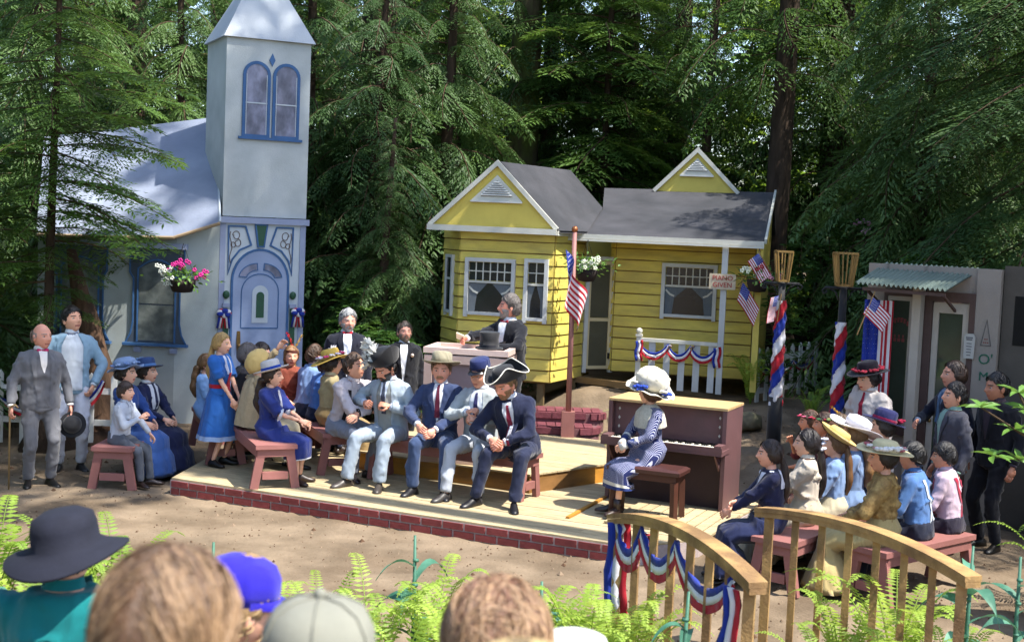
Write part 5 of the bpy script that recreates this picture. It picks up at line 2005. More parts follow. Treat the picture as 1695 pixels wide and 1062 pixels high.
CROWN = [(.088, .0), (.088, .04), (.086, .085), (.078, .105), (.05, .115), (.01, .112)]
def brim(r, dz=0, th=.004):
    return [(.084, -.004), (r * .75 + .02, -.004 + dz * .5), (r, dz - .002), (r + .002, dz + th * .5), (r, dz + th), (r * .75 + .02, th + dz * .5), (.09, th)]
def feather(m, a, b, w, seed, mi=0, lift=.03):
    g = np.random.default_rng(seed)
    a, b = vec(a), vec(b)
    ax = unit(b - a)
    s1 = unit(np.cross(ax, vec((.2, -.9, .4))))
    s2 = np.cross(ax, s1)
    for i in range(60):
        t = g.uniform(.05, 1)
        p = a + (b - a) * t + vec((0, 0, lift)) * math.sin(t * 3.14)
        an = g.uniform(0, 6.28)
        d = unit(ax * .9 + s1 * math.cos(an) + s2 * math.sin(an)) * w * g.uniform(.6, 1.1) * (1 - .3 * t)
        q = unit(np.cross(d, g.normal(size=3))) * w * .14
        m.add([p - q * .3, p + d * .6 + q, p + d, p + d * .6 - q], [(0, 1, 2, 3)], mi)
    m.tube([a, (a + b) / 2 + vec((0, 0, lift)), b], [.004, .003, .001], 5, mi=mi)
# ================================================================ vegetation
def foliage(name, c1, c2, trans=.3, scale=.8, rough=.55):
    if name in _M:
        return _M[name]
    m = bpy.data.materials.new(name)
    m.use_nodes = True
    nt = m.node_tree
    N, L = nt.nodes, nt.links
    b = N['Principled BSDF']
    b.inputs['Roughness'].default_value = rough
    b.inputs['Specular IOR Level'].default_value = .35
    tc = N.new('ShaderNodeTexCoord')
    oi = N.new('ShaderNodeObjectInfo')
    n1 = N.new('ShaderNodeTexNoise')
    n1.inputs['Scale'].default_value = scale
    n1.inputs['Detail'].default_value = 5
    n1.inputs['Roughness'].default_value = .7
    L.new(tc.outputs['Object'], n1.inputs['Vector'])
    ad = N.new('ShaderNodeMath')
    ad.operation = 'MULTIPLY_ADD'
    ad.inputs[1].default_value = .35
    L.new(oi.outputs['Random'], ad.inputs[0])
    L.new(n1.outputs[0], ad.inputs[2])
    mr = N.new('ShaderNodeMapRange')
    mr.inputs[1].default_value = .42
    mr.inputs[2].default_value = .85
    L.new(ad.outputs[0], mr.inputs[0])
    mx = N.new('ShaderNodeMix')
    mx.data_type = 'RGBA'
    mx.inputs[6].default_value = (*lin(c1), 1)
    mx.inputs[7].default_value = (*lin(c2), 1)
    L.new(mr.outputs[0], mx.inputs[0])
    L.new(mx.outputs[2], b.inputs['Base Color'])
    tr = N.new('ShaderNodeBsdfTranslucent')
    hs_ = N.new('ShaderNodeHueSaturation')
    hs_.inputs['Hue'].default_value = .485
    hs_.inputs['Value'].default_value = 1.25
    L.new(mx.outputs[2], hs_.inputs['Color'])
    L.new(hs_.outputs[0], tr.inputs[0])
    ms = N.new('ShaderNodeMixShader')
    ms.inputs[0].default_value = trans
    L.new(b.outputs[0], ms.inputs[1])
    L.new(tr.outputs[0], ms.inputs[2])
    L.new(ms.outputs[0], N['Material Output'].inputs[0])
    _M[name] = m
    return m
HEM = foliage('hemlock_foliage', '#365422', '#56752f', .35)
CED = foliage('cedar_foliage', '#2f4c25', '#55703a', .32)
FARF = foliage('far_foliage', '#2b4622', '#587832', .4)
BROAD = foliage('broadleaf_foliage', '#5d7f2a', '#86a53c', .45)
RHO = foliage('rhododendron_leaf', '#3d6128', '#5f8638', .3, 3)
FERN = foliage('fern_frond', '#7d9c3c', '#a6bf54', .5, 2)
CORN = foliage('corn_leaf', '#2f5f4a', '#5a8a74', .2, 4)
BARK = M('bark', '#43362b', rough=.95, var=.35, scale=5, bump=.9, bscale=14, stretch=(3, 3, .6), col2='#33281f')
MOSSY = M('mossy_bark', '#4a4230', rough=.95, var=.3, scale=3, bump=.9, bscale=14, stretch=(2, 2, .7), col2='#54602a')
TWIG = M('twig', '#4a3a2a', rough=.9, var=.2)

def kites(b, d, ln, side, w):
    """arrays (n,3): base, unit direction; returns (n,4,3)"""
    t = b + d * ln[:, None]
    m = b + d * (ln * .45)[:, None]
    s = side * w[:, None]
    return np.stack([b, m + s, t, m - s], 1)


def branch(seed, kind='hemlock', n2=21, leaf=.07, lw=.0085, step=.028):
    g = np.random.default_rng(seed)
    K = []
    stem = []
    def axis(t):
        if kind == 'hemlock':
            return np.array([t * .97, .03 * math.sin(t * 5 + seed), .02 * math.sin(t * 3) - .22 * t * t])
        return np.array([t * .93, .04 * math.sin(t * 4 + seed), .16 * math.sin(t * 2.6) - .38 * t * t])
    stem = [axis(t) for t in np.linspace(0, 1, 7)]
    for i in range(n2):
        t = .1 + .9 * (i + g.uniform(0, .6)) / n2
        p = axis(min(t, 1))
        ta = nrm(axis(min(t + .03, 1.03)) - axis(t - .03))
        for sd in (1, -1):
            if g.random() < .1:
                continue
            l = (.40 if kind == 'hemlock' else .36) * (1 - t) ** .75 * min(1, .35 + t * 2.2) * g.uniform(.7, 1.15) + .05
            an = R(g.uniform(48, 68))
            sv = np.array([-ta[1], ta[0], 0]) * sd
            d = nrm(ta * math.cos(an) + nrm(sv) * math.sin(an) + np.array([0, 0, g.normal() * .08 - (.05 if kind == 'hemlock' else .28)]))
            m = max(3, int(l / step))
            tt = (np.arange(m) + .5) / m
            droop = (.14 if kind == 'hemlock' else .45) * l
            pts = p + d * (tt * l)[:, None] + np.array([0, 0, -1]) * (droop * tt ** 2)[:, None]
            up = np.array([0, 0, 1.])
            for s2 in (1, -1):
                lat = nrm(np.cross(d, up)) * s2
                if kind == 'hemlock':
                    ld = nrm(d * .75 + lat + np.array([0, 0, -.12]) + g.normal(size=(m, 3)) * .14)
                else:
                    ld = nrm(d * 1.1 + lat * .8 + np.array([0, 0, -.35]) + g.normal(size=(m, 3)) * .16)
                ln = leaf * (1.15 - .6 * tt) * g.uniform(.75, 1.25, m)
                sdv = nrm(np.cross(ld, up) + g.normal(size=(m, 3)) * .25)
                K.append(kites(pts, ld, ln, sdv, np.full(m, lw)))
            K.append(kites(pts[-1:], d[None] + np.array([[0, 0, -.2]]), np.array([leaf]), nrm(np.cross(d, up))[None], np.array([lw])))
    return np.concatenate(K), np.array(stem)

PROTO = {k: [branch(s, k) for s in range(5)] for k in ('hemlock', 'cedar')}
PROTO['coarse'] = [branch(20 + s, 'cedar', 22, .05, .0068, .032) for s in range(4)]
PROTO['fine'] = [branch(60 + s, 'hemlock', 30, .036, .0048, .017) for s in range(3)]
PROTO['high'] = [branch(30 + s, 'cedar', 11, .11, .035, .085) for s in range(3)]

def stem_faces(P, r0, r1, n=4):
    m = MB().tube([tuple(p) for p in P], list(np.linspace(r0, r1, len(P))), n, cap=False)
    return np.array(m.v), np.array(m.f)

def crown_mesh(name, specs, kind, mat, stem_r=.012):
    """specs: list of (base xyz, azimuth, pitch, roll, length)"""
    g = np.random.default_rng(len(specs))
    Vs, Fs, mi, o = [], [], [], 0
    for (b, az, pi_, ro, L) in specs:
        K, S = PROTO[kind][g.integers(len(PROTO[kind]))]
        Rm = rz_(az) @ ry(-pi_) @ rx(ro)
        V = (K.reshape(-1, 3) * L) @ Rm.T + np.array(b)
        n = len(V) // 4
        Vs.append(V)
        Fs.append(np.arange(n * 4).reshape(-1, 4) + o)
        mi.append(np.zeros(n, int))
        o += n * 4
        sv, sf = stem_faces(S * L, stem_r * L ** .5, .003)
        Vs.append(sv @ Rm.T + np.array(b))
        Fs.append(sf + o)
        mi.append(np.ones(len(sf), int))
        o += len(sv)
    V, F = np.concatenate(Vs), np.concatenate(Fs)
    ob = np_obj('tmp', V, F, [mat, TWIG], None, True, np.concatenate(mi))
    me = ob.data
    bpy.data.objects.remove(ob)
    me.name = name
    return me

def conifer_specs(seed, H, z0, Lmax, n, droop=(-.35, .05), taper=.8, lmin=.35, bias=1.15):
    g = np.random.default_rng(seed)
    S = []
    for i in range(n):
        t = (i + g.uniform(0, 1)) / n
        t = t ** bias
        z = z0 + (H - z0) * t
        L = max(lmin, Lmax * (1 - t) ** taper * g.uniform(.65, 1.15))
        S.append(((0, 0, z), i * 2.399 + g.uniform(-.4, .4), g.uniform(*droop) + .25 * t, g.normal() * .25, L))
    return S

def trunk_mesh(name, H, r, mat, seed=0, lean=0):
    g = np.random.default_rng(seed)
    m = MB()
    n, rows = 12, 14
    rings_ = []
    ph = g.uniform(0, 6, 3)
    for i in range(rows):
        t = i / (rows - 1)
        z = H * t - .3 * (i == 0)
        rad = r * (1 - .85 * t) * (1 + .8 * math.exp(-z / .25 / max(r * 5, .5))) + .008
        cx, cy = .05 * math.sin(t * 5 + ph[0]) + lean * t, .05 * math.sin(t * 4 + ph[1])
        rings_.append([(cx + rad * (1 + .12 * math.sin(3 * a + ph[2]) + .05 * g.normal()) * math.cos(a), cy + rad * (1 + .1 * math.sin(4 * a + ph[0])) * math.sin(a), z) for a in np.linspace(0, 2 * math.pi, n, endpoint=False)])
    m.loft(rings_)
    me = m.mesh(name, mat)
    me.polygons.foreach_set('use_smooth', [True] * len(me.polygons))
    return me

CROWNS = {
    'cedar_low': (crown_mesh('crown', conifer_specs(1, 7.5, .5, 2.3, 120, (-.45, -.05)), 'cedar', CED), 7.5, .10),
    'cedar_low2': (crown_mesh('crown', conifer_specs(2, 9, .9, 2.6, 120, (-.5, -.05)), 'cedar', CED), 9, .13),
    'hemlock_mid': (crown_mesh('crown', conifer_specs(3, 9, 1.0, 2.4, 120, (-.3, .1)), 'hemlock', HEM), 9, .10),
    'tall': (crown_mesh('crown', conifer_specs(4, 15, 2.2, 3.2, 105, (-.4, .05), bias=1.7), 'coarse', FARF), 15, .2),
    'tall2': (crown_mesh('crown', conifer_specs(5, 17, 1.2, 3.4, 115, (-.45, .0), bias=1.7), 'coarse', FARF), 17, .24),
}
CROWNS['high'] = (crown_mesh('crown', conifer_specs(6, 23, 15, 2.0, 42, (-.35, .05)), 'high', FARF), 23, .22)
CROWNS['bare'] = (crown_mesh('crown', conifer_specs(8, 17, 5.2, 2.6, 60, (-.4, .05), bias=1.5), 'coarse', FARF), 17, .2)
TRUNKS = {}
def tree(name, label, x, y, kind, scale=1, rot=0, group=None, trunk_r=None, bark=BARK, squash=1):
    me, H, r = CROWNS[kind]
    t = thing(name, label, 'tree', (x, y, float(gz(x, y)) - .05), rot, group)
    rad = trunk_r or r
    key = (H, rad, bark.name)
    if key not in TRUNKS:
        TRUNKS[key] = trunk_mesh('trunk', H, rad, bark, len(TRUNKS))
    a = link('trunk', TRUNKS[key], t)
    b = link('crown', me, t)
    b.scale = (scale, scale, scale * squash)
    a.scale = (1, 1, scale * squash)
    return t

# near hemlock that hangs over the church roof
g = np.random.default_rng(12)
S = []
for i, z in enumerate(np.linspace(1.75, 6.8, 74)):
    L = 1.85 * (1 - (z - 1.75) / 6.2) ** .6 * g.uniform(.75, 1.1)
    az = i * 2.399 + g.uniform(-.3, .3)
    if z < 2.9 and (az % 6.283 < 1.2 or az % 6.283 > 4.2):
        L *= .45
    S.append(((.02 * (z - 3), 0, z), az, g.uniform(-.2, .12), g.normal() * .2, L))
S += [((0, 0, 2.85), -.35, -.02, .0, 1.7), ((0, 0, 3.6), -.1, .12, 0, 1.6), ((0, 0, 3.9), -.6, .16, 0, 1.7), ((0, 0, 3.2), -.45, -.02, .1, 1.7),
      ((0, 0, 4.4), -.3, .12, 0, 1.8), ((0, 0, 4.2), .3, .2, 0, 1.5)]
CROWNS['near_hemlock'] = (crown_mesh('crown', S, 'hemlock', HEM), 7.4, .06)
tree('hemlock_tree', 'slender bright green hemlock with feathery branches hanging over the church roof', -5.42, 15.6, 'near_hemlock', 1, 0)
# cedars between church and house
tree('cedar_tree', 'broad sunlit cedar filling the gap just right of the steeple', -2.05, 19.6, 'cedar_low', 1.0, .4)
tree('cedar_tree', 'drooping cedar behind the left corner of the yellow house', -1.15, 20.6, 'cedar_low2', .95, 2.1)
tree('cedar_tree', 'shaded cedar standing close behind the steeple', -3.3, 20.9, 'cedar_low2', 1.05, 4.0)
tree('cedar_tree', 'low cedar whose fronds brush the left wall of the yellow house', -1.75, 18.5, 'cedar_low', .55, 1.3)
# right side
g = np.random.default_rng(21)
S = [((0, 0, z), math.pi + g.uniform(-.9, .9) + (0 if i % 3 else g.uniform(-2, 2)), g.uniform(-.45, -.08), g.normal() * .15, g.uniform(1.6, 3.1)) for i, z in enumerate(np.linspace(2.0, 7.6, 46))]
CROWNS['right_cedar'] = (crown_mesh('crown', S, 'fine', CED), 9, .11)
tree('cedar_tree', 'cedar at the right edge with long pale fronds sweeping left above the shop', 6.6, 16.2, 'right_cedar', 1, 0)
tree('cedar_tree', 'dark cedar standing behind the shop roof', 5.6, 18.6, 'cedar_low2', 1, 3)
tree('hemlock_tree', 'tall trunked hemlock rising right behind the corner of the yellow house', 4.05, 21.0, 'bare', .9, 1.0, trunk_r=.2)
tree('hemlock_tree', 'hemlock with a thin straight trunk above the rear gable', 3.3, 23.5, 'bare', .85, 5, trunk_r=.09)
tree('fir_tree', 'thick mossy trunk rising behind the bay gable', .07, 24.5, 'bare', .95, 0, trunk_r=.36, bark=MOSSY)
tree('fir_tree', 'thick dark trunk right of the steeple top', -2.5, 23.6, 'bare', 1.0, 2, trunk_r=.42)
tree('fir_tree', 'thin trunk left of the rear gable', 1.55, 24.0, 'hemlock_mid', 1.3, 2.2, trunk_r=.08)
tree('cedar_tree', 'dark cedar left of the church roof', -7.2, 20.0, 'cedar_low2', 1.1, .7)
tree('cedar_tree', 'dense cedar above the ridge of the church roof', -5.4, 21.3, 'cedar_low', 1.15, 2.7)
tree('cedar_tree', 'dark cedar at the left edge behind the standing men', -7.4, 16.6, 'cedar_low', 1.0, 5.1)
rr = random.Random(31)
GT = 'forest trees behind the clearing'
for i, (x, y) in enumerate([(-10, 23), (-8, 26), (-5, 27), (-2.5, 28), (1, 28), (3.5, 27.5), (6, 25), (8, 22), (9.5, 26), (12, 20), (-12, 30), (-7, 33), (-2, 34), (3, 34), (7.5, 32), (12, 31), (15, 26), (-15, 27), (-4.5, 31), (5, 38), (0, 40), (-9, 40), (11, 40), (2.4, 26), (5.3, 23.8), (-6.6, 24), (7.3, 20.6), (-.9, 26.5), (9, 35), (-11, 36)]):
    tree('forest_tree', 'tall conifer in the forest mass behind the clearing', x + rr.uniform(-.5, .5), y + rr.uniform(-.5, .5), ('tall', 'tall2')[i % 2], rr.uniform(.85, 1.15), rr.uniform(0, 6.28), GT)
# unseen trees added out of frame round the seating to shade the clearing
for i, (x, y, k, s) in enumerate(SHADE_TREES):
    tree('forest_tree', 'unseen tall conifer added so its crown shades the clearing from above', x, y, k, s, i * 1.7, 'unseen shade conifers added round the seating')

# far wood: one mass of foliage sprays
g = np.random.default_rng(77)
n = 700
ang = g.uniform(-1.2, 1.2, n)
rad = g.uniform(44, 60, n)
S = [((math.sin(a) * r, math.cos(a) * r, z), g.uniform(0, 6.28), g.uniform(-.5, .3), g.normal() * .5, L) for a, r, z, L in zip(ang, rad, g.uniform(.5, 17, n), g.uniform(2.5, 4.5, n))]
PROTO['far'] = [branch(50 + s, 'cedar', 6, .2, .09, .16) for s in range(3)]
fw = link('far_wood', crown_mesh('far_wood', S, 'far', FARF, .02))
tag(fw, 'dense far wood closing the view behind the trees', 'wood', kind='stuff')

# leafy shrubs: leaves are folded ellipses in whorls
def leaf_cloud(name, pts, dirs, ln, w, mat, parent, seed=0, fold=.25):
    g = np.random.default_rng(seed)
    n = len(pts)
    d = nrm(dirs)
    up = np.tile([0, 0, 1.], (n, 1)) + g.normal(size=(n, 3)) * .3
    sd = nrm(np.cross(d, up))
    nn = np.cross(sd, d)
    L = (ln * g.uniform(.7, 1.2, n))[:, None]
    Wd = sd * (w * g.uniform(.8, 1.2, n))[:, None]
    fo = nn * (w * fold * 2)[:, None]
    b = pts
    c1, c2, t = pts + d * L * .3, pts + d * L * .65 - nn * L * .04, pts + d * L - nn * L * .12
    V = np.stack([b, c1 + Wd + fo, c2 + Wd * .85 + fo, t, c2 - Wd * .85 + fo, c1 - Wd + fo, c1, c2], 1).reshape(-1, 3)
    o = (np.arange(n) * 8)[:, None]
    F = np.concatenate([o + np.array([[0, 1, 6, 6]]), ], 0)
    tri = np.array([[0, 1, 6], [6, 1, 2], [6, 2, 7], [7, 2, 3], [0, 6, 5], [6, 4, 5], [6, 7, 4], [7, 3, 4]])
    F = (o[:, None, :] + tri[None]).reshape(-1, 3)
    return np_obj(name, V, F, mat, parent)
def shrub(name, label, x, y, h, rx_, n, seed, mat=RHO, ln=.11, w=.02, group=None, z0=None, flower=None):
    g = np.random.default_rng(seed)
    t = thing(name, label, 'shrub', (x, y, float(gz(x, y)) - .03 if z0 is None else z0), 0, group)
    m = MB()
    tips = []
    for i in range(n):
        a, u = g.uniform(0, 6.28), g.uniform(.0, 1)
        rad = rx_ * math.sqrt(g.uniform(.05, 1))
        z = h * (.15 + .85 * u)
        rad *= math.sqrt(max(.05, 1 - (u - .35) ** 2 / .45))
        tips.append((rad * math.cos(a), rad * math.sin(a), z))
    tips = np.array(tips)
    for i in range(7):
        q = tips[i]
        m.tube([(0, 0, 0), (q[0] * .4, q[1] * .4, q[2] * .5), tuple(q)], [.02, .012, .005], 5)
    m.build('stem', TWIG, t)
    k = 7
    P = np.repeat(tips, k, 0)
    az = np.tile(np.arange(k) * 6.283 / k, n) + np.repeat(g.uniform(0, 6, n), k)
    D = np.stack([np.cos(az), np.sin(az), g.uniform(-.15, .55, n * k)], 1)
    leaf_cloud('leaves', P + D * .01, D, np.full(n * k, ln), np.full(n * k, w), mat, t, seed)
    if flower:
        f = MB()
        for q in tips[np.argsort(-tips[:, 2] + tips[:, 1])[:flower]]:
            for j in range(8):
                e = g.normal(size=3) * .03
                f.sphere(tuple(q + np.array([0, 0, .05]) + e), .022, 6, 4)
        f.build('blossoms', M('pink_blossom', '#b887a6', rough=.7, var=.15), t, True)
    return t
shrub('rhododendron', 'leafy rhododendron with pink blossoms behind the lamp posts', 4.75, 19.4, 2.5, 1.1, 420, 1, flower=3)
shrub('rhododendron', 'leafy rhododendron between the picket fence and the shop', 5.35, 17.3, 2.0, .8, 330, 2)
shrub('rhododendron', 'dark rhododendron against the right wall of the steeple', -2.1, 18.3, 1.9, .55, 220, 3)
shrub('rhododendron', 'low dark shrub in the gap left of the yellow house', -1.7, 17.6, 1.2, .7, 260, 4)
shrub('vine_maple', 'bright sunlit leafy bush deep behind the bay roof', .9, 29.5, 3.6, 1.5, 420, 5, BROAD, .22, .07)
shrub('vine_maple', 'bright leafy bush deep in the forest right of the rear gable', 5.6, 29, 3.4, 1.3, 330, 6, BROAD, .22, .07)
shrub('vine_maple', 'yellow green bush far between the trunks above the porch roof', 2.7, 31, 5.4, 1.2, 330, 7, BROAD, .22, .07)
for i, (x, y) in enumerate(((4.5, 31), (-.8, 32.5), (7.2, 33), (-6, 35))):
    shrub('vine_maple', ('tall bright maple behind the trunk at the right house corner', 'tall bright maple far behind the bay gable', 'tall bright maple far behind the shop', 'tall bright maple far behind the church roof')[i], x, y, 9.5, 2.2, 300, 70 + i, BROAD, .3, .09)
shrub('slender_shrub', 'thin climbing shrub with narrow leaves beside the porch corner', 3.55, 17.4, 1.7, .28, 60, 8, RHO, .13, .014)

# a rhododendron limb reaching in from the right edge, close to the camera
g = np.random.default_rng(41)
t = thing('rhododendron_limb', 'bright rhododendron branch hanging in from the right in front of the standing men', 'branch', (3.46, 8.55, .14))
m = MB()
tips = []
for (a, b, c) in (((.5, .1, 1.2), (.05, 0, 1.45), (-.42, -.05, 1.72)), ((.3, .05, 1.35), (-.05, 0, 1.6), (-.16, .02, 1.82)), ((.4, 0, 1.25), (.0, -.05, 1.38), (-.34, -.1, 1.42)), ((.5, .1, 1.2), (.2, 0, 1.5), (-.02, 0, 1.64))):
    m.tube([(.75, .15, .0), (.62, .12, .7), a, b, c], [.022, .018, .012, .009, .005], 6)
    tips += [c, tuple((np.array(b) + np.array(c)) / 2)]
m.build('stem', TWIG, t)
tips = np.array(tips)
k = 8
P = np.repeat(tips, k, 0)
az = np.tile(np.arange(k) * 6.283 / k, len(tips)) + np.repeat(g.uniform(0, 6, len(tips)), k)
D = np.stack([np.cos(az), np.sin(az), g.uniform(-.2, .5, len(az))], 1)
leaf_cloud('leaves', P, D, np.full(len(P), .14), np.full(len(P), .022), RHO, t, 4)

# ferns
def fern_mesh(seed, n=13, L=.95, pinna=.085, rise=.75):
    g = np.random.default_rng(seed)
    K, Sv, Sf, o = [], [], [], 0
    for i in range(n):
        az = i * 6.283 / n + g.uniform(-.25, .25)
        l = L * g.uniform(.7, 1.1)
        out = g.uniform(.35, .75)
        m = 34
        t = np.linspace(.02, 1, m)
        h = l * (rise * np.sin(t * 2.0) * .95 + .05 * t)
        r = l * out * t ** 1.25
        P = np.stack([np.cos(az) * r, np.sin(az) * r, h], 1)
        T = nrm(np.gradient(P, axis=0))
        lat = nrm(np.cross(T, np.array([0, 0, 1.]) + 1e-3))
        pl = pinna * np.sin(np.clip((t * .93 + .08) * np.pi, 0, np.pi)) ** .55 * (1 - .45 * t) + .006
        for sd in (1, -1):
            d = nrm(lat * sd + T * .28 + g.normal(size=(m, 3)) * .06 + np.array([0, 0, -.1]))
            K.append(kites(P[3:], d[3:], pl[3:], T[3:], np.full(m - 3, .009)))
        sv, sf = stem_faces(P[::3], .0045, .0015)
        Sv.append(sv)
        Sf.append(sf + o)
        o += len(sv)
    K = np.concatenate(K)
    n4 = len(K)
    V = np.concatenate([K.reshape(-1, 3)] + Sv)
    F = np.concatenate([np.arange(n4 * 4).reshape(-1, 4)] + [s + n4 * 4 for s in Sf])
    return np_obj('fronds', V, F, FERN, None)
_f = [fern_mesh(s, 13 + s % 3) for s in range(4)]
FM = []
for o in _f:
    FM.append(o.data)
    bpy.data.objects.remove(o)
def fern(x, y, label, s=1, rot=0, v=0, z=None, group=None, tall=1.0):
    t = thing('fern', label, 'fern', (x, y, float(gz(x, y)) - .02 if z is None else z), rot, group)
    b = link('fronds', FM[v % 4], t)
    b.scale = (s, s, s * tall)
    return t
rr = random.Random(8)
GF = 'sword ferns along the front of the seating'
for i, (x, y, s) in enumerate([(-3.25, 8.35, 1.25), (-2.9, 8.0, 1.0), (-2.4, 8.2, 1.05), (-2.05, 7.7, .9), (-1.7, 8.1, .75), (-1.35, 7.7, .8), (-1.1, 8.0, .8), (-.75, 7.8, .95), (-.42, 8.0, .95), (-.15, 7.6, .9), (.12, 8.05, .8), (-.6, 7.2, .9), (.5, 7.4, 1.05), (.78, 7.7, .95), (.35, 7.9, .7), (-1.0, 7.3, .9), (-2.6, 7.4, .9), (-3.3, 7.5, 1.1), (.3, 7.8, .9), (-1.25, 7.2, 1.0), (-.2, 7.1, 1.0), (.15, 7.3, 1.0), (-2.75, 8.5, 1.0), (.62, 7.7, .95)]):
    fern(x, y, 'bright sword fern in the row between the seating and the stage', s * .98, rr.uniform(0, 6), i, group=GF, tall=1.16)
for i, (x, y, s) in enumerate([(2.15, 8.1, .85), (2.5, 8.2, 1.05), (2.75, 7.9, .8), (1.95, 7.7, .7), (2.35, 7.6, .8)]):
    fern(x, y, 'bright fern growing behind the right bridge rail', s * 1.1, rr.uniform(0, 6), i, group='ferns behind the right bridge rail')
fern(3.15, 17.25, 'large dark fern beside the porch post', .95, 1, 1)
fern(1.55, 16.95, 'small fern in front of the porch railing', .55, 2, 2)
fern(1.35, 16.6, 'low fern right of the brick steps', .45, 2.5, 3)
fern(3.75, 16.3, 'dark fern at the foot of the picket fence', .7, 3, 0)
fern(4.5, 10.6, 'dark fern in the shade behind the seated boys', 1.0, 4, 1)
# ground cover under the trees
g = np.random.default_rng(90)
n = 2600
X = g.uniform(-14, 14, n)
Y = g.uniform(17.2, 40, n)
ok = ~(((X > -2.2) & (X < 4.0) & (Y < 20.5)) | ((X > -6.6) & (X < -2.4) & (Y < 19)) | ((X > -2.4) & (X < 4.8) & (Y < 18)))
ok &= ~((X < -2.4) & (Y < 17.8))
X, Y = X[ok], Y[ok]
P = np.stack([X, Y, gz(X, Y) - .02], 1)
P = np.repeat(P, 8, 0)
D = g.normal(size=P.shape) * np.array([1, 1, .3]) + np.array([0, 0, .75])
u = leaf_cloud('undergrowth', P, D, np.full(len(P), .42), np.full(len(P), .045), foliage('undergrowth_leaf', '#2f4a22', '#4f6e2c', .3, .6), None, 3)
tag(u, 'low leafy undergrowth on the forest floor', 'undergrowth', kind='stuff')

# corn stalks (stage props with painted leaves)
def corn(x, y, label, h, seed, n=6, group=None):
    g = random.Random(seed)
    t = thing('corn_stalk', label, 'corn stalk', (x, y, float(gz(x, y)) - .03), g.uniform(0, 6), group)
    m = MB()
    m.tube([(0, 0, 0), (.01, 0, h * .5), (0, .01, h)], [.017, .015, .008], 8)
    for z in (.3, .5, .7, .85):
        m.tube([(.005, 0, h * z - .008), (.005, 0, h * z + .008)], [.019, .019], 8)
    m.build('stalk', M('corn_stalk_green', '#3f6b58', rough=.5, var=.2, scale=10), t, True)
    for i in range(n):
        a = i * 2.6 + g.uniform(-.4, .4)
        z = h * (.3 + .6 * i / n)
        L = g.uniform(.28, .5)
        up = g.uniform(.5, .9)
        rows_ = []
        for j in range(11):
            s = j / 10
            r = L * s * .85
            zz = z + L * (up * s - 1.15 * up * s * s - .15 * s ** 3)
            w = .036 * math.sin(min(1, s * 1.05 + .12) * math.pi) ** .6 + .001
            tw = .5 * math.sin(s * 4 + i)
            c, q = math.cos(a), math.sin(a)
            sx, sy = -q, c
            rows_.append([(c * r + sx * w, q * r + sy * w, zz + w * tw), (c * r, q * r, zz - .008), (c * r - sx * w, q * r - sy * w, zz - w * tw)])
        MB().loft(rows_, False, False).build('leaf', CORN, t, True)
    return t
corn(-.53, 8.0, 'tall blue green corn stalk at the centre of the fern row', 1.02, 1, 7)
corn(-1.75, 7.9, 'blue green corn stalk right of the blue cap', .95, 2, 5)
corn(-3.0, 7.6, 'blue green corn stalk at the left edge behind the black hat', 1.0, 3, 6)
corn(.25, 7.7, 'blue green corn stalk right of the red haired head', .85, 4, 5)
corn(1.0, 7.0, 'blue green corn stalk against the draped bridge rail', 1.02, 5, 6)
corn(2.86, 8.0, 'dark corn stalk at the end of the right bridge rail', 1.1, 6, 7)
corn(3.25, 8.2, 'dark corn stalk at the right edge', 1.0, 7, 7)
corn(-1.0, 7.3, 'short corn stalk beside the grey cap', .8, 8, 5)
# stump and boulders
st = thing('tree_stump', 'rough brown snag with a flared base behind the white picket fence', 'stump', (-5.02, 16.25, float(gz(-5, 16.2))))
MB().add(*(lambda m: ([tuple(v.co) for v in m.vertices], [tuple(p.vertices) for p in m.polygons]))(trunk_mesh('snag', 2.3, .3, BARK, 9, -.35))).build('snag', M('snag_wood', '#5a4434', rough=.95, var=.35, scale=4, bump=.9, bscale=16, stretch=(3, 3, .5), col2='#3d2d22'), st, True)
def boulder(x, y, r, label, seed, z=None):
    g = np.random.default_rng(seed)
    d, f = SD, SF
    q = d.copy()
    for i in range(9):
        k = nrm(g.normal(size=3))
        c = g.uniform(.55, .8)
        ex = np.clip(q @ k - c, 0, None)
        q = q - ex[:, None] * k * .8
    q = q * (1 + .05 * np.sin(d @ g.normal(size=3) * 6)[:, None])
    o = np_obj('boulder', q * np.array([r, r * .8, r * .75]), f, M('boulder_stone', '#625d4c', rough=.95, var=.3, scale=4, bump=.8, bscale=18, col2='#4e5238'), None)
    o.location = (x, y, (float(gz(x, y)) if z is None else z) + r * .35)
    o.rotation_euler = (0, 0, seed)
    tag(o, label, 'rock')
boulder(1.42, 16.25, .24, 'mossy boulder right of the brick steps', 1)
boulder(1.62, 15.85, .14, 'small rock below the mossy boulder by the steps', 2)
boulder(2.55, 16.5, .2, 'grey rock behind the piano below the porch', 3)
boulder(2.95, 16.2, .22, 'grey rock left of the first lamp post', 4)
boulder(3.9, 15.9, .17, 'low rock in front of the picket fence', 5)
basket('hanging basket of magenta and white flowers on the church wall', (-4.1, 16.45, 2.06), [('#b5287c', (-.02, -.12, .22), 12), ('#c9ccc4', (-.22, -.1, .12), 16), ('#c9ccc4', (-.17, -.1, -.02), 10), ('#b5287c', (.27, -.08, .06), 8)], .2, .45, 1)
basket('hanging basket of white flowers beside the screen door', (.93, 17.05, 2.38), [('#c6cbb6', (.1, -.1, .1), 16), ('#c6cbb6', (-.05, -.12, .08), 8)], .17, .38, 2)
basket('hanging basket of red and white flowers at the porch corner', (3.12, 17.0, 2.34), [('#9c2430', (-.02, -.1, .15), 9), ('#c08898', (.2, -.1, .06), 7), ('#c6cbb6', (-.12, -.1, .1), 6)], .17, .4, 3)
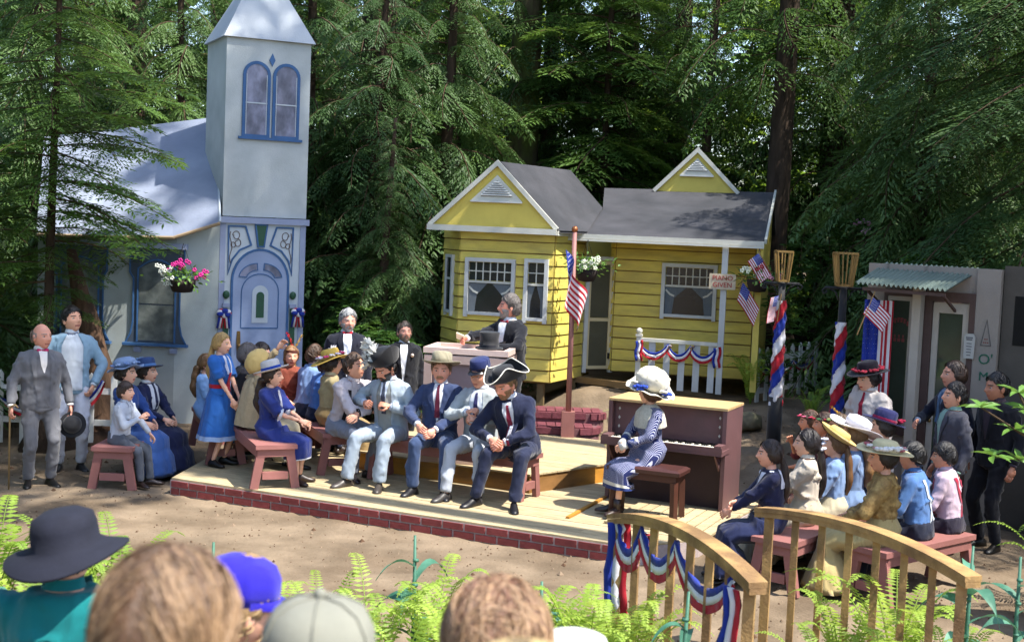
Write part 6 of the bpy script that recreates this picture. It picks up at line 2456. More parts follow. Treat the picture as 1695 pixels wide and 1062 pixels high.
# ================================================================ the cast
STRAW, FELT = M('straw', '#b59c62', rough=.85, var=.15, scale=25, bump=.6, bscale=90), cloth('#8f8873')
def world_pt(p, q):
    return p.root.matrix_basis @ Vector(q)

# --- beside the church
p = Person('bald man in a grey three piece suit standing with a cane at the left', (-4.85, 13.66, 0), 32, 1.72, head=(24, -4), skincol='#c48a74', hair=('bald', '#8d7d72'), fat=1.12,
           armr=((-.31, -.12, .86), (-.5, .8, 0)), arml=((.30, -.02, .84), (.5, .8, 0)), curl=(1.1, .9))
p.suit('#67676b', shirt='#d6d0cc', bow='#b02458', vest='#5e5e63', openw=.02)
gray = p
c = world_pt(p, p.wr[-1])
t = thing('walking_cane', 'thin pale walking cane held by the bald man in grey', 'cane', (c.x, c.y - .03, 0))
MB().tube([(.0, 0, 0), (.0, 0, .80), (.01, 0, .86), (.05, 0, .88), (.085, 0, .85)], [.009, .01, .011, .011, .01], 8).build('shaft', M('cane_wood', '#8c7550', rough=.45), t, True)
c = world_pt(p, p.wr[1])
t = thing('bowler_hat', 'black bowler hat held in the hand of the bald man', 'hat', (c.x + .05, c.y - .06, c.z - .2))
o = MB().lathe([(.02, .12), (.06, .115), (.088, .08), (.095, .02), (.097, .0), (.13, -.005), (.14, .012), (.132, .012), (.1, .004)], 24)
ob = o.build('hat_body', BLK, t, True)
ob.rotation_euler = (R(70), R(25), 0)

p = Person('young man in pale blue jacket and white trousers standing behind the bald man', (-4.83, 14.56, float(gz(-4.83, 14.56))), 22, 1.83, head=(30, -14), hair=('male', '#1c1512'), skincol='#c89378',
           armr=((-.22, -.1, .95), (-1, .5, 0)), arml=((.23, -.1, .95), (1, .5, 0)), curl=(.9, .9))
p.suit('#8aa6b8', shirt='#d2d6da', bow='#6f7686', trouser='#c6c8d2', openw=.055, shoes='#1b1a1c')
p = Person('small boy in pale shirt seated with hands raised to his chin by the church', (-4.08, 13.85, 0), 78, 1.24, sit=.45, lean=10, head=(0, -8), hair=('boy', '#3b281d'),
           armr=((-.05, -.26, .74), (-.4, -.1, -1)), arml=((.08, -.32, .55), (.8, .3, -.3)), curl=(.5, .4), legs=((-.08, -.3, .08), (.08, -.33, .08)))
p.shirt('#aeb4c0', '#565a62', shoes='#2f211c')
p = Person('woman in blue satin dress and a gauzy pale blue hat beside the boy', (-4.15, 14.32, float(gz(-4.1, 14.3))), 72, 1.56, sit=.45, female=True, head=(6, -6), hair=('bun', '#20150f'))
p.blouse('#2f4a86', .97, .02)
p.skirt('#3a5a96', .06, .3)
p.shoes('#17120f')
o, W = p.hat(brim(.17, -.005) + [(.095, 0), (.11, .05), (.1, .09), (.06, .115), (.01, .12)], cloth('#7d92b4'), (-8, 4), dz=lambda t: .02 * np.sin(t * 5), z=.06)
p.flowers(W, o, [(.12 * math.cos(a), .13 * math.sin(a), .03) for a in np.linspace(0, 6, 9)], ['#8fa3c4', '#6f87b2'], .03, 'gauze')
p = Person('woman in dark navy with white collar and a blue plumed hat by the church wall', (-4.02, 14.68, float(gz(-4, 14.7))), 70, 1.52, sit=.45, female=True, head=(8, -6), hair=('bun', '#2a1c14'))
p.blouse('#1e2444', .97, .02, collar='#cfd0d4', after=lambda o, b, p=p: [p.patch('collar_panel', b, [(.52, d * .02, d * .07), (.3, d * .03, d * .085), (.2, d * .01, d * .05)], cloth('#c9ccd4'), .006, 3) for d in (1, -1)])
p.skirt('#1d2240', .06, .3)
p.shoes()
o, W = p.hat(brim(.16, .0) + CROWN, cloth('#33466e'), (-6, 6))
p.ribbon(W, o, .09, .006, .03, '#5b7fb0')
m = MB()
feather(m, W(-.03, -.1, .03), W(.02, .12, .1), .05, 3)
m.build('plume', cloth('#6f93bd'), o)

# --- left part of the stage
Z1 = .17
p = Person('girl in bright blue sailor dress with red tie standing on the stage', (-3.13, 14.28, Z1), 72, 1.47, female=True, head=(4, 0), hair=('pony', '#b08d55'),
           armr=((-.10, -.22, .74), (-.8, .5, -.2)), arml=((.02, -.24, .74), (.8, .5, -.2)))
p.blouse('#2b60a8', .42, .03, after=lambda o, b, p=p: [p.patch('sailor_collar', b, [(.52, -.06, -.02), (.4, -.09, -.035), (.28, -.05, -.01)], cloth('#b5bcd4'), .006, 3), p.patch('sailor_collar', b, [(.52, .02, .06), (.4, .035, .09), (.28, .01, .05)], cloth('#b5bcd4'), .006, 3), p.patch('sailor_collar', b, [(.52, -.06, .06), (.46, -.12, .12), (.36, -.12, .12)], cloth('#b5bcd4'), .006, 5, True), p.patch('red_tie', b, [(.3, -.025, .025), (.05, -.045, .045)], cloth('#b02030'), .011, 3)])
p.skirt('#2b60a8', .30, .30, hems=((.9, 1, '#93a9cc'),))
rs = [ring(p.T(0, 0, z), p.Rt[:, 0], p.Rt[:, 1], .155 * p.k, .128 * p.k, 24) for z in (.1, .15)]
MB().add(*loft_np(rs, False)).build('sash', cloth('#a8202e'), p.root, True)
p.shoes('#15120f')
p = Person('girl in pale blue dress seated behind the standing girl', (-3.42, 14.85, Z1), 85, 1.35, sit=.45, female=True, hair=('long', '#6b4c2c'))
p.blouse('#7fa3d0')
p.skirt('#7fa3d0', .2, .28)
p.shoes()
p = Person('grey haired person in a dark coat seated with back to camera', (-2.98, 14.62, Z1), 120, 1.68, sit=.45, lean=8, hair=('female', '#5e5552'), head=(0, 0))
p.suit('#24242c', shirt='#3a3a44')
p = Person('woman in cream cape and gathered bonnet raising one arm', (-2.72, 14.15, Z1), 118, 1.58, sit=.45, female=True, lean=4, hair=('female', '#4a3020'), arml=((.2, -.3, 1.28), (1, .2, -.6)),
           armr=((-.12, -.3, .66), (-1, .5, -.4)))
p.blouse('#a48f6c', .97, .04, fold=.02)
p.skirt('#b3a689', .1, .3)
rs = []
for z, a, b in ((.5, .10, .09), (.43, .2, .13), (.25, .23, .17), (.05, .25, .2), (-.07, .26, .21)):
    rs.append(ring(p.T(0, .02, z), p.Rt[:, 0], p.Rt[:, 1], a * p.k, b * p.k, 40, lambda t: 1 + .05 * np.sin(t * 9)))
MB().add(*loft_np(rs, False)).build('cape', M('cream_wool', '#a8977a', rough=.95, var=.15, scale=20, bump=.5, bscale=80), p.root, True)
p.shell('bonnet', hair_mask(SD, 'female'), 1.32, .9, cloth('#c9ab6c'), .05, 13, vol=lambda d: np.stack([d[:, 0] * .01, np.clip(d[:, 1], 0, 1) * .03, d[:, 2] * .01], 1))
p.shoes()
p = Person('dark haired person in red seated at the far end of the front left bench', (-2.84, 15.0, Z1), 80, 1.62, sit=.45, hair=('male', '#2a1d18'))
p.shirt('#9c2030', '#2c2c34')
p = Person('girl in navy dress and white straw hat with blue band on the front left bench', (-2.46, 13.56, Z1), 76, 1.48, sit=.45, female=True, lean=3, head=(8, -3), hair=('long', '#2c1c14'),
           armr=((-.04, -.36, .66), (-.7, .3, -.9)), arml=((.06, -.36, .64), (.7, .3, -.9)), legs=((-.08, -.36, .08), (.1, -.32, .08)))
p.blouse('#23306e', .5, .03, after=lambda o, b, p=p: [p.patch('lace_front', b, [(.5, -.03, .03), (.1, -.03, .03)], cloth('#b9bac6'), .006, 3)])
p.skirt('#23306e', .27, .26, hems=((.95, 1, '#c9cad2'),))
for d in (1, -1):
    MB().tube([p.el[d] * 1.0, p.el[d] + unit(p.wr[d] - p.el[d]) * .03], [.075 * p.k, .07 * p.k], 12).build('lace_cuff', cloth('#c4c6d0'), p.root, True)
o, W = p.hat(brim(.165, .012) + CROWN, M('white_straw', '#c2bcb8', rough=.8, var=.1, scale=25, bump=.5), (-14, 0), z=.06)
p.ribbon(W, o, .09, .006, .035, '#2a46a0')
p.shoes('#2e1f18')
p = Person('long haired girl with red and yellow feathers facing the camera by the church door', (-2.56, 15.45, Z1), 18, 1.5, sit=.45, female=True, hair=('long', '#8a6642'), skincol='#cf977c')
p.blouse('#7c3f30', .97, .015)
p.skirt('#6e3a2c', .12, .28)
p.shoes()
m = MB()
feather(m, p.H(.02, .02, .11), p.H(-.06, .03, .3), .035, 5, 0, 0)
feather(m, p.H(.05, .02, .11), p.H(.12, .03, .25), .03, 6, 1, 0)
m.build('feathers', [cloth('#c02028'), cloth('#c8a020')], p.root)
MB().add(*loft_np([ring(p.H(0, .005, z), p.Rh[:, 0], p.Rh[:, 1], .083 * p.hk, .103 * p.hk, 20) for z in (.055, .08)], False)).build('headband', cloth('#5a2a22'), p.root, True)
p = Person('man in pale blue shirt with his back to the camera on the second bench', (-2.33, 15.15, Z1), 138, 1.6, sit=.45, lean=12, hair=('male', '#4a3422'))
p.shirt('#7690bb', '#2c3142')
p = Person('boy in bright blue shirt leaning close behind the flowered yellow hat', (-2.13, 14.86, Z1), 140, 1.42, sit=.45, lean=10, hair=('boy', '#2f2018'))
p.shirt('#4e78bd', '#20263e')
p = Person('woman in cream blouse and yellow straw hat heaped with flowers', (-1.98, 14.52, Z1), 116, 1.56, sit=.45, female=True, hair=('bun', '#2a1c14'), lean=2)
p.blouse('#ab9c74', .97, .03, collar='#bfb493')
p.skirt('#8d7650', .1, .3)
o, W = p.hat(brim(.20, -.012) + CROWN, M('yellow_straw', '#c0a04c', rough=.8, var=.12, scale=25, bump=.5), (-14, 10), z=.06, dz=lambda t: .02 * np.sin(t * 2 + 1))
p.flowers(W, o, [(.12 * math.cos(a), .14 * math.sin(a), .03) for a in np.linspace(0, 6, 13)], ['#c4c0c8', '#b8b0c4', '#a8386a'], .032)
m = MB()
feather(m, W(-.05, .05, .05), W(.12, -.1, .1), .06, 8)
m.build('plume', cloth('#cfcbd4'), o)
p.shoes()
p = Person('young man in shirt sleeves and suspenders with arms folded on his knees', (-1.76, 14.1, Z1), 42, 1.72, sit=.45, lean=20, head=(22, -12), hair=('male', '#4a3524'), skincol='#cc967c',
           armr=((.10, -.38, .72), (-1, -.2, -.3)), arml=((-.10, -.40, .70), (1, -.2, -.3)), legs=((-.1, -.36, .08), (.14, -.30, .08)))
p.shirt('#b9b0b4', '#7d8290', susp='#221c1e', shoes='#1b1719')

# --- the four men on the front bench
p = Person('bearded man in pale grey suit and black plumed hat on the front bench', (-1.22, 13.83, Z1), -22, 1.78, sit=.45, lean=8, head=(-18, 24), hair=('male', '#15100e'), beard=('full', '#16100d'), skincol='#b98068',
           armr=((-.22, -.2, .84), (-1, .3, -.5)), arml=((.10, -.22, .82), (1, .3, -.5)), legs=((-.24, -.50, .08), (.14, -.50, .08)), curl=(1.2, 1.2))
p.suit('#98a4ae', shirt='#b4bfd2', tie='#3a3f50', vest='#868a88', trouser='#8d99a6', openw=.03, shoes='#3c3632', flare=.012)
cr = [(.085, .0), (.10, .03), (.105, .1), (.08, .135), (.02, .14)]
o, W = p.hat([(.08, -.004)] + cr, BLK, (-6, 0), z=.05)
rows_ = []
for i in range(33):
    a = 2 * math.pi * i / 32
    up = abs(math.cos(a))
    rows_.append([W(.098 * math.cos(a), .115 * math.sin(a), .0), W((.12 + .02 * (1 - up)) * math.cos(a), (.16 + .07 * (1 - up)) * math.sin(a) if False else .14 * math.sin(a), .03), W(.11 * math.cos(a) * 1.05, .175 * math.sin(a), .06 + .11 * up ** 2)])
MB().loft(rows_, False, False).build('turned_brim', BLK, o, True)
m = MB()
for q in range(5):
    feather(m, W(.02, -.09, .05 + .02 * q), W(-.15 - .02 * q, -.1 + .03 * q, .0 + .04 * q), .11, 3 + q)
m.build('plume', cloth('#d6d2c6'), o)
p = Person('man with moustache in blue suit and tan brimmed hat on the front bench', (-.70, 13.58, Z1), -8, 1.78, sit=.45, lean=2, head=(4, 0), hair=('male', '#7a5c40'), beard=('moustache', '#8a6a4c'), skincol='#cb8f78',
           armr=((-.16, -.34, .70), (-1, .5, -.3)), arml=((.03, -.36, .66), (1, .5, -.3)), legs=((-.17, -.42, .08), (.16, -.50, .08)), curl=(.7, .7))
p.suit('#333f5f', shirt='#d2d4da', tie='#571a30', trouser='#364564', shoes='#151519')
o, W = p.hat(brim(.165, -.004) + [(.088, .0), (.09, .04), (.088, .09), (.07, .105), (.045, .09), (.01, .088)], FELT, (-12, 0), dz=lambda t: .035 * np.cos(t) ** 2 - .005, z=.06)
p.ribbon(W, o, .091, .006, .028, '#7f7864')
p = Person('man in grey jacket and blue army cap half hidden behind the tricorn', (-.27, 13.42, Z1), -20, 1.76, sit=.45, lean=4, head=(-14, 6), hair=('male', '#33231a'), skincol='#c08a72',
           armr=((-.05, -.28, .86), (-1, .2, -.5)), arml=((.1, -.3, .8), (1, .2, -.5)), legs=((-.14, -.54, .08), (.16, -.4, .08)), curl=(1.0, 1.0))
p.suit('#9aa2a6', shirt='#c6ccd8', tie='#2c2c58', trouser='#a3a8b0', openw=.02, shoes='#33302f')
A9 = cloth('#232c56')
o, W = p.hat([(.082, .0), (.088, .03), (.082, .085), (.075, .095), (.02, .1)], A9, (8, 0), z=.055)
m = MB()
m.add(*loft_np([np.array([W(.088 * math.cos(a), -.1 * abs(math.sin(a)) - .055 * k * abs(math.sin(a)), .005 - .016 * k) for a in np.linspace(math.pi, 2 * math.pi, 14)]) for k in (0, .5, 1)], False))
m.build('visor', M('black_leather', '#14141a', rough=.3, spec=.5), o, True)
p = Person('man in dark navy suit and white edged tricorn bending forward', (.14, 13.16, Z1), -16, 1.84, sit=.45, lean=24, side=-9, head=(-22, 22), hair=('male', '#8a6a48'), beard=('full', '#8a6444'), skincol='#c98872',
           armr=((-.20, -.42, .66), (-1, .3, -.4)), arml=((-.04, -.44, .64), (1, .2, -.3)), legs=((-.31, -.48, .08), (.10, -.52, .08)), curl=(.6, .8))
p.suit('#20253c', shirt='#cfd2da', tie='#741c34', trouser='#23283e', shoes='#121217')
o, W = p.hat([(.085, -.004), (.088, .0), (.09, .05), (.08, .09), (.05, .105), (.01, .108)], BLK, (-2, 0), z=.05)
edge, rows_ = [], []
for i in range(49):
    a = 2 * math.pi * i / 48 - math.pi / 2
    k = abs(math.cos(1.5 * (a + math.pi / 2)))
    r2 = .12 + .085 * k ** 2.5
    z2 = .125 - .085 * k ** 2
    q = [W(.092 * math.cos(a), .106 * math.sin(a), .0), W((.115 + .045 * k ** 2) * math.cos(a), (.13 + .045 * k ** 2) * math.sin(a), .02), W(r2 * math.cos(a), (r2 + .012) * math.sin(a), z2)]
    rows_.append(q)
    edge.append(q[2])
MB().loft(rows_, False, False).build('turned_brim', BLK, o, True)
MB().tube(edge, .0055, 6, cap=False).build('white_edging', cloth('#d8d4c8'), o, True)

# --- behind
p = Person('grey bearded man in tuxedo with a red bow tie standing behind the benches', (-1.93, 15.55, float(gz(-1.93, 15.5)) + .1), 12, 1.74, head=(10, 0), hair=('male', '#8f8f90'), beard=('full', '#a09c98'), skincol='#c48c78', fat=1.1)
p.suit('#1c1e2a', shirt='#d2d6e0', bow='#a01c2c', open_z=.02)
p = Person('man in tuxedo with black bow tie and flower standing in front of the shrubs', (-1.3, 16.1, .1), 6, 1.6, head=(14, -10), hair=('male', '#54483e'), beard=('full', '#77685c'), skincol='#c48c78', fat=1.1)
p.suit('#191a20', shirt='#d0d2d8', bow='#141418', open_z=.02)
MB().sphere(tuple(p.T(.11, -.145, .38)), .022, 8, 6).build('flower', cloth('#d0b8a8'), p.root, True)
p = Person('grey bearded speaker in black tailcoat behind the podium holding a paper', (.0, 14.62, .37), -42, 1.80, head=(-44, -8), lean=4, hair=('male', '#57504c'), beard=('full', '#8f8680'), skincol='#c8846e',
           armr=((-.14, -.56, 1.30), (-.7, .1, -.7)), arml=((.08, -.38, 1.2), (1, .3, -.2)), curl=(.9, .4))
p.suit('#17181f', shirt='#d4d6dc', bow='#7a1a2a', open_z=.05)
c = world_pt(p, p.wr[-1] + unit(p.wr[-1] - p.el[-1]) * .1)
t = thing('paper', 'folded white paper in the outstretched hand of the speaker', 'paper', (c.x - .02, c.y, c.z + .02), R(-42))
ob = MB().box((0, 0, 0), (.09, .22, .006)).box((.0, 0, .008), (.088, .21, .004)).build('sheet', M('paper_white', '#d2cdb8', rough=.8, var=.05), t)
ob.rotation_euler = (R(-22), R(20), R(35))

# --- pianist
STR = M('striped_dress', '#1f2756', rough=.85, var=.1)
nt = STR.node_tree
wv = nt.nodes.new('ShaderNodeTexWave')
wv.inputs['Scale'].default_value = 34
wv.inputs['Distortion'].default_value = .3
wv.bands_direction = 'X'
tc_ = nt.nodes.new('ShaderNodeTexCoord')
nt.links.new(tc_.outputs['Object'], wv.inputs['Vector'])
r_ = nt.nodes.new('ShaderNodeMapRange')
r_.inputs[1].default_value = .78
r_.inputs[2].default_value = .92
nt.links.new(wv.outputs[1], r_.inputs[0])
mx = nt.nodes.new('ShaderNodeMix')
mx.data_type = 'RGBA'
mx.inputs[6].default_value = (*lin('#1f2756'), 1)
mx.inputs[7].default_value = (*lin('#b4b6c8'), 1)
nt.links.new(r_.outputs[0], mx.inputs[0])
nt.links.new(mx.outputs[2], nt.nodes['Principled BSDF'].inputs['Base Color'])
p = Person('woman in striped navy dress and huge white hat turned away on the piano bench', (1.40, 12.72, Z1), -68, 1.52, sit=.52, female=True, lean=6, head=(-62, -2), hair=('bun', '#5a3a24'), skincol='#cf9a80',
           armr=((-.02, -.30, .72), (-1, .3, -.5)), arml=((.10, -.32, .70), (1, .3, -.6)), legs=((-.07, -.36, .1), (.07, -.38, .1)), curl=(.6, .6))
p.blouse('#1f2756', .97, .02, mat=STR)
p.skirt('#1f2756', .28, .24, mat=STR, hems=((.84, .92, '#c0bcb0'), (.93, 1.0, '#1c2c5e')))
rs = []
for z, a, b in ((.545, .068, .066), (.51, .11, .10), (.45, .2, .14), (.36, .22, .16), (.30, .225, .165)):
    rs.append(ring(p.T(0, 0, z), p.Rt[:, 0], p.Rt[:, 1], a * p.k, b * p.k, 48, lambda t: 1 + .035 * np.sin(t * 17)))
MB().add(*loft_np(rs, False)).build('lace_collar', M('lace', '#bdb8a8', rough=.95, var=.2, scale=60, bump=.8, bscale=150), p.root, True)
for d in (1, -1):
    q, u_ = p.wr[d], unit(p.wr[d] - p.el[d])
    MB().tube([q - u_ * .12, q - u_ * .085], [.052 * p.k, .05 * p.k], 12).build('white_band', cloth('#c4c0b8'), p.root, True)
    MB().tube([q - u_ * .083, q - u_ * .01], [.05 * p.k, .046 * p.k], 12).build('navy_cuff', cloth('#1c2c5e'), p.root, True)
    MB().tube([q - u_ * .015, q + u_ * .07], [.034 * p.k, .043 * p.k], 10).build('glove', cloth('#cfcbc4'), p.root, True)
o, W = p.hat([(.085, -.02)] + brim(.215, .01)[1:] + [(.11, 0), (.145, .06), (.15, .12), (.13, .17), (.07, .2), (.01, .205)], cloth('#cfc8b6'), (-16, 8), z=.045, dz=lambda t: .03 * np.sin(t * 2 + .6) + .008 * np.sin(t * 9), n=48)
p.flowers(W, o, [(.17, -.05, .03), (.18, .0, .02), (.15, -.09, .05), (.17, .03, .06)], ['#2c48a8', '#2c48a8', '#c8c4b4'], .04)
p.flowers(W, o, [(.03, .2, .03), (.0, .21, .02), (.06, .19, .05)], ['#2c48a8', '#2c48a8', '#c8c4b4'], .04)
p.flowers(W, o, [(.1 * math.cos(a), .12 * math.sin(a), .1 + .03 * math.sin(a * 3)) for a in np.linspace(0, 6, 9)], ['#cfc8b6'], .05, 'gathered_cloth')
p.shoes('#2a1c18', .1)

# --- children and women on the right
p = Person('girl in navy sailor dress with white collar nearest the bridge', (2.25, 10.98, 0), -92, 1.48, sit=.45, female=True, lean=6, head=(0, -2), hair=('pony', '#2b1c16'), skincol='#c9917a',
           armr=((.0, -.32, .68), (-1, .4, -.5)), arml=((-.02, -.36, .60), (1, .4, -.5)), legs=((-.1, -.40, .08), (.1, -.36, .08)))
p.blouse('#1b1f3c', .97, .02, after=lambda o, b, p=p: [p.patch('sailor_collar', b, [(.52, -.05, .05), (.47, -.13, .13), (.33, -.13, .13)], cloth('#c8cad6'), .008, 6, True), p.patch('sailor_collar', b, [(.5, -.1, -.03), (.35, -.07, -.02)], cloth('#c8cad6'), .008, 3), p.patch('sailor_collar', b, [(.5, .03, .1), (.35, .02, .07)], cloth('#c8cad6'), .008, 3)])
p.skirt('#1a2140', .08, .34)
p.shoes()
for d in (1, -1):
    p.flowers(lambda x, y, z, d=d: p.sh[d] + vec((x, y, z)), p.root, [(.0, -.02, .05)], ['#c4c6d4'], .02, 'ribbon_bow')
p = Person('girl in cream lace blouse with white hair ribbons on the right bench', (2.60, 11.32, 0), -100, 1.58, sit=.45, female=True, lean=2, head=(0, -4), hair=('pony', '#1d1412'),
           arml=((-.05, -.36, .74), (1, .3, -.5)))
p.blouse('#b9ae9f', .97, .03, collar='#c4bbae', fold=.02)
p.skirt('#b0a48e', .1, .3)
p.shoes()
p.flowers(lambda x, y, z: p.H(x, y, z), p.root, [(0, .11, .02), (.01, .125, -.03), (0, .13, .05)], ['#c9cad8'], .035, 'ribbon_bow')
p = Person('girl in pale blue yoke dress and upturned straw hat on the right bench', (2.88, 11.56, 0), -102, 1.52, sit=.45, female=True, head=(0, -4), hair=('pony', '#6a4a2c'))
p.blouse('#7690b8', .97, .03)
p.skirt('#b0a890', .1, .3)
o, W = p.hat(brim(.155, .02) + [(.088, 0), (.09, .05), (.075, .08), (.02, .088)], M('pale_straw', '#bfa565', rough=.8, var=.12, scale=25, bump=.5), (-26, 0), dz=lambda t: .025 - .01 * np.sin(t), z=.06)
p.ribbon(W, o, .091, .006, .03, '#c9c8cc')
p.shoes()
p = Person('girl in blue dress and wide white lace hat on the right bench', (3.12, 11.86, 0), -104, 1.6, sit=.45, female=True, head=(0, -4), hair=('long', '#7a5a38'))
p.blouse('#6d84a8', .97, .02)
p.skirt('#6d84a8', .1, .3)
o, W = p.hat(brim(.21, .01) + [(.09, 0), (.10, .06), (.09, .1), (.04, .12), (.01, .122)], M('white_lace', '#cfccd0', rough=.9, var=.1, scale=40, bump=.7, bscale=120), (-18, -8), dz=lambda t: .03 * np.sin(t * 2), z=.06)
p.shoes()
p = Person('person in navy hat with a pink ribbon seated near the shop', (3.5, 12.28, .02), -100, 1.62, sit=.45, female=True, head=(-6, 0), hair=('female', '#1e1412'))
p.blouse('#3a3e4c', .97, .02)
p.skirt('#2c2f3e', .1, .3)
o, W = p.hat(brim(.165, .0) + CROWN, cloth('#23264e'), (-14, -4), dz=lambda t: .02 * np.cos(t) ** 2)
p.ribbon(W, o, .091, .006, .03, '#a82848')
p.flowers(W, o, [(-.05, .14, .03), (-.08, .13, .02)], ['#a02040'], .04)
p.shoes()
for i, (x, y, h, lab, hc, fc) in enumerate(((3.06, 13.0, 1.42, 'small child with a pink flower wreath resting chin on hand', '#4a3020', ['#b03050', '#c25a7a']), (3.16, 12.82, 1.44, 'small child with a red and green wreath beside the lamp post', '#3a2418', ['#8c2030', '#2f5a34']), (3.26, 12.62, 1.48, 'small child with a braided bun and yellow feather', '#4c3826', ['#5c7440', '#8a7a3c']))):
    p = Person(lab, (x, y, .03), -98 + 4 * i, h, sit=.45, female=True, lean=10, head=(0, 0), hair=('bun', hc), skincol='#c08468', armr=((-.03, -.25, .85), (-.6, -.2, -1)))
    p.blouse(('#6e2f30', '#5b2a2c', '#7a4a30')[i], .6, .015)
    p.skirt(('#5c2a2a', '#4c2628', '#5f4028')[i], .15, .26)
    p.shoes()
    p.flowers(lambda a, b, c, p=p: p.H(a, b, c), p.root, [(.088 * math.cos(a), .108 * math.sin(a), .055) for a in np.linspace(0, 5.6, 8)], fc, .022, 'flower_wreath')
    if i == 2:
        m = MB()
        feather(m, p.H(-.02, .03, .1), p.H(.02, -.1, .2), .03, 5, 0, 0)
        m.build('feather', cloth('#b8902c'), p.root)
p = Person('woman in white blouse and black hat of red flowers standing by the shop', (3.62, 13.3, .02), -48, 1.66, female=True, head=(-20, 6), hair=('bun', '#1c1210'))
p.blouse('#b8b0ac', .97, .045, fold=.02, collar='#c0b8b4', after=lambda o, b, p=p: [p.patch('red_tie', b, [(.52, -.012, .012), (.25, -.03, .03)], cloth('#8c2034'), .008, 3)])
p.skirt('#3c3436', .06, .32)
o, W = p.hat(brim(.175, -.0) + CROWN, cloth('#1c1620'), (4, 0), dz=lambda t: .02 * np.cos(t) ** 2)
p.flowers(W, o, [(.11 * math.cos(a), .13 * math.sin(a), .03) for a in np.linspace(0, 6, 11)], ['#8c1c30', '#a02a3c'], .033)
p.shoes()
p = Person('woman in gold brocade jacket and flowered straw hat behind the right bridge rail', (3.08, 10.66, 0), -112, 1.62, sit=.45, female=True, lean=2, head=(8, 0), hair=('female', '#1c1312'), skincol='#c08a70')
p.blouse('#7c6238', .97, .03, fold=.022, mat=M('gold_brocade', '#7c6238', rough=.6, var=.4, scale=26, bump=.5, bscale=70, col2='#9c8250'))
p.skirt('#a08f62', .05, .36)
o, W = p.hat(brim(.185, .0) + [(.088, 0), (.088, .05), (.07, .075), (.02, .08)], M('cream_straw', '#c2b68e', rough=.8, var=.1, scale=25, bump=.5), (-6, 4), dz=lambda t: .012 * np.sin(t * 2 + 1), z=.06)
p.flowers(W, o, [(.12 * math.cos(a), .14 * math.sin(a), .022) for a in np.linspace(1, 6.2, 12)], ['#a85a60', '#cbc6c2', '#b47a7c', '#5c3a36'], .026)
p.flowers(W, o, [(.14, .02, .03), (.16, -.04, .02), (.13, .08, .04)], ['#cfccc8'], .045, 'white_tulle')
p.shoes()
p = Person('boy in blue shirt with white crossed suspenders on the right', (3.46, 10.96, 0), -116, 1.54, sit=.45, lean=8, head=(10, 0), hair=('boy', '#120e0e'), skincol='#b67e62')
p.shirt('#4a6c9e', '#1f2333', susp='#b4bcc8')
p = Person('boy in pale pink shirt with red suspenders at the end of the right bench', (3.82, 11.26, 0), -116, 1.46, sit=.45, lean=8, head=(10, 0), hair=('boy', '#140f0f'), skincol='#b67e62')
p.shirt('#b8a2b0', '#262230', susp='#98203a')
p = Person('curly haired man in dark suit standing at the shop door', (4.38, 13.05, .02), -78, 1.76, head=(-6, -6), hair=('female', '#33241c'), skincol='#b4806a', armr=((-.12, -.3, 1.12), (-1, .3, -.5)))
p.suit('#191b2a', shirt='#6a7a90', tie='#34587a')
p = Person('dark haired man in grey suit standing in front of the shop door', (4.18, 12.4, .0), -84, 1.63, head=(-4, -8), hair=('male', '#17100e'), skincol='#bf8a70')
p.suit('#43434c', shirt='#7d9c90')
p = Person('man in black with his back to the green lettering', (4.66, 12.6, .0), -60, 1.72, head=(-20, 0), hair=('male', '#17100e'), skincol='#a06c54')
p.suit('#16161c', shirt='#3a3038')

# --- audience in front of the camera, facing the stage
def onlooker(label, x, y, top, h, hair, hat_h=0, **k):
    z0 = float(gz(x, y))
    kk = h / 1.75
    sit = top - hat_h - z0 - kk * .90
    return Person(label, (x, y, z0), 180, h, sit=sit, hair=hair, legs=((-.12, -.44, .08), (.12, -.44, .08)), **k), z0, sit
rows = []
p, z, s = onlooker('spectator in teal shirt and black bucket hat seen from behind', -1.47, 4.4, 1.945, 1.75, ('male', '#2a1c16', 'thin'), .05, head=(-12, 0), child=.9)
p.shirt('#0f6a6c', '#2c3040')
rows.append((-1.47, 4.4, s))
p.hat([(.088, -.01), (.13, -.03), (.188, -.05), (.19, -.045), (.188, -.04), (.13, -.018), (.104, .0), (.102, .05), (.094, .085), (.06, .105), (.015, .108)], M('black_canvas', '#1a1c28', rough=.9, var=.2, scale=14, bump=.15, bscale=60), (-4, 8), dz=lambda t: .018 * np.sin(t * 2 + 1.2), z=.035)
p, z, s = onlooker('spectator with brown parted hair seen close from behind', -.48, 1.85, 2.43, 1.75, ('female', '#5b4029', 'thin'), 0, female=True, head=(-14, 0), child=.95)
p.shirt('#6a4a36', '#2c3040')
rows.append((-.48, 1.85, s))
g = np.random.default_rng(5)
p.strands('#5f4632', 3200, .16, .10, .55, 'female', None, 1.0, .0016)
p.seed += 1
p.strands('#8f7254', 1900, .17, .12, .55, 'female', None, 1.15, .0013)
p, z, s = onlooker('spectator in bright blue cap with curly fair hair', -.72, 3.5, 2.0, 1.6, ('boy', '#8f7350', 'thin'), .02, head=(-60, 4))
p.shirt('#5a4a40', '#2c3040')
rows.append((-.72, 3.5, s))
CAP = [(.086, -.01), (.09, .02), (.086, .06), (.07, .088), (.04, .104), (.008, .108)]
def capbill(p, W, o, mt, up=0):
    rs = [np.array([W(.088 * math.cos(a), -.1 * abs(math.sin(a)) - .075 * k * abs(math.sin(a)) ** .7, .006 - .02 * k ** 2) for a in np.linspace(math.pi, 2 * math.pi, 16)]) for k in (0, .35, .7, 1)]
    mb = MB().loft([list(r) for r in rs], False, False)
    mb.build('bill', mt, o, True)
bl = cloth('#2a22a0')
o, W = p.hat(CAP, bl, (6, 0), z=.03)
capbill(p, W, o, bl)
m = MB()
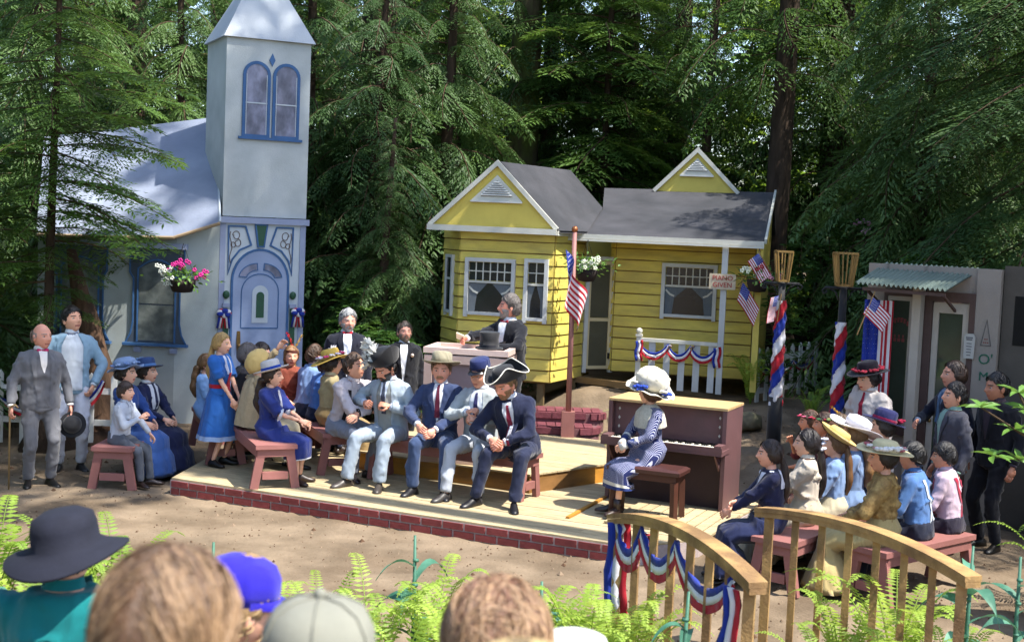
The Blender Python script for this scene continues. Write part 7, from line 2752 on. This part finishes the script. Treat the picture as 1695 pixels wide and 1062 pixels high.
for i in range(160):
    d = nrm(g.normal(size=3) * np.array([1, 1, .35]) + np.array([0, .8, -.45]))
    if d[2] > .05:
        continue
    c = p.H(*(head_pts(d[None])[0] * 1.1))
    m.tube([c + vec((.012 * math.cos(t), .012 * math.sin(t), .006 * t - .01)) for t in np.linspace(0, 4.5, 7)], .0025, 4)
o2 = m.build('curls', hairmat('#a58a60'), p.root, True)
o2['kind'] = 'stuff'
p, z, s = onlooker('spectator in pale grey cap seen from behind', -.31, 2.25, 2.27, 1.75, ('male', '#4a382a', 'thin'), .03, head=(4, 0), child=.97)
p.shirt('#4f5560', '#2c3040')
rows.append((-.31, 2.25, s))
gc = M('grey_cap_cotton', '#7b7b70', rough=.9, var=.12, scale=10, bump=.08, bscale=90)
o, W = p.hat(CAP, gc, (0, 0), z=.03)
capbill(p, W, o, gc)
MB().sphere(tuple(W(0, 0, .112)), .012, 8, 6).build('button', gc, o, True)
for q in range(6):
    a = q * 1.047 + .5
    MB().tube([W(r * 1.012 * math.cos(a), r * 1.16 * 1.012 * math.sin(a), zz + .0015) for r, zz in CAP], .0022, 5).build('seam', gc, o, True)
MB().add(*loft_np([np.array([W(.05 * math.cos(a), .11 - .02 * (abs(math.sin(a)) > 2), .0 + .05 * math.sin(a)) for a in np.linspace(.2, 2.94, 9)]), np.array([W(.04 * math.cos(a), .112, -.005 + .035 * math.sin(a)) for a in np.linspace(.2, 2.94, 9)])], False)).build('strap_opening', gc, o, True)
p, z, s = onlooker('spectator with tousled reddish hair seen from behind', -.0, 2.4, 2.25, 1.72, ('boy', '#6a4028', 'thin'), 0, head=(10, 0), child=.95)
p.shirt('#7a6a58', '#2c3040')
rows.append((-.0, 2.4, s))
p.strands('#74523e', 2600, .11, .35, .25, 'female', None, 1.4, .0016)
p.seed += 1
p.strands('#a08060', 1600, .12, .4, .25, 'female', None, 1.7, .0013)
p, z, s = onlooker('spectator in sandy cap at the bottom edge', .03, 1.5, 2.43, 1.7, ('male', '#6b5a40', 'thin'), .03, head=(0, 0))
p.shirt('#8a7a60', '#2c3040')
rows.append((.03, 1.5, s))
o, W = p.hat(CAP, cloth('#b09a68'), (0, 0), z=.03)
capbill(p, W, o, cloth('#b09a68'))
p, z, s = onlooker('spectator in white sun hat at the bottom edge', .17, 2.95, 2.0, 1.4, ('male', '#6b5a40', 'thin'), .05, head=(0, 0))
p.shirt('#8f9098', '#2c3040')
rows.append((.17, 2.95, s))
p.hat(brim(.12, -.02) + CROWN, cloth('#d0d0cc'), (0, 0), z=.04)
flush_queue()
# plank seats under the audience
for i, (x, y, s) in enumerate(rows):
    z0 = float(gz(x, y))
    t = thing('audience_seat', 'plain plank seat under a spectator in the front rows', 'seat', (x, y, z0), 0, 'audience seats')
    MB().box((0, .02, s - .02), (.5, .34, .04)).build('seat_board', RW, t)
    for sx in (-1, 1):
        MB().box((sx * .2, .02, s / 2 - .05), (.05, .28, s + .02)).build('leg', RW, t)
